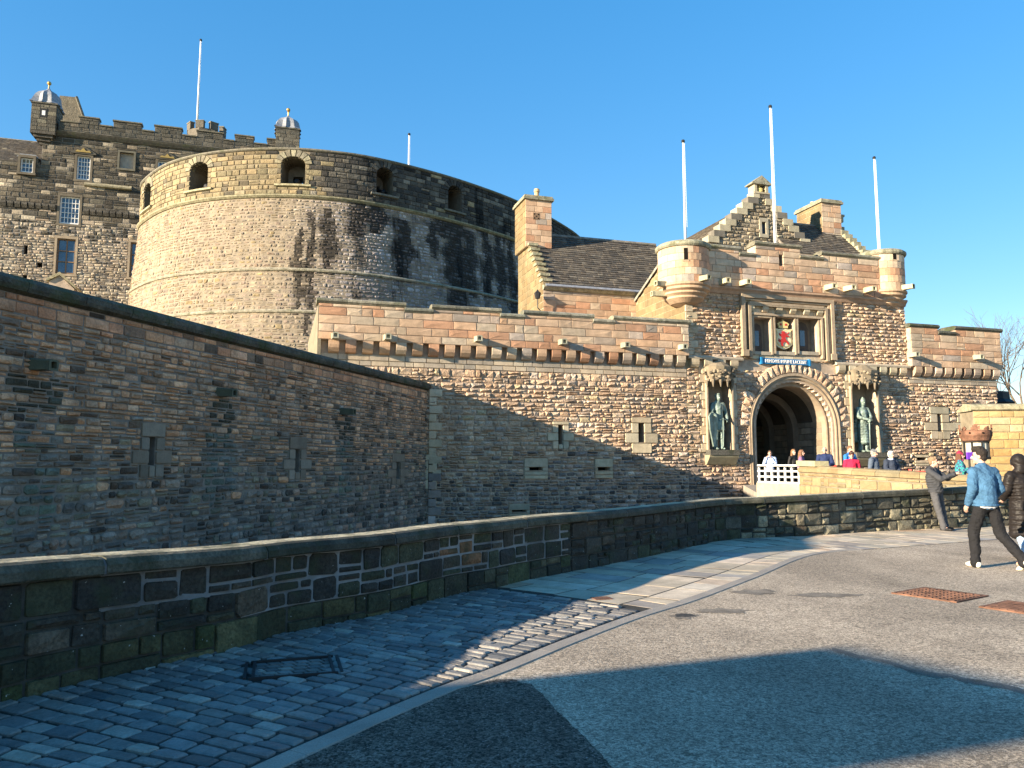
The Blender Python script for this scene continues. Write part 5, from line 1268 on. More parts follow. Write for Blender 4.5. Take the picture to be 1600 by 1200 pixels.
# left wing stands lower: cut the wall there
cut = [(u_l-1, uP(66, 230), zP(30, 254), 99)]
core('core', pl, P, u_l, u_r, 2, z_pt, 2.5, HW+slots_p+cut, M['mortar_dark'])
PB = palette([((.085, .072, .053), 4), ((.055, .048, .037), 4), ((.13, .11, .078), 2.5), ((.40, .33, .235), 1.3), ((.24, .2, .145), 1.4)], .18)
PW = palette([((.43, .35, .25), 4), ((.38, .30, .22), 3), ((.32, .265, .20), 3), ((.47, .39, .28), 2), ((.14, .12, .1), 1.2)], .14)
z_mid = zP(150, 352)
def P_tone(u, v, rng, Pt):
    k = 1/(1+math.exp(-(v-z_mid+.4*math.sin(u))*1.6))
    px = proj(Pt)[0]
    if rng.random() < k:
        c = PB(u, v, rng)
        if px < 60 and v < z_mid+4: c = tuple(q*1.4 for q in c)
        return c
    return PW(u, v, rng)
Hp = [(a-.18, b+.18, c-.18, d+.22) for a, b, c, d in HW] + slots_p + cut
masonry(pl, P, u_l, u_r, z_mid, z_pt-.9, (.3, .42), (.5, 1.1), gap=.03, prot=.02, pvar=.02, rough=.02, holes=Hp, tonef=P_tone, m=M['drum'], singles=160, seed=101, cr=.07, jit=.03, bev=.02)
masonry(pl, P, u_l, u_r, 8, z_mid, (.2, .32), (.25, .65), gap=.03, prot=.01, pvar=.03, rough=.05, holes=Hp, tonef=P_tone, m=M['drum'], singles=120, seed=102, cr=.2, jit=.09, bev=.025, wave=.02)
PP = Plane(P.O+P.n*.35, P.w)
mer = [(uP(95, 190), uP(126, 190)-.0, 0), (uP(126, 190), uP(156, 190), 1), (uP(156, 190), uP(179, 190), 0), (uP(179, 190), uP(222, 200), 1), (uP(222, 200), uP(243, 200), 0), (uP(243, 200), uP(285, 200), 1), (uP(285, 200), uP(309, 200), 0), (uP(309, 200), uP(349, 210), 1), (uP(349, 210), uP(368, 210), 0), (uP(368, 210), uP(397, 212), 1), (uP(397, 212), uP(418, 212), 0), (uP(418, 212), uP(432, 212), 1)]
core('parapet_core', pl, PP, uP(95, 190), u_r, z_pt-.85, z_mer, .6, [(a, b, z_pt-.0, 99) for a, b, h in mer if not h], M['mortar_dark'])
masonry(pl, PP, uP(95, 190), u_r, z_pt-.8, z_mer-.12, (.28, .36), (.5, 1.0), gap=.03, prot=.02, pvar=.02, rough=.01, holes=[(a, b, z_pt-.12, 99) for a, b, h in mer if not h], tonef=palette([((.075, .07, .055), 4), ((.1, .09, .07), 3), ((.14, .12, .09), 1)], .15), m=M['drum'], singles=40, seed=103, cr=.06, jit=.02)
for a, b, h in mer:
    z = z_mer if h else z_pt; mb = MB(); mb.sweep(PP, a-(.06 if h else -.06), b+(.06 if h else -.06), [(.0, z-.13), (.1, z-.1), (.1, z), (-.6, z+.05), (-.7, z-.1)], 1, (.15, .135, .1)); part('coping_stone', mb, M['coping'], pl, at=PP(a, z))
mb = MB(); mb.sweep(P, u_t0, u_r, [(-.01, z_pt-1.25), (.12, z_pt-1.2), (.3, z_pt-1.0), (.40, z_pt-.86), (-.01, z_pt-.84)], 6, (.11, .1, .08)); part('string_course', mb, M['coping'], pl)
zq = zP(170, 293); mb = MB(); mb.sweep(P, uP(132, 293), uP(206, 296), [(-.01, zq-.12), (.26, zq-.06), (.3, zq+.05), (-.01, zq+.3)], 2, (.3, .26, .17)); part('string_course', mb, M['coping'], pl)
for k in range(15):
    for (pa, pb, py) in ((uP(0, 322), uP(88, 326), 322), (uP(130, 331), uP(212, 338), 334)):
        if k < 8:
            u = pa+(pb-pa)*(k+.5)/8; z = zP(60 if py < 330 else 170, py); mb = MB(); mb.sweep(P, u-.2, u+.2, [(-.02, z-.3), (.1, z-.25), (.25, z), (.25, z+.2), (-.02, z+.2)], 1, (.09, .08, .065)); part('corbel', mb, M['drum'], pl, at=P(u, z))
def sash(parent, sf, r, nx, ny, m_, seed=0, recess=.18):
    a, b, c, d = r; f = MB(); t = .09; gl = 'white' if m_ == 'white' else 'brownpaint'
    for q in ((a, a+t, c, d), (b-t, b, c, d), (a+t, b-t, c, c+t*1.6), (a+t, b-t, d-t, d)): f.box(sf, *q, -recess-.1, -recess+.03)
    w = part('window', f, M[gl], parent, at=sf(a, c)); bt = .045 if m_ == 'white' else .08
    g = MB()
    for i in range(1, nx): u = a+t+(b-a-2*t)*i/nx; g.box(sf, u-bt/2, u+bt/2, c+t*1.6, d-t, -recess-.06, -recess+.01)
    for j in range(1, ny): v = c+t*1.6+(d-c-t*2.6)*j/ny; g.box(sf, a+t, b-t, v-bt/2-.0, v+bt/2, -recess-.055, -recess+.013)
    part('glazing_bars', g, M[gl], w)
    if m_ == 'white': mb = MB(); mb.box(sf, a+t, b-t, c+t*1.6, d-t, -recess-.09, -recess-.065); part('pane', mb, M['glass'], w)
    else:
        for i in range(nx):
            for j in range(ny):
                mb = MB(); u0, u1 = a+t+(b-a-2*t)*i/nx, a+t+(b-a-2*t)*(i+1)/nx; v0, v1 = c+t*1.6+(d-c-t*2.6)*j/ny, c+t*1.6+(d-c-t*2.6)*(j+1)/ny
                mb.box(sf, u0, u1, v0, v1, -recess-.09+.002*((i+j) % 2), -recess-.065); part('pane', mb, M['glass'], w, at=sf(u0, v0))
    s = MB(); 
    for q in ((a-.18, a, c, d), (b, b+.18, c, d), (a-.18, b+.18, d, d+.22), (a-.22, b+.22, c-.18, c)): s.box(sf, *[x+(.003 if k in (0, 2) else -.003) for k, x in enumerate(q)], -.5, .05, (.15, .125, .09) if m_ == 'white' else (.33, .26, .18))
    part('window_surround', s, M['ashlar'], parent, at=sf(a, c))
for (kind, _, nx, ny), r in zip(WIN, HW):
    if kind == 'blind':
        mb = MB(); mb.box(P, r[0], r[1], r[2], r[3], -.3, -.2, (.36, .31, .25)); part('blind_panel', mb, M['ashlar'], pl); frame(pl, P, (r[0]-.16, r[1]+.16, r[2]-.16, r[3]+.16), .16, -.1, .12, (.13, .12, .09), sides='LRTB')
    else: sash(pl, P, r, nx, ny, 'white' if kind == 'sash' else 'brown')
for r in slots_p: mb = MB(); mb.box(P, r[0]-.02, r[1]+.02, r[2]-.02, r[3]+.02, -.6, -.5); part('slot_recess', mb, M['black'], pl)
for (px, py) in ((131, 236), (262, 245)):
    u, z = P.hit(px, py); mb = MB(); mb.prism(P, [(u-.95, z-.28), (u+.95, z-.28), (u+.95, z-.18), (u, z+.42), (u-.95, z-.18)], -.05, .12, (.1, .09, .07)); pd = part('pediment', mb, M['ashlar'], pl)
    mb = MB(); mb.prism(P, [(u-.6, z-.16), (u+.6, z-.16), (u+.45, z+.02), (u+.2, z-.04), (u, z+.22), (u-.2, z-.04), (u-.45, z+.02)], .121, .17); part('gilded_emblem', mb, M['gold'], pd)
# projecting turret, left
def cap_turret(px0, px1, yb, yt, rt, fin, Yoff, label, wn=False, sz=1.0, corb=True):
    u0, u1 = uP(px0, yb), uP(px1, yb); dd = u1-u0; xm = (px0+px1)/2; f_ = dd*.28
    zb_, zt_ = P.hit(xm, yb, f_)[1], P.hit(xm, yt, f_)[1]; zr_, zf = P.hit(xm, rt, -dd*.2)[1], P.hit(xm, fin, -dd*.2)[1]; t = part('turret', MB().box(P, u0+.02, u1-.02, zb_-.4, zt_, -dd*.75, dd*.28, (.10, .09, .07)), M['drum'], pl)
    FR = Plane(P.O+P.n*dd*.28, P.w)
    masonry(t, FR, u0, u1, zb_-.4, zt_-.1, (.28, .36), (.4, .9), gap=.025, prot=.02, pvar=.01, rough=0, holes=[((u0+u1)/2-.25, (u0+u1)/2+.25, (zb_+zt_)/2-.2, (zb_+zt_)/2+.5)] if wn else [], tonef=palette([((.10, .09, .07), 3), ((.14, .125, .095), 3), ((.2, .18, .13), 1)]), m=M['drum'], singles=20, seed=5)
    def sd(u, v, d=0.0): return P(u0-d, v, dd*.28-(dd*1.03-u))
    def sd2(u, v, d=0.0): return P(u1+d, v, dd*.28-u)
    masonry(t, sd2, 0, dd*1.0, zb_-.4, zt_-.1, (.28, .36), (.4, .9), gap=.025, prot=.02, pvar=.01, rough=0, tonef=palette([((.10, .09, .07), 3), ((.14, .125, .095), 3)]), m=M['drum'], singles=10, seed=6)
    if corb:
        mb = MB()
        for k in range(4):
            q = k*.1; mb.box(P, u0+.02+q*2, u1-.02-q*2, zb_-.4-.25*(k+1)+.001, zb_-.4-.25*k, -.3, dd*.28-q*1.6, (.09, .08, .065))
        part('corbelling', mb, M['drum'], t)
    mb = MB(); mb.box(P, u0-.06, u1+.06, zt_, zt_+.12, -dd*.8, dd*.28+.07, (.12, .11, .09)); part('eaves_course', mb, M['coping'], t)
    # lead ogee roof with ribs
    cc_ = P((u0+u1)/2, zt_+.12, dd*.28-dd*.515); hr = zr_-zt_-.12; ax = P.w; ay = P.n; hw_ = dd/2+.1
    pr = [(1.0, 0), (.90, .12), (.86, .3), (.80, .48), (.66, .64), (.42, .76), (.2, .86), (.1, .95), (.06, 1.0)]; ns_ = 20; V = []; Fc = []
    for r_, z_ in pr:
        for k in range(ns_):
            a = 2*math.pi*k/ns_+math.pi/4; sq = 1/max(abs(math.cos(a)), abs(math.sin(a))); mixk = min(1, z_*1.4); rr_ = r_*hw_*(sq*(1-mixk)+mixk*1.12)*(1+.06*(1 if k % 2 else -1))
            V.append(cc_+ax*rr_*math.cos(a)+ay*rr_*math.sin(a)+np.array((0, 0, z_*hr)))
    for j in range(len(pr)-1):
        for k in range(ns_): Fc.append((j*ns_+k, j*ns_+(k+1) % ns_, (j+1)*ns_+(k+1) % ns_, (j+1)*ns_+k))
    mb = MB(); mb.add(V, Fc+[tuple((len(pr)-1)*ns_+k for k in range(ns_))]); part('lead_roof', mb, M['lead'], t)
    mb = MB(); mb.lathe(cc_+np.array((0, 0, hr)), [(.06, 0), (.05, .3), (.1, .34), (.03, .4)], 8); mb.ball(cc_+np.array((0, 0, zf-zt_-.12)), .17*sz, 10); part('gilt_ball', mb, M['gold'], t)
    if wn:
        mb = MB(); c_u = (u0+u1)/2; z = (zb_+zt_)/2+.15; mb.box(P, c_u-.25, c_u+.25, z-.35, z+.35, dd*.28-.1, dd*.28+.03, (.02, .02, .02)); wv = part('window', mb, M['iron'], t); mb = MB(); mb.box(P, c_u-.12, c_u+.12, z-.2, z+.2, dd*.28+.03, dd*.28+.045); part('pane', mb, M['white'], wv)
cap_turret(50, 90, 197, 162, 137, 129, 0, '', wn=True)
cap_turret(430, 467, 240, 201, 180, 171, 0, '', corb=False)
# gable wall seen beside the left turret, and cap-house
u0, u1 = uP(93, 190), uP(126, 190)
mb = MB(); mb.prism(P, [(u0-.6, z_pt-.5), (u1, z_pt-.5), (u1, zP(126, 185)), (uP(104, 153), P.hit(104, 150, -3)[1]), (u0-.9, P.hit(92, 149, -3)[1])], -3.6, -3.0, (.2, .17, .12)); part('rear_gable', mb, M['drum'], pl)
mb = MB(); q0, q1 = P(uP(104, 153), P.hit(104, 150, -3)[1]+.02, -2.95), P(u1, zP(126, 185)+.02, -2.95); mb.tube([q0, q1], .12, 6, (.12, .11, .09)); part('skew_coping', mb, M['coping'], pl)
cx0, cx1 = uP(283, 200), uP(346, 208); cz_ = P.hit(315, 200, -3)[1]
mb = MB(); cc_ = P((cx0+cx1)/2, 0, -4.5); hw_ = (cx1-cx0)/2*1.05; mb.lathe((cc_[0], cc_[1], z_pt-1), [(hw_, 0), (hw_, cz_-z_pt+1)], 8, (.15, .13, .1)); cpn = part('cap_house', mb, M['drum'], pl)
for k in range(8):
    a = 2*math.pi*k/8; mb = MB(); q = np.array((cc_[0]+hw_*.93*math.cos(a), cc_[1]+hw_*.93*math.sin(a), cz_)); pq_ = Plane(q, (-math.sin(a), math.cos(a))); mb.box(pq_, -.36, .36, 0, .62, -.3, .08, (.13, .115, .09)); mb.box(pq_, -.4, .4, .621, .7, -.34, .12, (.2, .18, .13)); part('merlon', mb, M['drum'], cpn, at=q)
# left wing: parapet strip, slated slope, dormer face
ua_, ub_ = u_l, uP(66, 230); z0 = zP(30, 254); z1 = zP(30, 212)
wg = thing('side_wing', 'lower wing with brown slated slope at the far left of the palace', 'building', P(-4, 0))
S = roof_plane(P, ua_, ub_-.1, .0, z0+.1, 3.4, z1+.9, wg, 111, singles=60, row=.22)
mb = MB(); mb.box(P, ua_, ub_+1, z1+.4, zP(25, 189), -6, -5.4, (.2, .175, .12)); part('rear_wall', mb, M['drum'], wg)
BK = P.back(5.4); masonry(wg, BK, ua_, ub_+1, z1+.6, zP(25, 190), (.3, .4), (.4, .9), gap=.03, prot=.02, pvar=.02, rough=.02, tonef=palette([((.3, .26, .17), 3), ((.22, .19, .13), 2), ((.12, .1, .08), 1)]), m=M['drum'], singles=30, seed=112)
dw = (P.rect(33, 248, 53, 271)); mb = MB(); mb.box(P, dw[0]-.25, dw[1]+.25, z0-.0, dw[3]+.1, -1.2, -.0, (.25, .22, .16)); dr = part('dormer', mb, M['drum'], wg)
mb = MB(); mb.prism(P, [(dw[0]-.35, dw[3]+.1), (dw[1]+.35, dw[3]+.1), (dw[1]+.1, dw[3]+.35), (dw[0]-.1, dw[3]+.35)], -2.4, .08); part('dormer_roof', mb, M['lead'], dr)
sash(wg, Plane(P.O+P.n*.22, P.w), dw, 3, 3, 'white')
# small gabled stone outshot above the flank wall
O_ = atY(97, 450, 47.0); Q = Plane((O_[0], 47.0, 0), (3.27, 1)); r = Q.rect(75, 438, 118, 490)
ot = thing('gabled_outshot', 'small sunlit stone outshot with pointed roof above the left wall', 'outbuilding', Q((r[0]+r[1])/2, r[2]))
mb = MB(); um = Q.hit(93, 440)[0]; mb.prism(Q, [(r[0], 2), (r[1]-.1, 2), (r[1]-.1, r[3]-.5), (um, Q.hit(93, 430)[1]), (r[0], r[3]-.1)], -3, 0, (.42, .37, .23)); part('wall', mb, M['mortar'], ot)
masonry(ot, Q, r[0], r[1]-.1, 5, r[3]-.55, (.22, .3), (.3, .6), gap=.02, prot=.03, pvar=.02, rough=.02, tonef=CREAM, m=M['drum'], singles=40, seed=5)
mb = MB(); mb.prism(Q, [(r[0]-.12, r[3]-.12), (um, Q.hit(93, 430)[1]+.0), (r[1], r[3]-.5), (r[1], r[3]-.35), (um, Q.hit(93, 430)[1]+.2), (r[0]-.12, r[3]+.05)], -3.1, .12, (.3, .26, .16)); part('roof', mb, M['coping'], ot)
flagpole(308, 192, 62, P((cx0+cx1)/2, 0, -4.5)[1], 'very tall bare white flagpole on the dark battlemented range at left', .09, zb=cz_-.6)
flagpole(638.5, 262, 209, 62, 'short thin white flagpole showing above the curved battery', .085, zb=ZS1)

# ================================================================== BRIDGE TO THE GATE
gA = F(g_uc-r_out-.5, 0, .1); gB = F(g_uc+r_out+.6, 0, .1)
def deck_z(Y): return min(z_deck, max(.0, .02+(Y-21.0)*.064))
A0 = atY(1185, 755, 28.5); B0 = atY(1249, 755, 26.6); C0 = atY(1330, 755, 23.6); D0 = atY(1450, 755, 21.9); E0 = atY(1640, 755, 21.0)
mb = MB(); pts = [E0, D0, C0, B0, A0, gA, gB, atY(1530, 700, 30), atY(1640, 700, 28), atY(1900, 700, 27), atY(1900, 755, 20.5)]
V = [(p[0], p[1], deck_z(p[1])+.01) for p in pts]; Vb = [(p[0], p[1], -3.2) for p in pts]; n = len(pts)
mb.add(V+Vb, [tuple(range(n))[::-1], tuple(range(n, 2*n))] + [(i, (i+1) % n, n+(i+1) % n, n+i) for i in range(n)]); struct('bridge_deck', mb, M['concrete'])
# bright parapet of the bridge
bpth = Path([(B0[0], B0[1]), (atY(1290, 755, 25.0)[0], 25.0), (C0[0], C0[1]), (atY(1390, 755, 22.6)[0], 22.6), (D0[0], D0[1]), (atY(1540, 755, 21.4)[0], 21.4), (E0[0], E0[1])], step=.2)
tops = [(1249, 727), (1300, 729), (1350, 732), (1400, 735), (1450, 738), (1500, 741), (1560, 744), (1640, 748)]
def btop(u):
    x, y = np.interp(u, bpth.U, bpth.P[:, 0]), np.interp(u, bpth.U, bpth.P[:, 1]); px = proj((x, y, 1.4))[0]
    return float(atY(px, np.interp(px, [t[0] for t in tops], [t[1] for t in tops]), y)[2])
bpth.zmap = lambda u, v: v*btop(u) if v > 0 else v
br = thing('bridge_parapet', 'sunlit yellowish stone bridge wall in front of the visitors by the gate', 'wall', (B0[0], B0[1], .4))
core('core', br, bpth, 0, bpth.L, -3.2, .97, .38, [], M['mortar_sundim'], front=-.01, du=.4)
BRP = palette([((.25, .185, .10), 4), ((.24, .185, .10), 3), ((.30, .235, .13), 2), ((.19, .155, .09), 1)], .14)
masonry(br, bpth, 0, bpth.L, -1.2, .84, (.16, .24), (.25, .6), gap=.012, prot=.012, pvar=.012, rough=.02, tonef=BRP, m=M['yellowstone'], singles=120, seed=121, cr=.1, jit=.03)
u = 0; rng = random.Random(8)
while u < bpth.L-.05:
    b = min(bpth.L, u+rng.uniform(.5, .9)); mb = MB(); j = rng.uniform(-.01, .02)
    mb.sweep(bpth, u+.005, b-.005, [(.0, .845), (.06, .86), (.05, .93), (-.05, .985+j*.3), (-.2, 1.0+j*.3), (-.36, .96), (-.42, .86)], 3, BRP(u, 0, rng)); part('coping_stone', mb, M['yellowstone'], br, at=bpth(u, .9)); u = b
mb = MB(); z_ = btop(0); mb.box(lambda u, v, d: bpth(u, 1.0, d)+np.array((0, 0, v)), -.02, 1.15, -.02, .16, -.42, .08, (.36, .33, .2)); part('end_cap_stone', mb, M['yellowstone'], br)
# lattice barrier on its base
lt = thing('lattice_barrier', 'cream painted square lattice barrier at the left edge of the bridge', 'railing', (float(A0[0]), float(A0[1]), .4))
dAB = np.array((B0[0]-A0[0], B0[1]-A0[1], 0)); LW = np.linalg.norm(dAB); LT = Plane((A0[0], A0[1], 0), dAB)
zt_, zb_, zs_ = LT.hit(1215, 726)[1], LT.hit(1215, 755)[1], LT.hit(1215, 772)[1]
nx, ny = 6, 3; t = .055
for i in range(nx+1):
    u = t/2+(LW-t)*i/nx; mb = MB(); mb.box(LT, u-t/2, u+t/2, zb_, zt_-.1, -.06, .0); part('upright', mb, M['cream2'] if 'cream2' in M else M['white'], lt, at=LT(u, zb_))
for j in range(ny+1):
    z = zb_+t/2+(zt_-zb_-t)*j/ny; mb = MB(); mb.box(LT, -.02, LW+.02, z-t/2, z+t/2, -.05, .012); part('rail', mb, M['white'], lt, at=LT(0, z))
mb = MB(); mb.box(LT, -.05, LW+.05, -3.2, zb_-.002, -.3, .05, (.36, .31, .22)); part('base', mb, M['yellowstone'], lt)
# red and white barriers behind the parapet
M['redplastic'] = mat('red_plastic', (.55, .03, .02), var=.1, rough=.4, bump=0)
for (x0, x1, y, Y, lab, wband) in ((1296, 1345, 727, 28.0, 'red crowd barrier showing behind the lady in the red coat', 0), (1404, 1425, 733, 25.5, 'short red barrier rail right of the white haired man', 0), (1426, 1470, 736, 24.6, 'red and white barrier just left of the man leaning on the wall', 1), (1262, 1278, 722, 28.5, 'short red barrier end beside the balding man in navy', 0)):
    a, b = atY(x0, y, Y), atY(x1, y+1, Y-.3); t_ = thing('crowd_barrier', lab, 'barrier', (a[0], Y, deck_z(Y))); X = Plane((a[0], a[1], 0), (b-a)*np.array((1, 1, 0))); Lb = np.linalg.norm((b-a)[:2])
    mb = MB(); mb.box(X, 0, Lb, a[2]-.13, a[2], -.05, .05); part('top_rail', mb, M['redplastic'], t_)
    if wband: mb = MB(); mb.box(X, .05, Lb-.05, a[2]-.105, a[2]-.04, .051, .056); part('white_band', mb, M['white'], t_)
    for u in (.1, Lb-.1): mb = MB(); mb.box(X, u-.04, u+.04, deck_z(Y), a[2]-.131, -.04, .04); part('leg', mb, M['redplastic'], t_)
# ================================================================== RIGHT-HAND APPROACH WALL
RW = Plane((0, 0, 0), (1, -.10)); p0 = atY(1524, 700, 28.4); RW = Plane((p0[0], p0[1], 0), (1, -.10))
rw = thing('approach_wall', 'bright yellow sandstone wall with lichened coping at the right edge', 'wall', RW(2, 0))
z_t = RW.hit(1560, 630)[1]; z_c = RW.hit(1560, 642)[1]
core('core', rw, RW, 0, 14, -3, z_c, 1.0, [], M['mortar_sundim'])
masonry(rw, RW, .0, 14, -.4, z_c, (.26, .34), (.38, .8), gap=.012, prot=.01, pvar=.01, rough=.012, tonef=YEL, m=M['yellowstone'], singles=160, seed=131, cr=.06, jit=.02)
for k in range(8):
    mb = MB(); mb.sweep(RW, k*1.7-.1+.006, k*1.7+1.6-.006, [(.0, z_c+.003), (.09, z_c+.05), (.09, z_c+.16), (.0, z_t-.04), (-.5, z_t+.02), (-1.1, z_c+.05), (-1.1, z_c+.003)], 1, (.36, .32, .2) if k % 2 else (.30, .27, .18)); part('coping_stone', mb, M['coping'], rw, at=RW(k*1.7, z_c))
# dark kiosk roof beyond
kp_ = atY(1568, 627, 46); kk = thing('pavilion', 'dark flat capped pavilion roof just above the yellow wall', 'pavilion', (kp_[0], 46, 0)); r0 = abs(atY(1588, 620, 46)[0]-kp_[0]); zk0, zk1 = atY(1568, 632, 46)[2], atY(1568, 613, 46)[2]
mb = MB(); mb.lathe((kp_[0]-.5, 46, -1), [(r0*.9, 0), (r0*.9, zk0+1)], 8); part('body', mb, M['iron'], kk)
mb = MB(); mb.lathe((kp_[0]-.5, 46, 0), [(r0*1.25, zk0), (r0*1.3, zk0+.1), (r0*1.0, zk0+.3), (r0*.95, zk1), (r0*.6, zk1+.05)], 8); part('roof', mb, M['iron'], kk)
# ---- crown shaped fire basket on a post
cb = atY(1525, 690, 24.5); X0 = np.array((cb[0], cb[1], 0)); s_ = 24.5/FPX
cr = thing('crown_beacon', 'rusty crown shaped iron beacon with glazed lantern ring, by the yellow wall', 'beacon', (cb[0], cb[1], deck_z(24.5)))
zc0 = atY(1525, 701, 24.5)[2]; zc1 = atY(1525, 690, 24.5)[2]; rr_ = 22*s_
mb = MB(); mb.lathe((*X0[:2], 0), [(rr_*.80, zc1+.0), (rr_*.92, zc1+.03), (rr_*.98, zc1+.13), (rr_*1.04, zc1+.2), (rr_*1.02, zc1+.33), (rr_*.94, zc1+.36), (rr_*.9, zc1+.30), (rr_*.7, zc1+.1)], 28); part('crown_band', mb, M['rust'], cr)
for k in range(8):
    a = 2*math.pi*k/8+.3; q = X0+np.array((rr_*.98*math.cos(a), rr_*.98*math.sin(a), zc1+.34)); X = Plane(q, (-math.sin(a), math.cos(a))); mb = MB()
    if k % 2: mb.prism(X, [(-.03, 0), (.03, 0), (.03, .06), (.1, .03), (.1, .15), (.03, .12), (.06, .2), (-.06, .2), (-.03, .12), (-.1, .15), (-.1, .03), (-.03, .06)], -.02, .02)
    else: mb.prism(X, [(-.02, 0), (.02, 0), (.07, .07), (0, .14), (-.07, .07)], -.02, .02)
    part('finial', mb, M['rust'], cr, at=q)
    q2 = X0+np.array((rr_*1.04*math.cos(a+.39), rr_*1.04*math.sin(a+.39), zc1+.26)); mb = MB(); mb.ball(q2, .035, 6); part('rivet_hole', mb, M['black'], cr, at=q2)
    a2 = a+.39; q3 = X0+np.array((rr_*.8*math.cos(a2), rr_*.8*math.sin(a2), 0)); mb = MB(); mb.tube([q3+np.array((0, 0, zc0-.28)), q3+np.array((0, 0, zc1))], .025, 5); part('lantern_post', mb, M['iron'], cr, at=q3)
mb = MB(); mb.lathe((*X0[:2], 0), [(rr_*.74, zc0-.26), (rr_*.74, zc1-.02)], 16); part('lantern_glass', mb, mat('milk_glass', (.55, .5, .4), rough=.3, bump=0), cr)
mb = MB(); mb.lathe((*X0[:2], 0), [(rr_*.86, zc0-.34), (rr_*.88, zc0-.26), (.05, zc0-.24)], 16); mb.lathe((*X0[:2], 0), [(rr_*.84, zc1-.03), (rr_*.86, zc1+.0), (.05, zc1)], 16); mb.tube([X0, X0+np.array((0, 0, zc0-.3))], .07, 10); part('post', mb, M['iron'], cr)
# purple notice
pn = atY(1533, 712, 23.6); pn = atY(1516, 712, 23.6); X = Plane((pn[0], pn[1], pn[2]), (1, .1)); mb = MB(); mb.box(X, -.11, .11, -.11, .11, -.03, .03); ps = thing('notice_board', 'small plain purple notice panel below the crown beacon', 'sign', (pn[0], pn[1], deck_z(23.6))); part('panel', mb, mat('purple_print', (.14, .04, .42), var=.05, bump=0, rough=.5), ps)
mb = MB(); mb.tube([(pn[0], pn[1]+.06, deck_z(23.6)), (pn[0], pn[1]+.06, pn[2])], .03, 6); part('post', mb, M['iron'], ps)
# bare tree
tb = atY(1580, 640, 62); tr = thing('bare_tree', 'leafless pale twiggy tree behind the right end of the walls', 'tree', (tb[0], 62, 0))
rng = random.Random(11); tk = MB(); bh = MB()
def grow(p, d, ln, r, lev):
    q = p+d*ln; (tk if lev < 2 else bh).tube([p, p+d*ln*.5+np.array([rng.uniform(-.05, .05)*ln for _ in range(3)]), q], [r, r*.85, r*.7], 5 if lev < 3 else 3, cap=False)
    if lev >= 8: return
    for k in range(3 if lev in (1, 3, 4) else 2):
        ax = np.array([rng.gauss(0, 1) for _ in range(3)]); e = d+ax*(.36 if lev else .3)+np.array((0, 0, .08)); e /= np.linalg.norm(e); grow(q if k else p+d*ln*rng.uniform(.6, 1), e, ln*rng.uniform(.68, .9), r*.66, lev+1)
grow(np.array((tb[0]+1.2, 62, 0)), np.array((0, 0, 1.0)), 3.1, .24, 0)
M['bark'] = mat('bark', (.16, .12, .085), var=.2, bump=.5)
part('trunk', tk, M['bark'], tr); part('branches', bh, M['bark'], tr)
# ================================================================== UNSEEN TALL BLOCK BEHIND THE CAMERA (added, shaped to cast the near shade)
SH_DIST = 13.0; lx, ly = LD; rx_, ry_ = ly, -lx
def shade_pt(px, py):
    x, y = atz(px, py); return x*rx_+y*ry_, x*lx+y*ly
s1, s2, s3 = shade_pt(740, 1067), shade_pt(1310, 1010), shade_pt(1600, 1067)
print('shade', s1, s2, s3)
tanE = math.tan(SUN_EL)
s4, s5 = shade_pt(1600, 1151), shade_pt(1300, 1198)
_k = (s3[1]-s2[1])/(s3[0]-s2[0]); _m = (s4[1]-s5[1])/(s4[0]-s5[0])        # top edge and right edge meet at the corner tc
_r = (s4[1]-s3[1]+_k*s3[0]-_m*s4[0])/(_k-_m); tc = (_r, (s3[1]+_k*(_r-s3[0])+SH_DIST)*tanE); print('corner', s4, s5, tc)
BO = np.array((-lx*SH_DIST, -ly*SH_DIST, 0)); BP = Plane(BO, (rx_, ry_))      # lateral coordinate = r, faces away from the sun or towards it
prof_ = [(s1[0]-.35, -3.2), (s1[0]-.35, (s1[1]-1.3+SH_DIST)*tanE), (s1[0], (s1[1]+SH_DIST)*tanE), (s2[0], (s2[1]+SH_DIST)*tanE), (s3[0], (s3[1]+SH_DIST)*tanE), tc, (s4[0], (s4[1]+SH_DIST)*tanE), (s5[0], (s5[1]+SH_DIST)*tanE), (s5[0]-.25, -3.2)]
mb = MB(); mb.prism(BP, prof_, 0, .4, (.35, .3, .22))
single('gable_wall', mb, M['mortar'], 'unseen stone wall end behind the viewer, outline shaped to cast the near shade', 'wall', BP(-3, 0))
# ================================================================== PEOPLE AND STATUES
def capsule(mb, a, b, ra, rb, n=12):
    a = np.array(a, float); b = np.array(b, float); d = b-a; Ln = np.linalg.norm(d)
    if Ln < 1e-5: mb.ball(a, ra, n); return
    t = d/Ln; pts = []; rr_ = []
    for k in range(5):
        an = math.pi/2*(1-k/4); pts.append(a-t*ra*math.sin(an)); rr_.append(max(.0015, ra*math.cos(an)))
    for k in range(5):
        an = math.pi/2*k/4; pts.append(b+t*rb*math.sin(an)); rr_.append(max(.0015, rb*math.cos(an)))
    mb.tube(pts, rr_, n)
def ell(mb, c, sx, sy, sz, n=14, tilt=None):
    V0 = len(mb.v); mb.ball((0, 0, 0), 1.0, n, None, (sx, sy, sz))
    for i in range(V0, len(mb.v)):
        p = Vector(mb.v[i])
        if tilt is not None: p = tilt @ p
        mb.v[i] = (p[0]+c[0], p[1]+c[1], p[2]+c[2])
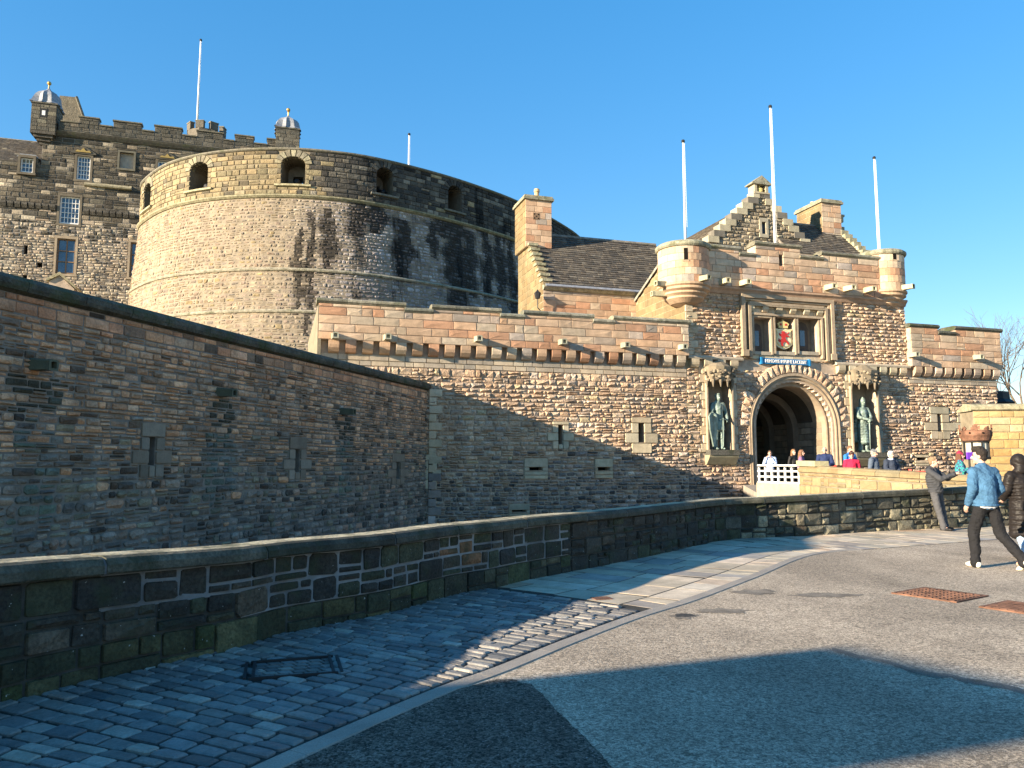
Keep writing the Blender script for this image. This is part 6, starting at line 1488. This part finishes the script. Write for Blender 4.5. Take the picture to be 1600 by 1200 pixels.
def remesh(mb, name, m, parent, vox=.014, xf=None, smooth=6, label=None):
    me = bpy.data.meshes.new('tmp'); me.from_pydata(mb.v, [], mb.f); o = bpy.data.objects.new('tmp', me); col.objects.link(o)
    md = o.modifiers.new('r', 'REMESH'); md.mode = 'VOXEL'; md.voxel_size = vox; md.use_smooth_shade = True
    if smooth: s = o.modifiers.new('s', 'SMOOTH'); s.factor = .5; s.iterations = smooth
    bpy.context.view_layer.update(); dg = bpy.context.evaluated_depsgraph_get(); nm = bpy.data.meshes.new_from_object(o.evaluated_get(dg)); bpy.data.objects.remove(o)
    if name in ('jacket', 'coat', 'trousers', 'hair', 'shirt', 'robe', 'hood'):
        from mathutils import noise as _ns
        k1, am = (Vector((9, 9, 20)), .010) if name != 'hair' else (Vector((30, 30, 14)), .006)
        off = Vector((R.uniform(0, 9), 0, 0)); nrm = [v.normal.copy() for v in nm.vertices]
        for v, nn_ in zip(nm.vertices, nrm):
            c_ = Vector((v.co.x*k1.x, v.co.y*k1.y, (v.co.z+.5*v.co.x)*k1.z))+off
            d_ = _ns.noise(c_); d_ = (1-abs(d_)*3)*am*.6+_ns.noise(c_*.4)*am*1.1; v.co += nn_*d_
    nm.name = name; nm.materials.clear(); nm.materials.append(m); nm.polygons.foreach_set('use_smooth', [True]*len(nm.polygons))
    r = bpy.data.objects.new(name, nm); col.objects.link(r); r.parent = parent
    if label: r['label'] = label
    return r
def cloth(name, c, var=.12, rough=.85, bscale=9, bump=.5, bdist=.03): return mat(name, c, var=var, scale=7, rough=rough, bump=bump, bscale=bscale, bdist=bdist, spec=.2)
SKIN = mat('skin', (.52, .32, .24), var=.08, rough=.55, bump=.1); HAIRS = {}
def hairm(c):
    if c not in HAIRS: HAIRS[c] = mat('hair', c, var=.3, scale=30, rough=.7, bump=.8, bscale=60)
    return HAIRS[c]
DEF = dict(pel=(0, 0, .96), chest=(0, 0, 1.28), neck=(0, 0, 1.47), head=(0, .02, 1.63),
           shL=(-.185, 0, 1.42), elL=(-.24, -.03, 1.15), wrL=(-.22, .05, .90), shR=(.185, 0, 1.42), elR=(.24, -.03, 1.15), wrR=(.22, .05, .90),
           hiL=(-.09, 0, .94), knL=(-.105, .02, .51), anL=(-.11, -.02, .09), hiR=(.09, 0, .94), knR=(.105, .02, .51), anR=(.11, -.02, .09),
           look=0.0, footL=0.0, footR=0.0, fpL=0.0, fpR=0.0)
def person(label, loc, rotz=0, scale=1.0, pose=None, skin=None, top=None, legs=None, shoes=None, hair=None, hair_style='short', hat=None, hat_kind='beanie', coat_len=.0,
           bulk=1.0, scarf=None, hood=None, group=None, vox=.013, held=None, shirt=None, quilt=False, statue=None, name='person', cat='person', extra=None, long_skirt=None):
    J = dict(DEF); J.update(pose or {}); J = {k: (np.array(v, float) if isinstance(v, tuple) else v) for k, v in J.items()}
    t = thing(name, label, cat, loc, group); t.rotation_euler = (0, 0, rotz); t.scale = (scale,)*3
    hd = J['head']; lk = Matrix.Rotation(J['look'], 3, 'Z'); nod = J.get('nod', 0.0); lk = lk @ Matrix.Rotation(nod, 3, 'X')
    hp = lambda x, y, z: hd + np.array(lk @ Vector((x, y, z)))
    # ---- body: one continuous figure
    b = MB()
    ell(b, hp(0, .0, .035), .074, .092, .098, tilt=lk); ell(b, hp(0, .03, -.035), .058, .066, .07, tilt=lk)       # skull, jaw
    capsule(b, hp(0, .088, .025), hp(0, .112, -.012), .010, .016, 8)                                              # nose
    for s_ in (-1, 1):
        ell(b, hp(.076*s_, .0, .0), .014, .024, .034, 8, tilt=lk); ell(b, hp(.032*s_, .075, -.03), .02, .016, .02, 8, tilt=lk)
    ell(b, hp(0, .088, -.055), .026, .012, .009, 8, tilt=lk); ell(b, hp(0, .075, -.085), .025, .02, .02, 8, tilt=lk); ell(b, hp(0, .082, .05), .055, .012, .012, 8, tilt=lk)
    capsule(b, J['neck']-np.array((0, .0, .03)), hp(0, -.015, -.05), .058, .052)
    ell(b, J['chest'], .155, .10, .19); ell(b, J['pel'], .145, .105, .13); capsule(b, J['chest'], J['pel'], .125, .125); capsule(b, J['shL']*.9+J['neck']*.1, J['shR']*.9+J['neck']*.1, .06, .06)
    for s_ in 'LR':
        capsule(b, J['sh'+s_], J['el'+s_], .050, .040); capsule(b, J['el'+s_], J['wr'+s_], .040, .027)
        capsule(b, J['hi'+s_], J['kn'+s_], .080, .054); capsule(b, J['kn'+s_], J['an'+s_], .054, .036)
        # hand: palm, four fingers, thumb
        w = J['wr'+s_]; fd = J.get('hd'+s_); fd = (w-J['el'+s_]) if fd is None else fd; fd = fd/np.linalg.norm(fd)
        sd = 1 if s_ == 'R' else -1; side = np.cross(fd, np.array((0, 0, 1.0)) if abs(fd[2]) < .8 else np.array((0, 1.0, 0))); side /= np.linalg.norm(side)+1e-9
        if abs(fd[2]) >= .8: side = np.array((0, 1.0, 0)); 
        nrm = np.cross(side, fd); curl = nrm*(-1 if np.dot(nrm, np.array((-sd, 0, -.2))) < 0 else 1)
        pc = w+fd*.045; capsule(b, w+fd*.0, w+fd*.075, .027, .030)
        capsule(b, pc-side*.018, pc+side*.022, .024, .024, 8)
        for q, (o_, ln_) in enumerate(((.032, .072), (.011, .082), (-.010, .077), (-.030, .060))):
            r0 = w+fd*.075+side*o_; m1 = r0+fd*ln_*.5+curl*.008; m2 = m1+fd*ln_*.38+curl*.030
            capsule(b, r0, m1, .0105, .0095, 7); capsule(b, m1, m2, .0095, .008, 7)
        tb_ = w+fd*.03+side*.028; capsule(b, tb_, tb_+fd*.035+side*.028+curl*.01, .0125, .011, 7); capsule(b, tb_+fd*.035+side*.028+curl*.01, tb_+fd*.065+side*.03+curl*.026, .011, .009, 7)
        capsule(b, J['an'+s_], J['an'+s_]+np.array((0, .1, -.045)), .036, .03)
    body = remesh(b, 'body', statue or skin or SKIN, t, .009 if statue is None else .014, smooth=2)
    if not statue:
        for s_ in (-1, 1):
            e = MB(); e.ball(hp(.03*s_, .085, .03), .011, 8); eo = part('eye', e, M['iron'], None); eo.parent = t
            e = MB(); capsule(e, hp(.018*s_, .092, .05), hp(.045*s_, .084, .052), .005, .004, 6); eo = part('eyebrow', e, hairm(hair or (.1, .07, .05)), None); eo.parent = t
        e = MB(); capsule(e, hp(-.02, .097, -.055), hp(.02, .097, -.055), .005, .005, 6); eo = part('mouth', e, M['lip'], None); eo.parent = t
    # ---- jacket
    if top:
        B_ = bulk; j = MB(); ch, pe = J['chest'], J['pel']
        ell(j, ch+np.array((0, 0, .03)), .178*B_, .13*B_, .20); capsule(j, ch, pe+np.array((0, 0, .02)), .155*B_, .155*B_); ell(j, pe+np.array((0, 0, .0)), .172*B_, .142*B_, .10)
        capsule(j, J['shL'], J['shR'], .078*B_, .078*B_); capsule(j, J['neck']-np.array((0, 0, .06)), J['neck']+np.array((0, 0, .02)), .085, .076)
        for s_ in 'LR':
            el_, sh_, wr_ = J['el'+s_], J['sh'+s_], J['wr'+s_]
            if quilt:
                n_ = 5
                for k in range(n_): ell(j, sh_+(el_-sh_)*(k+.5)/n_, .078*B_, .078*B_, .05); ell(j, el_+(wr_-el_)*(k+.3)/n_, .066*B_, .066*B_, .045)
            capsule(j, sh_, el_, .072*B_, .062*B_); capsule(j, el_, wr_-(wr_-el_)*.06, .062*B_, .047*B_)
        if coat_len > 0:
            for k in range(8):
                z = -coat_len*k/7; ell(j, pe+np.array((J.get('sway', 0)*k/7, 0, z)), (.185+.02*k/7)*B_, (.16+.03*k/7)*B_, .09)
        if quilt:
            for k in range(7): ell(j, pe+(ch-pe)*(k/6.)*1.15+np.array((0, 0, -.04)), .192*B_, .158*B_, .036)
            if coat_len > 0:
                for k in range(int(coat_len/.085)): ell(j, pe+np.array((J.get('sway', 0)*k*.085/coat_len, 0, -.1-.085*k)), (.2+.004*k)*B_, (.178+.004*k)*B_, .04)
        capsule(j, J['neck']+np.array((-.07, -.02, .0)), J['neck']+np.array((.07, -.02, .0)), .055, .055)
        remesh(j, 'jacket' if coat_len < .3 else 'coat', top, t, vox, smooth=3)
        if shirt:
            for nm_, z_, tk in (('waistband', -.045, .022), ('yoke_seam', None, .004)):
                g = MB()
                if nm_ == 'waistband':
                    for k in range(14):
                        a1, a2 = 2*math.pi*k/14, 2*math.pi*(k+1)/14; q1 = pe+np.array((.166*B_*math.cos(a1), .137*B_*math.sin(a1), z_)); q2 = pe+np.array((.166*B_*math.cos(a2), .137*B_*math.sin(a2), z_)); capsule(g, q1, q2, tk, tk, 8)
                    remesh(g, nm_, top, t, .011, smooth=1)
    if shirt:
        j = MB(); ell(j, J['pel']+np.array((0, 0, -.06)), .168*bulk, .138*bulk, .055); remesh(j, 'shirt', shirt, t, .014, smooth=2)
    if legs:
        g = MB(); ell(g, J['pel']-np.array((0, 0, .05)), .156, .126, .105)
        for s_ in 'LR':
            hi, kn, an = J['hi'+s_], J['kn'+s_], J['an'+s_]
            capsule(g, hi-np.array((0, 0, .04)), kn, .098, .080); capsule(g, kn, an+np.array((0, 0, .02)), .080, .066); capsule(g, an+np.array((0, 0, .05)), an+np.array((0, 0, -.02)), .068, .072); ell(g, an+np.array((0, 0, .03)), .078, .078, .03)
        remesh(g, 'trousers', legs, t, .014, smooth=3)
    if long_skirt:
        g = MB()
        for k in range(14): z = J['pel'][2]-.06*k; ell(g, (J['pel'][0], J['pel'][1], z), .17+.006*k, .14+.006*k, .06)
        remesh(g, 'robe', long_skirt, t, .016, smooth=3)
    if shoes:
        for s_ in 'LR':
            an = J['an'+s_]; ry = Matrix.Rotation(J['foot'+s_], 3, 'Z') @ Matrix.Rotation(J['fp'+s_], 3, 'X')
            v = lambda x, y, z: an+np.array(ry @ Vector((x, y, z)))
            g = MB(); capsule(g, v(0, -.045, -.035), v(0, .13, -.05), .045, .038); ell(g, v(0, .14, -.052), .048, .06, .034, tilt=ry); ell(g, v(0, -.04, -.05), .04, .045, .038, tilt=ry); capsule(g, v(0, -.02, 0), v(0, 0, -.03), .042, .045)
            remesh(g, 'shoe', shoes, t, .011, smooth=2)
    hm = statue or hairm(hair or (.08, .05, .03))
    if hair or statue:
        g = MB(); ell(g, hp(0, -.018, .058), .086, .094, .092, tilt=lk)
        if hair_style == 'short':
            ell(g, hp(0, -.05, .0), .07, .05, .07, tilt=lk); ell(g, hp(0, .05, .11), .06, .045, .035, tilt=lk)
        elif hair_style == 'quiff':
            ell(g, hp(0, -.05, .0), .072, .052, .07, tilt=lk); ell(g, hp(0, .055, .12), .07, .055, .045, tilt=lk); ell(g, hp(0, .0, .13), .075, .07, .04, tilt=lk)
        elif hair_style == 'long':
            for s_ in (-1, 1): capsule(g, hp(.068*s_, -.02, .03), hp(.085*s_, -.01, -.17), .035, .04)
            capsule(g, hp(0, -.06, .03), hp(0, -.075, -.19), .07, .08); ell(g, hp(0, .035, .115), .06, .045, .03, tilt=lk)
        elif hair_style == 'bald': g = MB(); ell(g, hp(0, -.05, .0), .08, .05, .05, tilt=lk)
        remesh(g, 'hair' if not statue else 'head_hair', hm, t, .01, smooth=1)
    if hat:
        g = MB()
        if hat_kind == 'beanie': ell(g, hp(0, -.012, .075), .09, .102, .082, tilt=lk); capsule(g, hp(-.05, .06, .065), hp(.05, .06, .065), .03, .03); ell(g, hp(0, -.03, .15), .04, .04, .03)
        elif hat_kind == 'cap': ell(g, hp(0, -.01, .08), .092, .104, .07, tilt=lk); ell(g, hp(0, .10, .06), .07, .075, .012, tilt=lk)
        elif hat_kind == 'helmet': ell(g, hp(0, -.01, .05), .098, .115, .115, tilt=lk); capsule(g, hp(-.085, -.01, .0), hp(-.08, -.01, -.1), .03, .035); capsule(g, hp(.085, -.01, .0), hp(.08, -.01, -.1), .03, .035); capsule(g, hp(0, -.05, .0), hp(0, -.06, -.12), .07, .08); ell(g, hp(0, 0, .16), .03, .06, .03)
        remesh(g, {'beanie': 'hat', 'cap': 'cap', 'helmet': 'helmet'}[hat_kind], hat, t, .011, smooth=1)
    if hood:
        g = MB(); ell(g, hp(0, -.02, .045), .118, .128, .135, tilt=lk); ell(g, hp(0, -.05, -.07), .115, .10, .09, tilt=lk); ell(g, hp(0, -.03, -.13), .13, .11, .06, tilt=lk); remesh(g, 'hood', hood, t, .013, smooth=3)
        g = MB(); ell(g, hp(0, .075, .03), .075, .045, .085, tilt=lk); remesh(g, 'hood_lining', M['iron'], t, .013, smooth=1)
    if scarf:
        g = MB(); 
        for k in range(8): a = 2*math.pi*k/8; a2 = 2*math.pi*(k+1)/8; capsule(g, J['neck']+np.array((.075*math.cos(a), .01+.07*math.sin(a), .03)), J['neck']+np.array((.075*math.cos(a2), .01+.07*math.sin(a2), .03)), .035, .035, 8)
        remesh(g, 'scarf', scarf, t, .013, smooth=2)
    if extra: extra(t, J, hp)
    return t
M['lip'] = mat('lips', (.42, .18, .15), var=0, bump=0, rough=.5)
def lp(parent, name, mb, m, smooth=False):
    o = part(name, mb, m, None, smooth); o.parent = parent; return o
def phone_single(pw_, label):
    mb = MB(); X = Plane(np.array(pw_), (.6, .8, 0)); mb.box(X, -.038, .038, -.075, .075, -.005, .005); single('phone', mb, M['iron'], label, 'phone', pw_)
# man leaning on the parapet, taking a photograph
fx, fy = atz(1479, 829)
J1 = dict(pel=(-.0, -.12, .95), chest=(0, -.17, 1.26), neck=(0, -.18, 1.45), head=(0, -.14, 1.61), shL=(-.18, -.17, 1.40), shR=(.18, -.17, 1.40), elL=(-.24, .05, 1.22), elR=(.20, .10, 1.21), wrL=(-.20, .28, 1.33), wrR=(-.05, .31, 1.33),
          hiL=(-.09, -.12, .92), hiR=(.09, -.12, .92), knL=(-.11, -.05, .49), knR=(.13, -.03, .49), anL=(-.12, -.0, .09), anR=(.15, .08, .09), look=0.3, nod=.05)
rot1 = rad(-143)
greyj = cloth('charcoal_jacket', (.05, .052, .058)); jean = cloth('grey_denim', (.075, .075, .08), bscale=14); blk = cloth('black_leather', (.015, .015, .016), rough=.5)
person('man in charcoal jacket leaning back on the low wall, holding up a phone', (fx-.05, fy+.05, 0), rot1, 1.02, J1, top=greyj, legs=jean, shoes=blk, hair=(.22, .15, .09), quilt=True, bulk=1.05)
q = Matrix.Rotation(rot1, 3, 'Z') @ (Vector((-.13, .39, 1.39))*1.02); phone_single((fx-.05+q[0], fy+.05+q[1], q[2]), 'dark phone held up by the man leaning on the low wall')
# man in the pale denim jacket, walking away
mx, my = atz(1548, 888)
J2 = dict(pel=(-.02, 0, .97), chest=(-.02, .02, 1.28), neck=(-.02, .03, 1.47), head=(-.02, .055, 1.635), shL=(-.185, .01, 1.41), shR=(.155, .01, 1.41), elL=(-.245, -.03, 1.15), wrL=(-.235, .10, .93), elR=(.215, -.03, 1.15), wrR=(.17, .16, .97),
          hiL=(-.10, 0, .95), hiR=(.08, 0, .95), knL=(-.14, .12, .53), anL=(-.155, .10, .09), knR=(.16, -.05, .50), anR=(.285, -.30, .13), fpR=-.55, footR=-.1, look=.75)
denim = cloth('pale_denim', (.055, .135, .24), bscale=10, bump=1, var=.25, bdist=.05); bj = cloth('black_denim', (.016, .016, .018), bscale=9, bump=1, bdist=.05); wsh = mat('white_trainer', (.72, .68, .55), var=.05, rough=.6, bump=.1); wtee = cloth('white_cotton', (.75, .75, .76))
person('man in pale blue denim jacket and black jeans walking away, head turned left', (mx, my, 0), rad(8), 1.045, J2, top=denim, legs=bj, shoes=wsh, hair=(.022, .016, .012), hair_style='quiff', shirt=wtee, bulk=1.05)
# figure in the long black quilted coat
bx_, by_ = atz(1602, 874)
J3 = dict(elR=(.25, .08, 1.17), wrR=(.16, .24, 1.08), elL=(-.25, .04, 1.15), wrL=(-.17, .2, 1.02), anL=(-.12, -.18, .1), knL=(-.1, -.02, .5), anR=(.1, .12, .09), look=.35)
qc = cloth('black_quilted_nylon', (.017, .014, .013), rough=.5, bscale=6)
person('person in long black quilted coat with hood up beside the denim jacket', (bx_, by_, 0), rad(10), .985, J3, top=qc, legs=cloth('pale_jeans', (.32, .45, .6)), shoes=wsh, hood=qc, coat_len=.55, quilt=True, bulk=1.08)
# visitors on the bridge
def onbridge(px, Y, ytop, lift=0):
    p = atY(px, ytop, Y); z = deck_z(Y)+.01; return (p[0], Y, z), (p[2]-z)/1.765
def vis(label, px, Y, ytop, rot, **k):
    loc, s = onbridge(px, Y, ytop); s = max(.86, min(1.06, s)); return person(label, loc, rot, s, **k)
arms = dict(elL=(-.25, .05, 1.16), wrL=(-.12, .24, 1.12), elR=(.25, .05, 1.16), wrR=(.12, .24, 1.12))
face = dict(elL=(-.24, .1, 1.2), wrL=(-.1, .16, 1.42), elR=(.24, .1, 1.2), wrR=(.12, .15, 1.44))
G_ = 'visitors behind the bridge wall'
dn = cloth('navy_nylon', (.02, .032, .09)); 
vis('woman in pale blue jacket drinking at the left end of the lattice', 1203, 29.2, 704, rad(150), pose=dict(**face, look=.2), top=cloth('pale_blue_nylon', (.36, .46, .66)), legs=bj, shoes=blk, hair=(.06, .04, .03), group=G_)
vis('woman in black jacket with long brown hair standing in the archway', 1239, 29.0, 702, rad(-150), pose=dict(look=-.2), top=blk, legs=bj, shoes=blk, hair=(.22, .12, .06), hair_style='long', group=G_)
vis('woman in mauve and dark jacket with curly brown hair next to black jacket', 1251.5, 28.4, 703, rad(-120), pose=arms, top=cloth('mauve_fleece', (.22, .12, .22)), legs=bj, shoes=blk, hair=(.18, .09, .05), hair_style='long', group=G_)
vis('balding grey haired man in navy jacket beside the stone cap', 1288, 27.2, 698, rad(160), pose=arms, top=dn, legs=bj, shoes=blk, hair=(.55, .53, .5), hair_style='bald', bulk=1.12, group=G_)
vis('person in bright blue jacket half hidden behind the red coat', 1327, 27.5, 697, rad(-160), pose=arms, top=cloth('bright_blue_nylon', (.03, .16, .42)), legs=bj, shoes=blk, hair=(.16, .09, .05), group=G_)
vis('woman in crimson padded coat and dark woolly hat', 1330, 25.2, 706, rad(170), pose=dict(look=-.2, nod=-.15), top=cloth('crimson_nylon', (.50, .02, .06)), legs=bj, shoes=blk, hair=(.1, .07, .05), hat=cloth('maroon_wool', (.06, .015, .02)), bulk=1.1, group=G_)
vis('man in blue grey coat and flat grey cap on the bridge', 1364, 25.0, 702, rad(-135), pose=dict(nod=-.2), top=cloth('slate_blue_cloth', (.085, .11, .15)), legs=bj, shoes=blk, hair=(.3, .28, .26), hat=cloth('grey_cap', (.12, .13, .14)), hat_kind='cap', bulk=1.1, group=G_)
vis('white haired person in dark navy coat with pale scarf', 1391, 25.0, 705, rad(-165), pose=arms, top=cloth('dark_navy_cloth', (.035, .045, .07)), legs=bj, shoes=blk, hair=(.7, .68, .62), scarf=cloth('pale_scarf', (.45, .5, .62)), bulk=1.12, group=G_)
plaid = cloth('green_plaid', (.03, .22, .18), bump=.3)
_n = plaid.node_tree; _c = _n.nodes.new('ShaderNodeTexChecker'); _c.inputs['Scale'].default_value = 18; _c.inputs['Color1'].default_value = (.03, .30, .27, 1); _c.inputs['Color2'].default_value = (.05, .05, .16, 1)
_g = _n.nodes.new('ShaderNodeNewGeometry'); _n.links.new(_g.outputs['Position'], _c.inputs['Vector']); _n.links.new(_c.outputs['Color'], _n.nodes['Principled BSDF'].inputs['Base Color'])
vis('woman in green plaid jacket, wine red hat and pink scarf by the beacon', 1499, 24.2, 706, rad(-115), pose=dict(**{**arms, 'wrR': (.14, .3, 1.26)}), top=plaid, legs=bj, shoes=blk, hair=(.12, .05, .03), hair_style='long', hat=cloth('wine_wool', (.22, .02, .05)), scarf=cloth('pink_wool', (.5, .06, .18)), group=G_)
# statues in the niches
def shield_x(t, J, hp):
    X = Plane(np.array((.30, .22, 0)), (.95, .3)); mb = MB(); mb.prism(X, [(-.02, .12), (.04, .10), (.17, .62), (.21, 1.02), (.12, 1.14), (-.10, 1.14), (-.19, 1.02), (-.15, .6)], -.02, .03); lp(t, 'shield', mb, M['bronze'])
def sword_x(t, J, hp):
    mb = MB(); mb.tube([(.0, .30, .98), (.05, .34, .1)], [.022, .012], 5); mb.tube([(-.1, .3, .93), (.1, .3, .93)], .014, 5); lp(t, 'sword', mb, M['bronze'])
def cloak(t, J, hp):
    g = MB()
    for k in range(10):
        z = 1.38-.11*k; ell(g, (.0, -.12-.006*k, z), .21+.012*k, .10, .09)
    remesh(g, 'cloak', M['bronze'], t, .018, smooth=3)
for i, (nn, lab) in enumerate(((niche[0], 'green bronze warrior statue with tall kite shield left of the arch'), (niche[1], 'green bronze statue in long mail robe and helmet right of the arch'))):
    u = (nn[0]+nn[1])/2; p = F(u, nn[2], -.05); H_ = (zF(1122, 614) if i == 0 else zF(1347, 622))-nn[2]; ps = math.atan2(F.n[1], F.n[0])-math.pi/2
    pose = dict(elR=(.27, .08, 1.14), wrR=(.27, .24, 1.08), elL=(-.27, .02, 1.15), wrL=(-.22, .16, .95)) if i == 0 else dict(elL=(-.26, .08, 1.16), wrL=(-.05, .26, 1.02), elR=(.26, .08, 1.16), wrR=(.03, .28, 1.06), knL=(-.12, .05, .51))
    def ex(t, J, hp, i=i):
        cloak(t, J, hp)
        if i == 0: shield_x(t, J, hp)
        sword_x(t, J, hp)
    person(lab, tuple(p), ps, H_/1.78, pose, top=M['bronze'], legs=M['bronze'], shoes=M['bronze'], statue=M['bronze'], hair_style='short', hat=M['bronze'] if i else None, hat_kind='helmet', coat_len=.32 if i == 0 else .62, bulk=1.0 if i == 0 else .95, name='statue', cat='statue', extra=ex, vox=.016)
